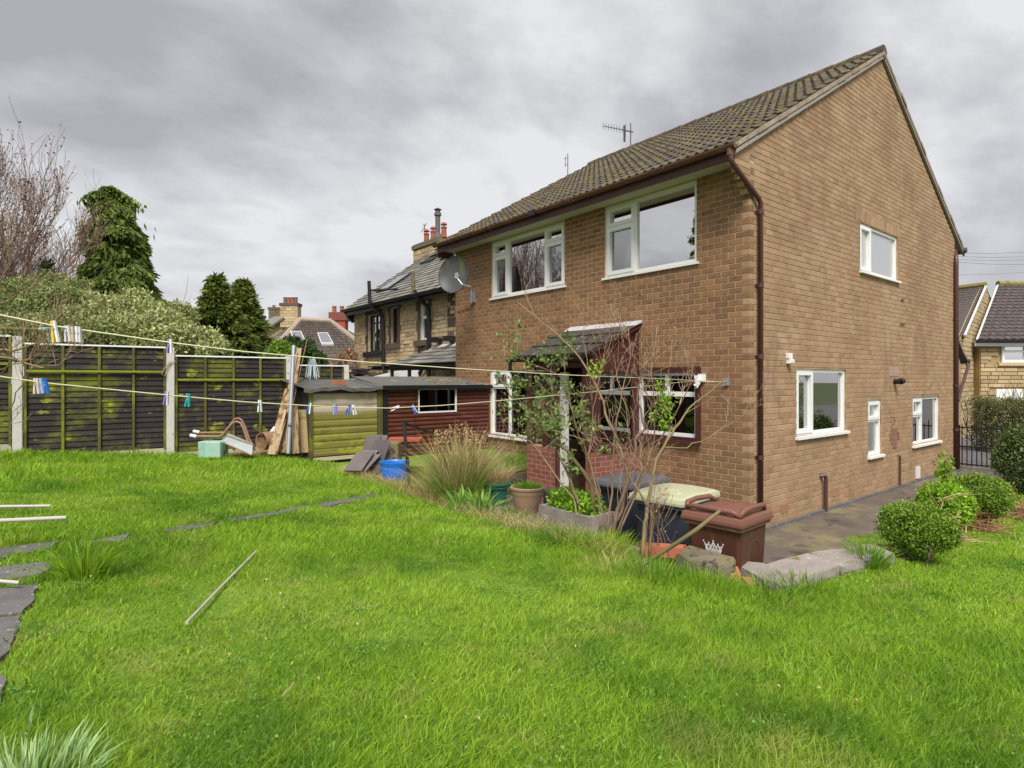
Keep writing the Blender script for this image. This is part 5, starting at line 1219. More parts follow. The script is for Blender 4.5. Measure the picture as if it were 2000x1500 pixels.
# ------------------------------------------------------------------ blue tub, slates, handrail, pots
def potthing(name, label, cat, c, prof, m, soil_r, soil_z, sx=1, sy=1, group=None, n=28):
    t = thing(name, label, cat, c, group); part('pot', MB().lathe(c, prof, n, sx, sy), m, t, smooth=False)
    part('soil', MB().lathe(c, [(soil_r, soil_z), (soil_r*.5, soil_z+.015), (.001, soil_z+.02)], n, sx, sy), M['soil'], t); return t
c = G(770, 931); c = S(771, 936, 7.9); c.z = .62
potthing('blue_tub', 'round bright blue plastic tub standing on the grass edge by the slates', 'tub', c, [(.001, 0), (.15, 0), (.165, .04), (.185, .15), (.19, .25), (.2, .29), (.205, .31), (.195, .312), (.18, .29), (.175, .2)], M['blue'], .17, .22)
slates = thing('slate_stack', 'pile of old roofing slates leaning against a mossy stone block', 'slates', G(735, 925))
cblk = S(757, 872, 8.6); blk = MB().obox((cblk.x, cblk.y, .95), Vector((.78,-.5,0))*.2, Vector((.6,.78,0))*.17, (0, 0, .17)); 
o = solo('stone_block', blk, M['mosscope'], 'square mossy stone block with a pale top behind the leaning slates', 'stone'); md = o.modifiers.new('b', 'BEVEL'); md.width = .02; md.segments = 2
solo('brick_footing', MB().obox((cblk.x, cblk.y, .74), Vector((.78,-.5,0))*.19, Vector((.6,.78,0))*.16, (0, 0, .036)).obox((cblk.x+.02, cblk.y, .66), Vector((.78,-.5,0))*.19, Vector((.6,.78,0))*.15, (0, 0, .036)), M['orange'], 'pair of red bricks carrying the mossy stone block', 'bricks')
solo('block_stack', MB().obox((cblk.x, cblk.y, .3), Vector((.78,-.5,0))*.2, Vector((.6,.78,0))*.17, (0, 0, .32)), M['stonedk'], 'rough stone plinth under the mossy stone block', 'stone')
for k, (px, pyb, pyt, w_, tilt, Yb, Yt) in enumerate([(733,918,850,34,14,8.35,8.45),(724,915,852,30,10,8.3,8.42),(742,924,864,26,14,8.15,8.35),(736,922,860,28,15,8.2,8.4),(727,905,853,28,6,8.4,8.5),(716,922,888,34,20,8.0,8.2),(705,920,883,34,16,7.95,8.15),(712,921,880,30,22,8.05,8.25)]):
    a, b_ = S(px-tilt, pyb, Yb), S(px+tilt*.6, pyt, Yt); d = b_-a; rg = Vector((.78, -.626, 0)).normalized(); nm_ = rg.cross(d).normalized(); part('slate', MB().obox((a+b_)/2, d/2, rg*w_/F*8.2/2, nm_*.012), M['slatepc'], slates)
hr = thing('handrail', 'black iron handrail post and rails for the garden steps beside the blue tub', 'handrail', S(800, 953, 7.35))
P0, P1 = S(802, 958, 7.3), S(789, 826, 7.45)
part('post', MB().tube([P0-Vector((0,0,.1)), P1], .022, 8), M['black'], hr)
part('rail', MB().tube([P1, S(833, 842, 8.0), S(850, 848, 8.3)], .018, 8), M['black'], hr)
part('rail', MB().tube([S(800, 868, 7.4), S(812, 880, 7.9), S(824, 884, 8.3)], .012, 6), M['black'], hr)
part('rail_end', MB().tube([S(850, 848, 8.3), S(848, 838, 8.3)], .03, 8), M['black'], hr)
part('foot_stone', MB().obox(P0-Vector((0,0,.03)), (.1,.02,0), (-.02,.1,0), (0,0,.05)), M['cope'], hr)
st_ = struct('garden_steps', MB().box(-3.46, -3.1, 2.75, 3.6, 0, .5).box(-3.1, -2.75, 2.75, 3.6, 0, .34).box(-2.75, -2.4, 2.75, 3.6, 0, .17), M['cope'])
struct('raised_bed', MB().box(-3.49, -.2, 4.62, 5.88, 0, .56).box(-.9, -.02, 3.5, 4.61, 0, .3), M['soil'])
solo('red_board', MB().obox(S(792, 858, 9.2), Vector((.2,-.16,0)), Vector((.1,.13,0)), (0,0,.02)), M['redpaint'], 'faded red board lying flat below the shed wall', 'board')
c = S(815, 945, 7.15); c.z = .38
bx = MB(); u_, v_ = Vector((.78,-.626,0)), Vector((.626,.78,0))
for s_ in ((u_*.13, v_*.012, v_*-.12), (u_*.13, v_*.012, v_*.12), (v_*.12, u_*.012, u_*.13), (v_*.12, u_*.012, u_*-.13)): bx.obox(c+s_[2]+Vector((0,0,.15)), s_[0], s_[1], (0,0,.15))
tp = thing('square_planter', 'square terracotta planter half hidden by the tall ornamental grass', 'planter', c); part('pot', bx, M['clay'], tp); part('soil', MB().obox(c+Vector((0,0,.24)), u_*.12, v_*.11, (0,0,.01)), M['soil'], tp)
c = S(970, 975, 6.75); c.z = .60
gp_t = potthing('plant_pot', 'dark green ribbed plastic pot with dead growth, left of the buff bowl', 'plant pot', c, [(.001,0),(.1,0),(.105,.03),(.12,.1),(.13,.17),(.145,.19),(.15,.23),(.165,.235),(.165,.262),(.15,.262),(.14,.22)], M['greenpot'], .14, .22)
GPc = c
c = S(1030, 1000, 6.05); c.z = .665
potthing('plant_pot', 'wide buff bowl-shaped pot with a pale rolled rim', 'plant pot', c, [(.001,0),(.115,0),(.12,.03),(.14,.1),(.155,.17),(.158,.18),(.165,.2),(.17,.235),(.18,.245),(.182,.262),(.17,.272),(.155,.265),(.15,.23)], M['buffpot'], .15, .24)
BPc = c
c = S(916, 945, 7.3); c.z = .50
potthing('plant_pot', 'small orange clay pot hiding behind the tall grass', 'plant pot', c, [(.001,0),(.09,0),(.13,.17),(.15,.175),(.15,.215),(.135,.215),(.13,.19)], M['clay'], .13, .18)
c = S(1083, 1000, 6.3); c.z = .55
potthing('stone_cylinder', 'squat dark round container beside the buff bowl', 'container', c, [(.001,0),(.11,0),(.12,.2),(.125,.3),(.11,.3),(.1,.26)], M['slatepc'], .11, .28)
TRc = S(1125, 1012, 5.45); TRc.z = .65
tr_ = MB(); rim_ = []
tt = thing('stone_trough', 'long pale stone trough filled with bright leafy plants under the bare shrub', 'trough', TRc)
uu_ = Vector((0, 1, 0)); vv_ = Vector((1, 0, 0))
for s, o_ in (((.33, .02), (0, -.15)), ((.33, .02), (0, .15))): tr_.obox(TRc+vv_*o_[1]+Vector((0,0,.09)), uu_*s[0], vv_*s[1], (0,0,.1))
for s in (-1, 1): tr_.obox(TRc+uu_*.31*s+Vector((0,0,.09)), uu_*.02, vv_*.13, (0,0,.099))
part('trough_body', tr_, M['cope'], tt); part('soil', MB().obox(TRc+Vector((0,0,.13)), uu_*.29, vv_*.13, (0,0,.01)), M['soil'], tt)
# ------------------------------------------------------------------ plants: leaf clouds, blades, branches
def leaves(C_, sz, up=None, squash=1.0, fold=True, asp=.5, seed=0):
    """one small leaf per centre: diamond of 4 vertices, random facing"""
    g = np.random.default_rng(seed); n = len(C_); C_ = np.asarray(C_, float)
    d = g.normal(size=(n, 3)); 
    if up is not None: d = d*squash+np.asarray(up)
    d /= np.linalg.norm(d, axis=1)[:, None]; e = g.normal(size=(n, 3)); s = np.cross(d, e); s /= np.linalg.norm(s, axis=1)[:, None]
    L_ = (sz*(.6+.8*g.random(n)))[:, None]
    a = C_; b_ = C_+d*L_*.5+s*L_*asp*.5; c_ = C_+d*L_; e_ = C_+d*L_*.5-s*L_*asp*.5
    V = np.stack([a, b_, c_, e_], 1).reshape(-1, 3); Fc = np.arange(4*n).reshape(n, 4)
    return V, Fc
def cat(parts_):
    V, Fc, o = [], [], 0
    for v, f in parts_: V.append(v); Fc.append(f+o); o += len(v)
    return np.concatenate(V), np.concatenate(Fc)
def blobs(blist, n, g, shell=.45):
    """points through the outer part of a set of ellipsoids (cx,cy,cz,rx,ry,rz)"""
    B_ = np.array(blist, float); w_ = (B_[:, 3]*B_[:, 4]*B_[:, 5])**.67; k = g.choice(len(B_), n, p=w_/w_.sum())
    d = g.normal(size=(n, 3)); d /= np.linalg.norm(d, axis=1)[:, None]; r = (shell+(1-shell)*g.random(n)**.6)*(1+.10*g.normal(size=n))
    return B_[k, :3]+d*B_[k, 3:]*r[:, None]
def blade_mesh(base, L_, lean, wid, g, seg=2):
    """tapered bent blades: base (n,3), length (n), lean (n,2) horizontal tip offset as share of length"""
    n = len(base); az = g.random(n)*6.283; side = np.stack([np.cos(az), np.sin(az), np.zeros(n)], 1)*wid[:, None]*.5
    V = []; 
    for k in range(seg+1):
        t = k/seg; off = np.zeros((n, 3)); off[:, 2] = L_*(t-.35*t*t*np.minimum(1, np.linalg.norm(lean, axis=1))); off[:, :2] = lean*(L_*t**1.8)[:, None]
        if k < seg: V += [base+off-side*(1-.45*t), base+off+side*(1-.45*t)]
        else: V.append(base+off)
    V = np.stack(V, 1); m = V.shape[1]; base_i = (np.arange(n)*m)[:, None]; F_ = []
    for k in range(seg-1): F_ += [[2*k, 2*k+1, 2*k+2], [2*k+1, 2*k+3, 2*k+2]]
    F_.append([2*seg-2, 2*seg-1, 2*seg]); F_ = np.array(F_)
    return V.reshape(-1, 3), (base_i[:, :, None]+F_[None]).reshape(-1, 3)
def grow(b, p, d, L_, r, depth, rnd, spread=.5, up=.15, n=3, kids=(2, 4), seg=4, minr=.002, ends=None, taper=.6, wob=.12):
    pts = [Vector(p)]; d = Vector(d).normalized()
    for k in range(seg):
        d = (d+Vector((rnd.gauss(0, wob), rnd.gauss(0, wob), rnd.gauss(0, wob)+up*.3))).normalized(); pts.append(pts[-1]+d*L_/seg)
    rs = [max(minr, r*(1-(1-taper)*k/seg)) for k in range(seg+1)]
    b.tube(pts, rs, n if r > .008 else 3, cap=False)
    if ends is not None and depth <= 1: ends += pts[1:]
    if depth > 0:
        for k in range(rnd.randint(*kids)):
            t = rnd.uniform(.3, 1); i = min(seg-1, int(t*seg)); q = pts[i].lerp(pts[i+1], t*seg-i)
            ax = Vector((rnd.gauss(0, 1), rnd.gauss(0, 1), rnd.gauss(0, .6))).normalized(); dd = (d*(1-spread)+ax*spread+Vector((0, 0, up))).normalized()
            grow(b, q, dd, L_*rnd.uniform(.5, .8), max(minr, r*rnd.uniform(.45, .65)), depth-1, rnd, spread, up, n, kids, seg, minr, ends, taper, wob)
# bare shrub with thick olive stems (pixels of the stems turned into places once, at their depth)
def stems(parent, lst, m, name='stem', twigs=6, seed=1, tw_len=.5, ends=None, up=.35):
    rnd = random.Random(seed); allt = MB()
    for pts, r, Y0, Y1 in lst:
        P = [S(px, py, Y0+(Y1-Y0)*i/(len(pts)-1)) for i, (px, py) in enumerate(pts)]
        Q = [P[0]]
        for a, b_ in zip(P, P[1:]):
            for k in (1, 2, 3): Q.append(a.lerp(b_, k/3)+Vector((rnd.gauss(0, .006), rnd.gauss(0, .006), rnd.gauss(0, .006))))
        rs = [max(.0035, r*(1-.75*i/(len(Q)-1))) for i in range(len(Q))]
        part(name, MB().tube(Q, rs, 8), m, parent, smooth=True)
        for k in range(twigs):
            i = rnd.randint(int(len(Q)*.3), len(Q)-2); d = (Q[i+1]-Q[i]).normalized()
            dd = d*.45+Vector((rnd.gauss(0, .5), rnd.gauss(0, .5), abs(rnd.gauss(0, .4))+up*.6))
            grow(allt, Q[i], dd, tw_len*rnd.uniform(.5, 1.1), max(.0028, rs[i]*.3), 2, rnd, .45, .2, 4, (2, 4), 4, .0014, ends, wob=.18)
    part('twigs', allt, M['twig'], parent, kind='stuff')
e1 = []
s1 = thing('bare_shrub', 'tall leggy shrub with green young leaves in front of the porch window', 'shrub', G(1160, 1045))
stems(s1, [([(1150,1050),(1126,976),(1105,915),(1090,880),(1083,800),(1075,735)], .017, 5.2, 5.5),
  ([(1165,1045),(1156,944),(1113,885),(1086,868),(1056,833),(1021,795),(994,770),(975,735)], .022, 5.2, 5.6),
  ([(1140,1048),(1120,975),(1065,900),(1035,862),(1010,850)], .011, 5.2, 5.5),
  ([(1170,1048),(1172,960),(1150,900),(1125,830),(1110,770),(1098,700)], .013, 5.2, 5.4)], M['twigol'], seed=3, ends=e1, twigs=6, tw_len=.42)
sel = [p for p in e1]
g_ = np.random.default_rng(5); pts_ = []
for p in sel:
    if R.random() < .28: 
        for k in range(4): pts_.append((p.x+g_.normal()*.022, p.y+g_.normal()*.022, p.z+g_.normal()*.022))
for (px, py) in ((1063,705),(1098,705),(1120,770),(1158,765),(960,690),(985,740),(1000,790),(1010,860),(1150,860),(975,800),(1095,745),(1040,745),(1070,815),(1100,840)):
    q = S(px, py, 5.45)
    for k in range(18): pts_.append((q.x+g_.normal()*.05, q.y+g_.normal()*.05, q.z+g_.normal()*.06))
part('leaf_sprays', leaves(pts_, .042, up=(0,0,.5), asp=.55, seed=4), M['leafy'], s1, kind='stuff')
e2 = []
s2 = thing('bare_shrub', 'many-stemmed bare shrub with pale twigs spreading in front of the ground floor window', 'shrub', G(1215, 1060))
stems(s2, [([(1190,1050),(1213,998),(1226,917),(1205,863),(1183,809),(1172,771),(1134,696),(1091,655),(1043,615),(1010,590)], .017, 4.95, 5.6),
  ([(1195,1050),(1207,998),(1237,903),(1242,858),(1259,836),(1245,782),(1250,736),(1262,690)], .019, 4.95, 5.1),
  ([(1185,1050),(1195,960),(1199,857),(1210,795),(1231,701),(1229,641)], .010, 5.0, 5.2),
  ([(1200,1055),(1240,960),(1262,905),(1300,840),(1340,770),(1360,700)], .010, 4.9, 5.0),
  ([(1188,1048),(1165,960),(1150,890),(1160,800),(1175,720),(1195,655)], .009, 5.0, 5.3),
  ([(1205,1050),(1255,930),(1275,870),(1282,800),(1270,730),(1285,640)], .009, 4.9, 5.1)], M['twig'], seed=8, ends=e2, twigs=7, tw_len=.42)
pts_ = []
for (px, py, n_) in ((1290,755,60),(1300,780,80),(1304,800,60),(1283,810,40),(1300,830,60),(1288,645,0),(1165,725,40),(1225,845,0)):
    q = S(px, py, 4.95)
    for k in range(n_): pts_.append((q.x+g_.normal()*.035, q.y+g_.normal()*.035, q.z+g_.normal()*.04))
part('leaf_sprays', leaves(pts_, .034, up=(0,0,.5), asp=.6, seed=6), M['lime'], s2, kind='stuff')
pts_ = [(p.x, p.y, p.z-.01) for p in e2 if R.random() < .25]
part('dry_leaves', leaves(pts_, .022, seed=8), M['fern'], s2, kind='stuff')
s3 = thing('bare_shrub', 'forked bare sapling with one long branch reaching right across the brown bins', 'shrub', G(1255, 1092))
stems(s3, [([(1255,1095),(1262,1020),(1264,990),(1278,912),(1296,871),(1318,836),(1345,795),(1385,765),(1424,740)], .017, 4.45, 4.9),
  ([(1264,990),(1250,960),(1228,928),(1215,900)], .010, 4.5, 4.6),
  ([(1299,874),(1340,874),(1383,855),(1453,810),(1480,760)], .006, 4.6, 4.9),
  ([(1268,1090),(1275,1010),(1268,985)], .012, 4.45, 4.5)], M['twigol'], seed=12, twigs=3, tw_len=.34)
solo('cut_branch', MB().tube([G(1262,1101,.0), G(1262,1101,.03)+Vector((.03,-.02,.0)), S(1323,1060,4.15), S(1360,1035,4.1), S(1407,997,4.05)], [.012,.014,.016,.015,.011], 8), M['twigol'], 'stout pruned branch lying up from the grass across the brown bin', 'branch', smooth=True)
# foreground branches entering from the left
s4 = thing('bare_shrub', 'bare garden tree whose thin curved branches reach in at the left edge before the fence', 'shrub', S(-190, 1060, 4.2))
stems(s4, [([(-190,1060),(-185,880),(-180,760),(-150,690)], .04, 4.2, 4.2), ([(-180,760),(-90,700),(-10,686),(40,684),(75,670),(92,648)], .013, 4.2, 4.0),
  ([(-150,700),(-60,685),(0,688),(30,706),(55,704),(80,690),(105,665)], .013, 4.2, 4.0), ([(-60,685),(20,700),(60,712),(85,719),(120,712),(142,692)], .009, 4.1, 4.0),
  ([(-150,720),(-60,730),(0,722),(30,712),(60,700)], .007, 4.1, 4.0), ([(-170,640),(-80,610),(0,592),(25,585),(45,560)], .014, 4.3, 4.2), ([(-180,900),(-60,860),(0,828),(25,800),(38,755)], .007, 4.2, 4.0),
  ([(-150,690),(-100,560),(-60,480),(-10,420)], .02, 4.3, 4.4), ([(-150,640),(-80,520),(0,500),(30,470)], .010, 4.3, 4.4)], M['twigol'], seed=21, twigs=5, tw_len=.35)
# ornamental grass
def tuft(name, c, rad_, h, n, m, label, cat_, wid=.006, leanm=.8, seed=0, parent=None, kind=None, seg=3, wild=.12):
    g = np.random.default_rng(seed); a = g.random(n)*6.283; r = rad_*np.sqrt(g.random(n)); base = np.stack([c[0]+r*np.cos(a), c[1]+r*np.sin(a), np.full(n, c[2])], 1)
    L_ = h*(.55+.55*g.random(n)) if wild < .2 else h*(.3+.8*g.random(n)); ln = np.stack([np.cos(a), np.sin(a)], 1)*(leanm*(.15+.85*g.random(n))*(.3+r/rad_))[:, None]+g.normal(size=(n, 2))*wild
    mb = blade_mesh(base, L_, ln, np.full(n, wid)*(.6+.8*g.random(n)), g, seg)
    if parent: return part(name, mb, m, parent, kind='stuff')
    t = thing(name, label, cat_, c); part('blades', mb, m, t, kind='stuff'); return t
oc = G(885, 985); oc = Vector((oc.x+.22, oc.y+.2, .58))
og = tuft('ornamental_grass', oc, .22, .98, 1100, M['ornam'], 'big fountain of tan and green ornamental grass in front of the maroon shed', 'grass', .007, .5, 31, wild=.3)
tuft('blades', (oc.x+.18, oc.y+.12, .55), .18, .9, 600, M['ornam'], '', '', .006, .5, 36, parent=og, wild=.35); tuft('blades', (oc.x-.12, oc.y+.2, .55), .2, .75, 500, M['straw'], '', '', .005, .5, 37, parent=og, wild=.5)
tuft('blades', (oc.x-.05, oc.y-.1, .55), .22, .62, 800, M['grassdk'], '', '', .006, .75, 32, parent=og)
g = np.random.default_rng(33); n = 55; a = g.random(n)*6.28; r = .45*np.sqrt(g.random(n)); C_ = []
for k in range(n):
    for j in range(10): C_.append((oc.x+r[k]*math.cos(a[k])*.8, oc.y+r[k]*math.sin(a[k])*.8, .55+.84+g.random()*.03+j*.017-r[k]*.35))
part('seed_heads', leaves(C_, .03, up=(0,0,1.2), asp=.35, seed=3), M['straw'], og, kind='stuff')
tuft('strap_leaved_plant', G(940, 1000), .13, .26, 70, M['strap'], 'clump of broad pale-green strap leaves at the lawn edge below the green pot', 'plant', .035, .95, 40)
tuft('strap_leaved_plant', G(975, 985), .12, .34, 60, M['strap'], 'clump of light green sword leaves right of the tall grass, by the green pot', 'plant', .028, .9, 41)
tuft('strap_leaved_plant', G(895, 998), .08, .3, 40, M['strap'], 'little upright clump of green leaves at the foot of the tall grass', 'plant', .024, .6, 42)
tuft('grass_tuft', G(165, 1130), .12, .26, 170, M['grass'], 'lush clump of wide green blades on the lawn beside the broken slabs', 'plant', .011, .9, 43)
tuft('pale_grass_clump', G(40, 1560), .17, .115, 420, M['palegr'], 'pale silvery-green grass clump at the bottom left corner', 'grass', .006, .8, 44)
tuft('pale_grass_clump', G(20, 1400), .2, .14, 12, M['palegr'], 'few long pale blades arching over the lawn above the silvery clump', 'grass', .008, 1.0, 45)
tuft('grass_tuft', G(1700, 1108), .12, .22, 300, M['grassdk'], 'dark grass tuft spilling over the last coping stones', 'plant', .007, .9, 46)
for i, (px, py, n_, h_) in enumerate(((1100,1062,400,.16),(1180,1080,400,.2),(1270,1130,300,.14),(1370,1150,300,.13),(1045,1045,200,.1),(1200,1112,160,.10),(1500,1160,220,.11),(1575,1152,200,.1),(990,1030,160,.1))):
    p = G(px, py); tuft('long_edge_grass', p, .24, h_, n_, M['grassdk'] if i % 2 == 0 else M['straw' if i == 5 else 'grass'], ['rank dark green grass at the foot of the leafy leggy shrub','rank green grass under the many-stemmed bare shrub','dark rank grass left of the orange planter piece','bright long grass before the mossy coping stone','dark grass tussock below the buff bowl pot','dry strawy tussock at the foot of the forked sapling','dark grass tussock below the pale front coping stone','bright grass fringe under the broad coping stones','dark grass tussock near the strap-leaved plants'][i], 'grass', .006, .9, 50+i)
q = GPc; tuft('dead_growth', (q.x, q.y, q.z+.22), .12, .3, 350, M['straw'], 'mop of dead straw growing out of the green pot', 'dead plant', .004, 1.1, 61)
q = BPc; tuft('pot_weeds', (q.x, q.y, q.z+.24), .13, .1, 300, M['lime'], 'short green weeds growing in the buff bowl pot', 'weeds', .007, .6, 62)
tuft('dead_growth', S(905, 925, 7.4), .25, .45, 500, M['straw'], 'flattened dead straw behind the right side of the tall grass', 'dead plant', .004, 1.0, 63)
# straw litter on the soil edge
n = 3600; g = np.random.default_rng(65); y = -.85+5.0*g.random(n); x = -3.46-.32*g.random(n); base = np.stack([x, y, np.full(n, .655)], 1); sel_ = np.array([mnoise.noise((a*2.5, b_*2.5, 7)) > -.12 for a, b_ in zip(x, y)]); base = base[sel_]; n = len(base)
solo('edge_weeds', blade_mesh(base, .05+.09*g.random(n), g.normal(size=(n, 2))*.8, np.full(n, .006), g, 2), M['grassdk'], None, None, kind='stuff')
n = 2300; g = np.random.default_rng(64); y = -1.05+5.3*g.random(n); x = -3.72-.32*g.random(n)**1.5; base = np.stack([x, y, np.array([gz(a, b_) for a, b_ in zip(x, y)])], 1)
solo('straw_litter', blade_mesh(base, .10+.12*g.random(n), g.normal(size=(n, 2))*1.1, np.full(n, .004), g, 2), M['straw'], None, None, kind='stuff')
n = 1500; x = -4.9+1.1*g.random(n); y = 6.55+.5*g.random(n); base = np.stack([x, y, np.full(n, .68)], 1)
solo('straw_litter', blade_mesh(base, .10+.12*g.random(n), g.normal(size=(n, 2))*1.1, np.full(n, .004), g, 2), M['straw'], None, None, kind='stuff')
n = 900; a = g.random(n)*6.28
C_ = blobs([(TRc.x, TRc.y-.12, .88, .16, .2, .12), (TRc.x, TRc.y+.12, .88, .16, .2, .15), (TRc.x, TRc.y, .84, .17, .3, .1)], 3200, g)
part('trough_plants', leaves(C_, .034, up=(0,0,.6), asp=.7, seed=9), M['lime'], tt, kind='stuff')
def stalks(c, n, h, sp, label, seed, m='twigred'):
    rnd = random.Random(seed); b = MB(); en = []
    t = thing('dead_stalks', label, 'dead plant', c)
    for k in range(n): grow(b, (c[0]+rnd.gauss(0, sp), c[1]+rnd.gauss(0, sp), c[2]), (rnd.gauss(0, .2), rnd.gauss(0, .2), 1), h*rnd.uniform(.6, 1.1), .004, 2, rnd, .5, .2, 4, (1, 3), 4, .002, en, wob=.1)
    part('stalks', b, M[m], t, kind='stuff'); part('seed_heads', leaves([tuple(p) for p in en if rnd.random() < .4], .02, seed=seed), M['fern'], t, kind='stuff')
stalks(S(985, 935, 8.0), 9, .55, .15, 'dead thin stalks standing against the wall under the left window', 71)
stalks(G(1290, 1095), 7, .42, .08, 'dried flower stalks with brown heads before the grey bin', 72)
stalks(S(1215, 990, 5.0), 6, .5, .1, 'reddish dead flower stalks among the bare stems', 73)
# clipped bushes by the path
def bush(name, label, C0, R0, n, m, lsz, seed, cat_='bush', twig='bark', lump=5, asp=.55, up=(0,0,.5)):
    g = np.random.default_rng(seed); t = thing(name, label, cat_, (C0[0], C0[1], gz(C0[0], C0[1])))
    bl = [(*C0, *R0)]
    for k in range(lump*4):
        d = g.normal(size=3); d /= np.linalg.norm(d); bl.append((*(np.array(C0)+d*np.array(R0)*.72), *(np.array(R0)*(.22+.18*g.random()))))
    P_ = blobs(bl, n, g, .6); P_ = P_[P_[:, 2] > gz(C0[0], C0[1])]
    part('leaves', leaves(P_, lsz, up=up, squash=1.0, asp=asp, seed=seed), m, t, kind='stuff')
    b = MB(); rnd = random.Random(seed)
    for k in range(14):
        grow(b, (C0[0]+rnd.gauss(0, .08), C0[1]+rnd.gauss(0, .08), gz(C0[0], C0[1])), (rnd.gauss(0, .4), rnd.gauss(0, .4), 1), R0[2]*.75, .012, 2, rnd, .5, .1, 4, (2, 3), 4, .003)
    part('stems', b, M[twig], t, kind='stuff')
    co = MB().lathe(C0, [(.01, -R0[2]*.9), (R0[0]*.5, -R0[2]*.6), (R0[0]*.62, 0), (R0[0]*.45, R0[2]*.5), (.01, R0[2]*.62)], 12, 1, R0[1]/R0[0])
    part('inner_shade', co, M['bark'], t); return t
c = S(1790, 1027, 5.05); bush('box_bush', 'clipped round green bush beside the last coping stone, nearest of the row', (c.x, c.y, .755), (.275, .29, .215), 26000, M['box'], .022, 81)
c = S(1912, 965, 7.2); bush('box_bush', 'second rounded green bush further along, below the iron gate', (c.x, c.y, .60), (.34, .34, .27), 20000, M['box'], .027, 82)
c = S(1845, 985, 6.6); bush('lime_shrub', 'loose lime-green shrub between the two rounded bushes', (c.x, c.y, .60), (.30, .27, .27), 8000, M['lime'], .045, 83, twig='twig')
c = S(1845, 900, 7.6); b = thing('lime_sapling', 'thin upright shoot of lime-green leaves against the gable wall', 'sapling', (c.x, c.y, .2))
part('stem', MB().tube([(c.x, c.y, .2), (c.x, c.y, c.z)], .008, 5), M['twigol'], b); part('leaves', leaves([(c.x+R.gauss(0,.05), c.y+R.gauss(0,.05), c.z-.15+R.gauss(0,.10)) for k in range(260)], .05, up=(0,0,.4), asp=.6, seed=84), M['lime'], b, kind='stuff')
def heap(label, c, r, h, n, seed, m='fern'):
    rnd = random.Random(seed); b = MB()
    for k in range(n):
        a = rnd.uniform(0, 6.28); rr = r*math.sqrt(rnd.random()); p = Vector((c[0]+rr*math.cos(a), c[1]+rr*math.sin(a), gz(c[0], c[1])+h*(1-rr/r)*rnd.random())); d = Vector((rnd.gauss(0, 1), rnd.gauss(0, 1), rnd.gauss(.1, .35))).normalized()
        l = rnd.uniform(.15, .35); b.tube([p, p+d*l*.5+Vector((0,0,.02)), p+d*l], [.005, .004, .002], 3, cap=False)
    solo('fern_heap', b, M[m], label, 'dead fern', smooth=False)
c = G(1882, 1030); heap('tangle of dead brown fern stems at the front of the lime shrub', c, .28, .35, 420, 85)
c = S(1968, 975, 8.2); heap('larger heap of dead fern in front of the dark evergreen', c, .55, .35, 600, 86)
c = S(1838, 960, 6.3); heap('pale dry stems poking through the lime shrub', (c.x, c.y), .25, .55, 120, 87, 'straw')
c = S(2000, 900, 10.2); bush('evergreen_bush', 'tall dark evergreen bush at the right edge beyond the fern heap', (c.x+.12, c.y-.08, .62), (.48, .52, .66), 24000, M['evergreen'], .045, 88)
# hedge near the right houses
hg = thing('clipped_hedge', 'clipped olive-green hedge in front of the right-hand stone house', 'hedge', S(1960, 850, 16))
g = np.random.default_rng(90); C_ = []
q0, q1 = S(1908, 780, 16.5), S(2080, 770, 15.5)
n = 30000; t_ = g.random(n); top = 1.45+.08*np.sin(t_*19)+.06*np.sin(t_*43)
zz = top-(g.random(n)**1.3)*1.4; w_ = g.normal(size=n)*.25
C_ = np.stack([q0.x+(q1.x-q0.x)*t_+.626*w_, q0.y+(q1.y-q0.y)*t_+.78*w_, zz], 1)
part('leaves', leaves(C_, .05, seed=91), M['hedge'], hg, kind='stuff')
hb2 = MB(); rnd = random.Random(92)
for k in range(26): t = rnd.random(); grow(hb2, (q0.x+(q1.x-q0.x)*t, q0.y+(q1.y-q0.y)*t, 0), (rnd.gauss(0, .3), rnd.gauss(0, .3), 1), 1.1, .02, 2, rnd, .4, .3, 4, (2, 3), 4, .004)
part('stems', hb2, M['bark'], hg, kind='stuff')
bh = thing('boundary_hedge', 'tall rough boundary hedge outside the right of the picture, mirrored in the gable windows', 'hedge', (4, -9.6, 0))
g = np.random.default_rng(95); n = 26000; x = -8+30*g.random(n); top = 1.9+.35*np.sin(x*.9)+.2*np.sin(x*2.7)+.12*np.sin(x*7.1)
part('leaves', leaves(np.stack([x, -9.6+g.normal(size=n)*.35, top*(1-g.random(n)**1.4)+.2], 1), .11, seed=96), M['hedge'], bh, kind='stuff')
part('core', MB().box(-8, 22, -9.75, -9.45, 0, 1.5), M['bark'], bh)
# gate
gt_ = thing('iron_gate', 'black wrought iron bar gate closing the path at the far end of the gable wall', 'gate', (9.0, -.4, 0))
gy0, gy1 = -.95, .02
for k in range(11):
    y = gy0+.04+(gy1-gy0-.08)*k/10; part('bar', MB().tube([(9.0, y, .08), (9.0, y, 1.08 if k % 2 else 1.0)], .011, 6), M['black'], gt_)
part('gate_frame', MB().box(8.985, 9.015, gy0, gy1, .1, .13).box(8.985, 9.015, gy0, gy1, .93, .96).box(8.985, 9.015, gy0, gy1, .5, .53).box(8.98, 9.02, gy0-.03, gy0, 0, 1.1).box(8.98, 9.02, gy1, gy1+.03, 0, 1.0), M['black'], gt_)
fn_ = thing('iron_fence', 'short run of black iron railings continuing right from the gate', 'railings', (9.0, -1.6, 0))
for k in range(10): y = -1.05-.1*k; part('bar', MB().tube([(9.0, y, .08), (9.0, y, 1.0)], .009, 6), M['black'], fn_)
part('rail', MB().box(8.985, 9.015, -2.0, -1.0, .9, .93).box(8.985, 9.015, -2.0, -1.0, .12, .15), M['black'], fn_)
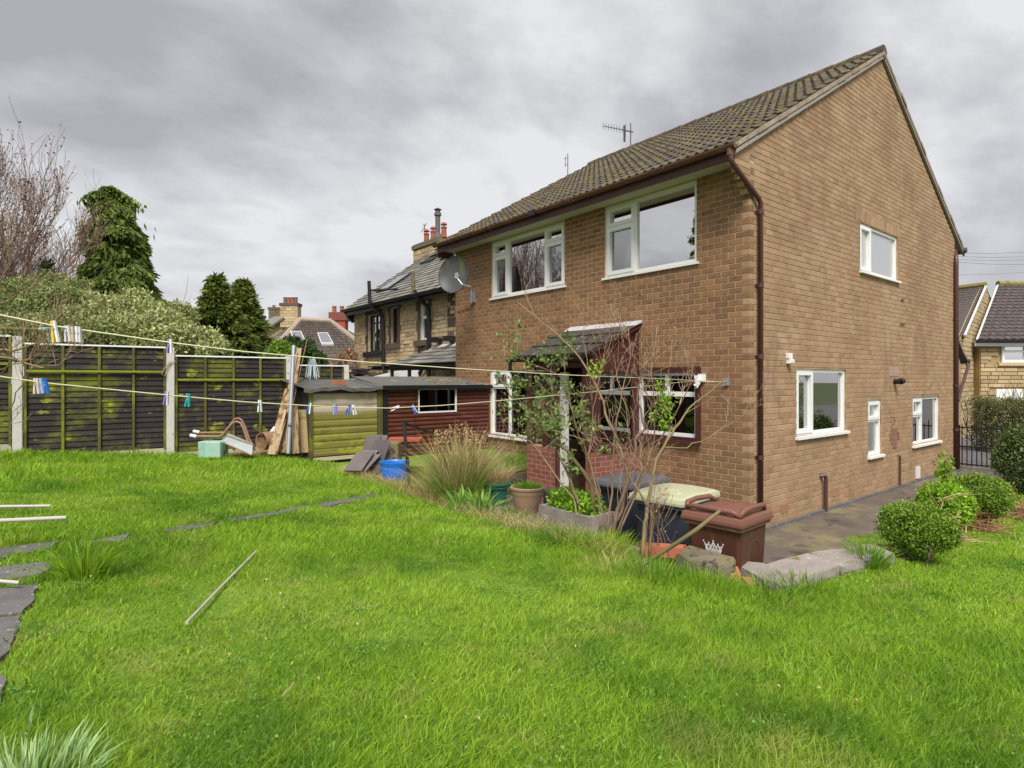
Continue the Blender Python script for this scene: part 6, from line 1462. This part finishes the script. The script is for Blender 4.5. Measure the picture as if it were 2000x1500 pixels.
# overhead wires on the right
wr = MB()
for (a, b_) in (((1868, 494), (2100, 484)), ((1868, 501), (2100, 494)), ((1868, 507), (2100, 500)), ((1868, 512), (2100, 512)), ((1868, 537), (2100, 520))):
    P = [S(a[0]+(b_[0]-a[0])*t, a[1]+(b_[1]-a[1])*t+5*math.sin(t*3.14), 26+8*t) for t in (-.6, -.2, 0, .3, .6, 1)]; wr.tube(P, .009, 4)
ob = thing('overhead_wires', 'bundle of thin overhead wires crossing the sky right of the gable', 'wires', S(1900, 505, 26)); part('wires', wr, M['alu'], ob, kind='stuff')
# ------------------------------------------------------------------ trees beyond the fence
def conifer(name, label, base, H_, Rb, m, n, seed, droop=.9, top_lean=(0, 0), layers=26, sp=.16, pw=.9, jl=.12):
    g = np.random.default_rng(seed); t = thing(name, label, 'tree', base); bx_, by_, bz_ = base
    tk = MB().tube([(bx_, by_, bz_), (bx_, by_, bz_+H_*.5), (bx_+top_lean[0]*.8, by_+top_lean[1]*.8, bz_+H_*.97)], [Rb*.09, Rb*.05, .02], 8); part('trunk', tk, M['bark'], t)
    C_, D_ = [], []; lim = MB()
    for i in range(layers):
        f = (i+.5)/layers; z = H_*(.06+.955*f); r = Rb*(1-f)**pw*(1+jl*g.normal())+.05
        nb = max(6, int(12*(1-f)+6))
        for k in range(nb):
            a = g.random()*6.28; rl = r*(.72+.38*g.random()); up_ = .12*rl
            P = []
            for s in np.linspace(0, 1, 6):
                q = np.array([bx_+top_lean[0]*f+math.cos(a)*rl*s, by_+top_lean[1]*f+math.sin(a)*rl*s, bz_+z+up_*math.sin(s*2.2)-droop*.34*rl*s**2.4]); P.append(q)
            lim.tube([tuple(p) for p in P], [.03, .02, .015, .012, .008, .004], 4, cap=False)
            m_ = int(n/layers/nb*(.4+1.4*rl/Rb*1.2)) if rl > 0 else 0
            s = g.random(m_)**.6; idx = np.minimum((s*5).astype(int), 4); fr_ = s*5-idx; PP = np.array(P); q = PP[idx]*(1-fr_[:, None])+PP[idx+1]*fr_[:, None]
            wdt = sp*Rb*.5*(1.1-s)+.05; side = g.normal(size=m_)*wdt; q = q+np.stack([-math.sin(a)*side, math.cos(a)*side, -np.abs(side)*.5-g.random(m_)*.22*droop], 1)
            C_.append(q); dd = np.stack([math.cos(a)*.6+g.normal(size=m_)*.35, math.sin(a)*.6+g.normal(size=m_)*.35, -droop*.75+g.normal(size=m_)*.3], 1); D_.append(dd)
    C_ = np.concatenate(C_); D_ = np.concatenate(D_); D_ /= np.linalg.norm(D_, axis=1)[:, None]; k = len(C_)
    e = g.normal(size=(k, 3)); s = np.cross(D_, e); s /= np.linalg.norm(s, axis=1)[:, None]; L_ = (.13+.15*g.random(k))[:, None]*Rb/2.6
    V = np.stack([C_, C_+D_*L_*.45+s*L_*.16, C_+D_*L_, C_+D_*L_*.45-s*L_*.16], 1).reshape(-1, 3)
    part('limbs', lim, M['bark'], t, kind='stuff'); part('crown', (V, np.arange(4*k).reshape(k, 4)), m, t, kind='stuff')
    return t
def base_at(px, Y, z=.3): p = S(px, 800, Y); return (p.x, p.y, z)
cb1 = base_at(248, 19)
tz = S(212, 383, 19).z
conifer('weeping_cedar', 'big drooping cedar towering above the fence, its tip leaning left', base_at(252, 19), tz+.1, 3.3, M['conifer'], 120000, 101, 1.1, ( -.45, .36), 19, .20, .92, .20)
conifer('cypress_tree', 'dense dark cypress, left and front one of the touching pair', base_at(424, 20), S(425, 545, 20).z-.2, 2.5, M['conifer2'], 56000, 102, .3, (0, 0), 34, .17, 1.0)
conifer('cypress_tree', 'darker cypress standing behind the first, its pointed top to the right', base_at(474, 21.5), S(470, 552, 21.5).z-.2, 2.3, M['conifer2'], 52000, 103, .3, (0, 0), 34, .17, 1.0)
def broad(name, label, pts, n, m, lsz, seed, Yc, base, cat_='shrub', asp=.5, tw=12, up=(0,0,.3), tl=.5):
    """crown from measured clumps: (px, py, Y, radius)"""
    g = np.random.default_rng(seed); t = thing(name, label, cat_, base); bl = []
    for px, py, Y, r in pts: q = S(px, py, Y); bl.append((q.x, q.y, q.z, r, r, r*.8))
    P_ = blobs(bl, n, g, .35); part('leaves', leaves(P_, lsz, up=up, asp=asp, seed=seed), m, t, kind='stuff')
    b = MB(); rnd = random.Random(seed)
    for k in range(tw):
        q = bl[rnd.randrange(len(bl))]; p0 = Vector((base[0]+rnd.gauss(0, .2), base[1]+rnd.gauss(0, .2), base[2])); p1 = Vector((q[0]+rnd.gauss(0, .2), q[1]+rnd.gauss(0, .2), q[2])); md_ = p0.lerp(p1, .5)+Vector((0, 0, .3)); b.tube([p0, md_, p1], [.05, .03, .01], 5, cap=False)
        for j in range(4): grow(b, md_.lerp(p1, rnd.random()), (rnd.gauss(0, .7), rnd.gauss(0, .7), 1), tl, .010, 2, rnd, .5, .2, 4, (2, 3), 4, .004)
    part('stems', b, M['twigred'], t, kind='stuff')
broad('variegated_shrub', 'sprawling pale variegated shrub filling the space over the fence below the cedar', [(230,610,14,.55),(275,625,14,.6),(190,620,14,.5),(320,645,13.5,.6),(360,665,13,.5),(240,660,13,.7),(300,680,13,.6),(395,672,13,.45),(420,690,12.5,.35),(200,665,13,.6),(160,600,14.5,.5),(345,620,14.5,.45),(265,590,14.5,.4)], 62000, M['varieg'], .085, 111, 13.5, base_at(270, 13.5))
broad('mixed_shrubbery', 'tall loose green shrubbery rising behind the left end of the fence', [(110,590,14,.6),(60,620,13.5,.7),(140,640,13,.6),(20,640,13,.6),(90,670,12.5,.6),(100,560,15,.5),(150,570,15,.45),(-40,620,13,.8),(40,575,14,.5),(175,655,12.5,.5),(60,660,12.5,.6)], 42000, M['varieg'] if False else foliage('mixed_leaf', [(.08,.12,.025), (.18,.23,.06), (.30,.34,.13), (.48,.47,.26)]), .075, 112, 13.5, base_at(80, 13.5))
broad('laurel_bush', 'glossy green laurel bush peeping over the fence before the bungalow', [(565,692,18,.5),(590,697,17.5,.45),(545,704,17.5,.4),(598,680,18,.3),(570,676,18.5,.35),(618,704,17.5,.3),(532,700,18,.4)], 16000, M['darkleaf'], .12, 113, 18, base_at(570, 18), 'bush', .4, 6, tl=.12)
broad('laurel_bush', 'brighter yellow-green bush at the left side of the laurel, under the bungalow hip', [(548,682,17,.3),(560,694,17,.33),(535,705,17,.35)], 6000, M['box'], .1, 114, 17, base_at(548, 17), 'bush', .4, 5, tl=.12)
broad('russet_shrub', 'small russet-leaved shrub between the bungalow and the stone house', [(672,702,20,.28),(686,692,20.5,.22),(664,708,20,.25)], 900, M['fern'], .1, 115, 20, base_at(680, 20), 'shrub', .5, 8, tl=.3)
bs = thing('bare_shrub', 'bare arching twigs beside the corner of the stone house above the last fence post', 'shrub', base_at(695, 17)); bt_ = MB(); rnd = random.Random(5)
for k in range(12): grow(bt_, base_at(692+rnd.uniform(-4, 4), 17, .8), (rnd.gauss(0, .2), rnd.gauss(0, .2), 1), .7, .02, 2, rnd, .4, .2, 4, (2, 4), 4, .006)
part('twigs', bt_, M['twig'], bs, kind='stuff')
def baretree(name, label, base, H_, seed, kids=(4, 6), depth=4, m='twigred', budm=None, lean=(0, 0), r0=.16, up=.25, nlimb=7, spread=.42):
    rnd = random.Random(seed); t = thing(name, label, 'tree', base); bx_, by_, bz_ = base
    p1 = Vector((bx_+lean[0]*.3, by_+lean[1]*.3, bz_+H_*.3)); part('trunk', MB().tube([(bx_, by_, bz_), p1], [r0, r0*.8], 10), M['bark'], t)
    b = MB(); en = []
    for k in range(nlimb):
        a = 6.28*k/nlimb+rnd.random()*.6; grow(b, p1-Vector((0,0,rnd.random()*H_*.08)), (math.cos(a)*.55+lean[0]*.15, math.sin(a)*.55+lean[1]*.15, 1.0), H_*rnd.uniform(.42, .58), r0*.45, depth, rnd, spread, up, 5, kids, 4, .0045, en, .5, .13)
    part('crown', b, M[m], t, kind='stuff')
    if budm: part('buds', leaves([tuple(p) for p in en if rnd.random() < .5], .055, asp=.6, seed=seed), M[budm], t, kind='stuff')
    return t
baretree('bare_tree', 'tall bare tree with dark buds at the far left beyond the fence', base_at(-110, 15), S(60, 395, 15).z-.2, 201, (4, 5), 4, budm='seed', r0=.09, lean=(-.1, .1), spread=.31, nlimb=9)
baretree('bare_tree', 'fine-twigged bare tree just left of the drooping cedar', base_at(60, 19), S(140, 455, 19).z-.6, 202, (3, 4), 4, m='twigred', r0=.09, lean=(-.2, .15), spread=.42)
baretree('bare_tree', 'little bare tree top showing between the cedar and the cypress pair', base_at(345, 24), S(350, 600, 24).z-.9, 203, (2, 3), 2, r0=.06, nlimb=4)
iv = S(92, 545, 17); solo('ivy', leaves(blobs([(iv.x, iv.y, iv.z, .22, .22, .7), (iv.x, iv.y, iv.z-.9, .3, .3, .7)], 4000, np.random.default_rng(9), .2), .08, seed=3), M['darkleaf'], 'ivy climbing a trunk among the bare branches at the left', 'ivy')
# trees to the left of the view, mirrored in the upstairs windows
baretree('bare_tree', 'bare tree left of the picture, seen mirrored in the upstairs window', (-18, 27, 0), 12, 204, (2, 4), 4, r0=.11)
conifer('weeping_cedar', 'dark conifer left of the picture, mirrored in the large upstairs window', (-17.5, 12.3, 0), 10.6, 2.2, M['conifer'], 20000, 205, .8, (0, 0), 20, .22, .8)
# ------------------------------------------------------------------ washing lines, pegs, pole arm
HK = Vector((-.05, .44, 2.01)); PL = Vector((-.06, .86, 2.03))
hk = thing('line_hook', 'small white hook and eye on the wall at the end of the washing line', 'hook', HK); part('plate', MB().box(-.03, -.001, .40, .47, 1.96, 2.06).tube([HK+Vector((.03,0,0)), HK+Vector((-.03,0,0)), HK+Vector((-.04,0,-.06))], .008, 6), M['galv'], hk)
pu = thing('line_pulley', 'white plastic washing line pulley bracket at the window corner', 'pulley', PL); part('bracket', MB().box(-.14, -.05, .82, .86, 1.97, 2.1).box(-.05, -.001, .76, .86, 2.02, 2.12).tube([(-.15, .84, 1.97), (-.11, .84, 1.93), (-.08, .84, 1.97)], .02, 8), M['upvc'], pu)
def linept(P0, P1, px, py):
    """the place on the vertical plane through P0, P1 seen at the pixel"""
    C = Vector((CAM[0], CAM[1], ZC)); d = S(px, py, 1)-C; e = P1-P0; n = Vector((-e.y, e.x, 0)); t = (P0-C).dot(n)/d.dot(n); return C+d*t
LA0 = S(-160, 590, 1.95); LB0 = S(-160, 712, 2.05)
A_pts = [(-160,590),(0,615),(110,637),(333,669),(480,687),(700,706),(900,720),(1100,732),(1250,738)]
B_pts = [(-160,712),(0,735),(90,748),(333,772),(480,785),(600,792),(690,796),(760,797),(860,792),(960,784),(1160,765),(1280,752)]
lineA = [linept(LA0, HK, *p) for p in A_pts]+[HK]; lineB = [linept(LB0, PL, *p) for p in B_pts]+[PL]
solo('washing_line', MB().tube(lineA, .0032, 5), M['line'], 'upper pale washing line running from the left edge to the wall hook', 'washing line', 'washing lines across the garden')
solo('washing_line', MB().tube(lineB, .0032, 5), M['line'], 'lower sagging washing line passing in front of the sheds to the pulley', 'washing line', 'washing lines across the garden')
solo('line_tail', MB().tube([PL+Vector((0,0,-.02)), HK+Vector((0,0,-.0))], .004, 5), M['line'], 'short line between the white pulley and the wall hook', 'washing line')
pegm = {k: pm('peg_'+k, [c_, c_], 3, rough=.4, jit=.03, bump=0, pieces=0) for k, c_ in dict(white=(.75,.75,.78), yellow=(.85,.5,.03), clear=(.6,.6,.65), wooden=(.6,.42,.28), blue=(.02,.14,.6), paleblue=(.25,.45,.75), teal=(.02,.4,.36), purple=(.3,.15,.55), pink=(.7,.5,.48)).items()}
def peg(P0, P1, px, py, m1, m2, label, ang=0, sc_=.85, dz=0):
    p = linept(P0, P1, px, py); rgt = Vector((.78, -.626, 0)); tt_ = thing('clothes_peg', label, 'clothes peg', p, 'clothes pegs on the washing lines')
    up_ = (Vector((0,0,1))*math.cos(ang)+rgt*math.sin(ang)); sd_ = up_.cross(Vector((.626,.78,0))).normalized(); fw = up_.cross(sd_).normalized()
    for s, mm in ((1, m1), (-1, m2)):
        b = MB(); c0 = p+sd_*s*.004
        for (z0, z1, o0, o1, w_) in ((-.055, -.016, .0045, .0015, .011), (-.016, .018, .0015, .0005, .009)):
            a_, b_ = c0+up_*z0*sc_+sd_*s*o0, c0+up_*z1*sc_+sd_*s*o1; b.bar(a_, b_, .007, w_, up=fw)
        part('jaw', b, pegm[mm], tt_)
    part('spring', MB().tube([p-up_*.012-fw*.007, p-up_*.012+fw*.007], .006, 6), M['galv'], tt_)
pA = lambda *a, **k: peg(LA0, HK, *a, **k); pB = lambda *a, **k: peg(LB0, PL, *a, **k)
pA(107,637,'yellow','white','yellow and white peg, first from the left on the upper line',ang=-.15, sc_=1.15)
pA(133,644,'clear','clear','clear plastic peg left of the wooden one on the upper line',ang=-.1)
pA(141,645,'wooden','wooden','plain wooden peg among clear ones on the upper line')
pA(149,645,'clear','white','clear peg just right of the wooden one on the upper line')
pA(155,646,'white','clear','rightmost of the clear pegs clustered by the wooden one')
pA(333,669,'purple','white','purple peg hanging on the upper line in front of the second fence post')
pB(73,746,'pink','pink','faded pink peg at the left of the lower line cluster',ang=-.05)
pB(80,746,'paleblue','paleblue','pale blue peg in the middle of the lower line cluster',ang=-.1)
pB(89,747,'blue','blue','deep blue peg at the right of the lower line cluster',ang=-.15)
pB(327,771,'purple','clear','small purple peg on the lower line at the second fence post',ang=.1)
pB(369,775,'teal','teal','teal green peg alone on the lower line',ang=.1)
pB(509,787,'white','clear','single white peg on the lower line before the second fence panel')
pB(606,792,'blue','white','blue and white peg at the left edge of the small shed',ang=.2)
pB(656,794,'paleblue','purple','pale blue and purple peg before the bleached shed boards')
pB(683,795,'blue','blue','dark blue peg tilted right on the bleached boards',ang=.25)
pB(692,795,'white','clear','white peg touching the tilted dark blue one',ang=-.2)
pB(777,795,'white','white','white peg turned sideways on the maroon shed',ang=1.2)
pB(808,795,'blue','paleblue','last blue peg, tilted left beside the shed window',ang=-.5)
lp = linept(LA0, HK, 611, 700); hn = thing('line_bundle', 'coil of pale blue-white cord hung on the upper line', 'cord', lp); cb_ = MB()
for k in range(7):
    a = (k-3)*.004; o_ = Vector((.78,-.626,0)); cb_.tube([lp+o_*a, lp+o_*(a*2.2)-Vector((0,0,.05)), lp+o_*(a*3)-Vector((0,0,.10+.006*(k % 3))), lp+o_*(a*2)-Vector((0,0,.09)), lp+o_*a*1.2-Vector((0,0,.04))], .0022, 4)
part('loops', cb_, M['loopc'], hn)
pw_ = thing('line_pole', 'mossy green-yellow pole arm with teal metal cap behind the first fence post', 'pole', S(60, 640, 11.5))
part('arm', MB().tube([S(-160, 638, 11.5), S(82, 644, 11.5)], .035, 8), M['batten'], pw_); part('cap', MB().tube([S(78, 643, 11.5), S(106, 643, 11.5)], .04, 8).tube([S(96, 645, 11.5), S(98, 668, 11.5)], .04, 8).tube([S(104, 645, 11.5), S(104, 668, 11.5)], .03, 6), M['mint'], pw_)
# white tubes poking in at the left, and the stick on the lawn
tf = thing('tube_frame', 'white metal tubes with blunt ends sticking in over the path at the left edge', 'tube frame', S(-40, 1100, 3.0))
ends_ = [((-200,992),(99,988),3.75,4.1,.010),((-200,1026),(130,1011),3.5,3.85,.013),((-200,1118),(38,1138),2.9,3.0,.009),((-200,1170),(54,1183),2.75,2.85,.010)]
for a, b_, Y0, Y1, r_ in ends_: part('tube', MB().tube([S(*a, Y0), S(*b_, Y1)], r_, 10), M['tubew'], tf)
part('crossbar', MB().tube([S(-200, 985, 3.85), S(-200, 1180, 2.7)], .014, 8), M['upvc_old'], tf)
solo('cane', MB().tube([G(365, 1229, .03), G(430, 1160, .034), G(500, 1086, .03)], .007, 8), pm('bleached_cane', [(.4,.4,.3), (.62,.62,.52)], 20, bump=.2), 'bleached straight cane lying on the lawn left of centre', 'cane')
solo('twig', MB().tube([G(552, 1388, .05), G(575, 1365, .06)], .003, 5), M['twig'], 'tiny pale twig on the lawn near the front', 'twig')
# low broad-leaved weeds scattered through the lawn
g = np.random.default_rng(66); C_ = []
for k in range(230):
    r = 1.8+7*g.random()**1.4; a = (g.random()*2-1)*.85; X, Y = r*math.sin(a), r*math.cos(a); x = CAM[0]+.78*X+.626*Y; y = CAM[1]-.626*X+.78*Y
    if x > -3.9 and y > -2.6: continue
    if y > 6.9: continue
    m_ = g.integers(30, 90); sp = .03+.07*g.random()
    for j in range(m_): px, py = x+g.normal()*sp, y+g.normal()*sp; C_.append((px, py, gz(px, py)+.012+.03*g.random()))
solo('lawn_weeds', leaves(C_, .012, up=(0, 0, .25), asp=.75, seed=67), M['weed'], None, None, kind='stuff')
# fallen leaves on the lawn
fl = MB()
for k in range(34):
    px, py = R.uniform(150, 1900), R.uniform(1060, 1480); p = G(px, py, .045); a = R.random()*6.28; s_ = R.uniform(.006, .014)
    fl.quad(p, p+Vector((math.cos(a)*s_, math.sin(a)*s_, .008)), p+Vector((math.cos(a+.6)*s_*1.7, math.sin(a+.6)*s_*1.7, .0)), p+Vector((math.cos(a+1.2)*s_, math.sin(a+1.2)*s_, .01)))
solo('fallen_leaves', fl, M['straw'], None, None, kind='stuff')
# ------------------------------------------------------------------ lawn grass
def inpoly(x, y, P):
    c = np.zeros(len(x), bool); n = len(P)
    for i in range(n):
        x0, y0 = P[i]; x1, y1 = P[i-1]
        m = ((y0 > y) != (y1 > y)) & (x < (x1-x0)*(y-y0)/(y1-y0+1e-12)+x0); c ^= m
    return c
GX = np.linspace(-14, 14, 141); GYs = np.linspace(-9, 9, 91)
_n = lambda x, y, s, o: mnoise.noise((x*s+o, y*s, o))
tab = np.array([[(_n(x, y, .55, 1.0), _n(x, y, 1.7, 5.0), _n(x, y, .35, 9.0)) for y in GYs] for x in GX])
gtab = np.array([[und(x, y) for y in GYs] for x in GX])
def bil(T, x, y):
    u = np.clip((x-GX[0])/(GX[1]-GX[0]), 0, len(GX)-1.001); v = np.clip((y-GYs[0])/(GYs[1]-GYs[0]), 0, len(GYs)-1.001); i, j = u.astype(int), v.astype(int); a, b_ = u-i, v-j
    if T.ndim == 3: a, b_ = a[:, None], b_[:, None]
    return T[i, j]*(1-a)*(1-b_)+T[i+1, j]*a*(1-b_)+T[i, j+1]*(1-a)*b_+T[i+1, j+1]*a*b_
g = np.random.default_rng(300)
def scatter(r0, r1, dens, hs, wid, seg, name):
    half = rad(56); area = half*(r1*r1-r0*r0); n = int(area*dens); r = np.sqrt(r0*r0+(r1*r1-r0*r0)*g.random(n)); a = (g.random(n)*2-1)*half
    X, Y = r*np.sin(a), r*np.cos(a); x = CAM[0]+.78*X+.626*Y; y = CAM[1]-.626*X+.78*Y
    ok = (y < 7.05) & (y > -8) & (x > -14) & (x < 9.1) & ~((x > -3.62) & (y > -2.08) & ((y > -1.5) | (x < -1.2))) & ~((x > 9) & (y > -1))
    ok &= ~((y > 6.0) & (x > -4.6) & (g.random(n) < .75))
    for P in SLABS: 
        ok &= ~(inpoly(x, y, P) & (g.random(n) < .93))
    x, y, r = x[ok], y[ok], r[ok]; n = len(x); N3 = bil(tab, x, y)
    base = .65+.08*(-3.6-x); base = np.where(x > 4, np.maximum(base, .012), base); base = np.maximum(base, .03); base = np.where(y > 6, np.maximum(base, np.where(x < .5, .62, .1)), base)
    z = base+bil(gtab, x, y)-.004
    clump = np.clip(N3[:, 1]*1.6+.5, 0, 1); tall = np.clip(N3[:, 0]*1.5+.45, 0, 1)
    fence_f = np.clip((y-3.2)/3, 0, 1)*np.clip((-4-x)/3, 0, 1)
    h = hs*(.45+.55*g.random(n))*(.42+.62*tall+.38*clump+.5*fence_f)
    edge = (x > -4.4) & (y > -2.6) & (x < -3.4); h = np.where(edge, h*1.1, h); near = np.zeros(n, bool)
    for P in SLABS:
        cx_ = sum(q[0] for q in P)/len(P); cy_ = sum(q[1] for q in P)/len(P); near |= inpoly(x, y, [(cx_+(q[0]-cx_)*1.2, cy_+(q[1]-cy_)*1.25) for q in P])
    h = np.where(near, h*.45, h)
    right = (x > -1.5); h = np.where(right, h*.7, h)
    wind = np.stack([.35+.3*N3[:, 2]+0*x, -.15+.6*N3[:, 1]], 1)
    lean = wind*.8+g.normal(size=(n, 2))*.5
    solo(name, blade_mesh(np.stack([x, y, z], 1), h, lean, wid*(.6+.8*g.random(n)), g, seg), M['grass'], None, None, kind='stuff')
scatter(1.2, 2.6, 12000, .064, .0036, 3, 'lawn_grass')
scatter(2.6, 4.5, 9000, .064, .0045, 2, 'lawn_grass')
scatter(4.5, 8.0, 4000, .066, .0075, 2, 'lawn_grass')
scatter(8.0, 15.0, 1200, .09, .012, 2, 'lawn_grass')
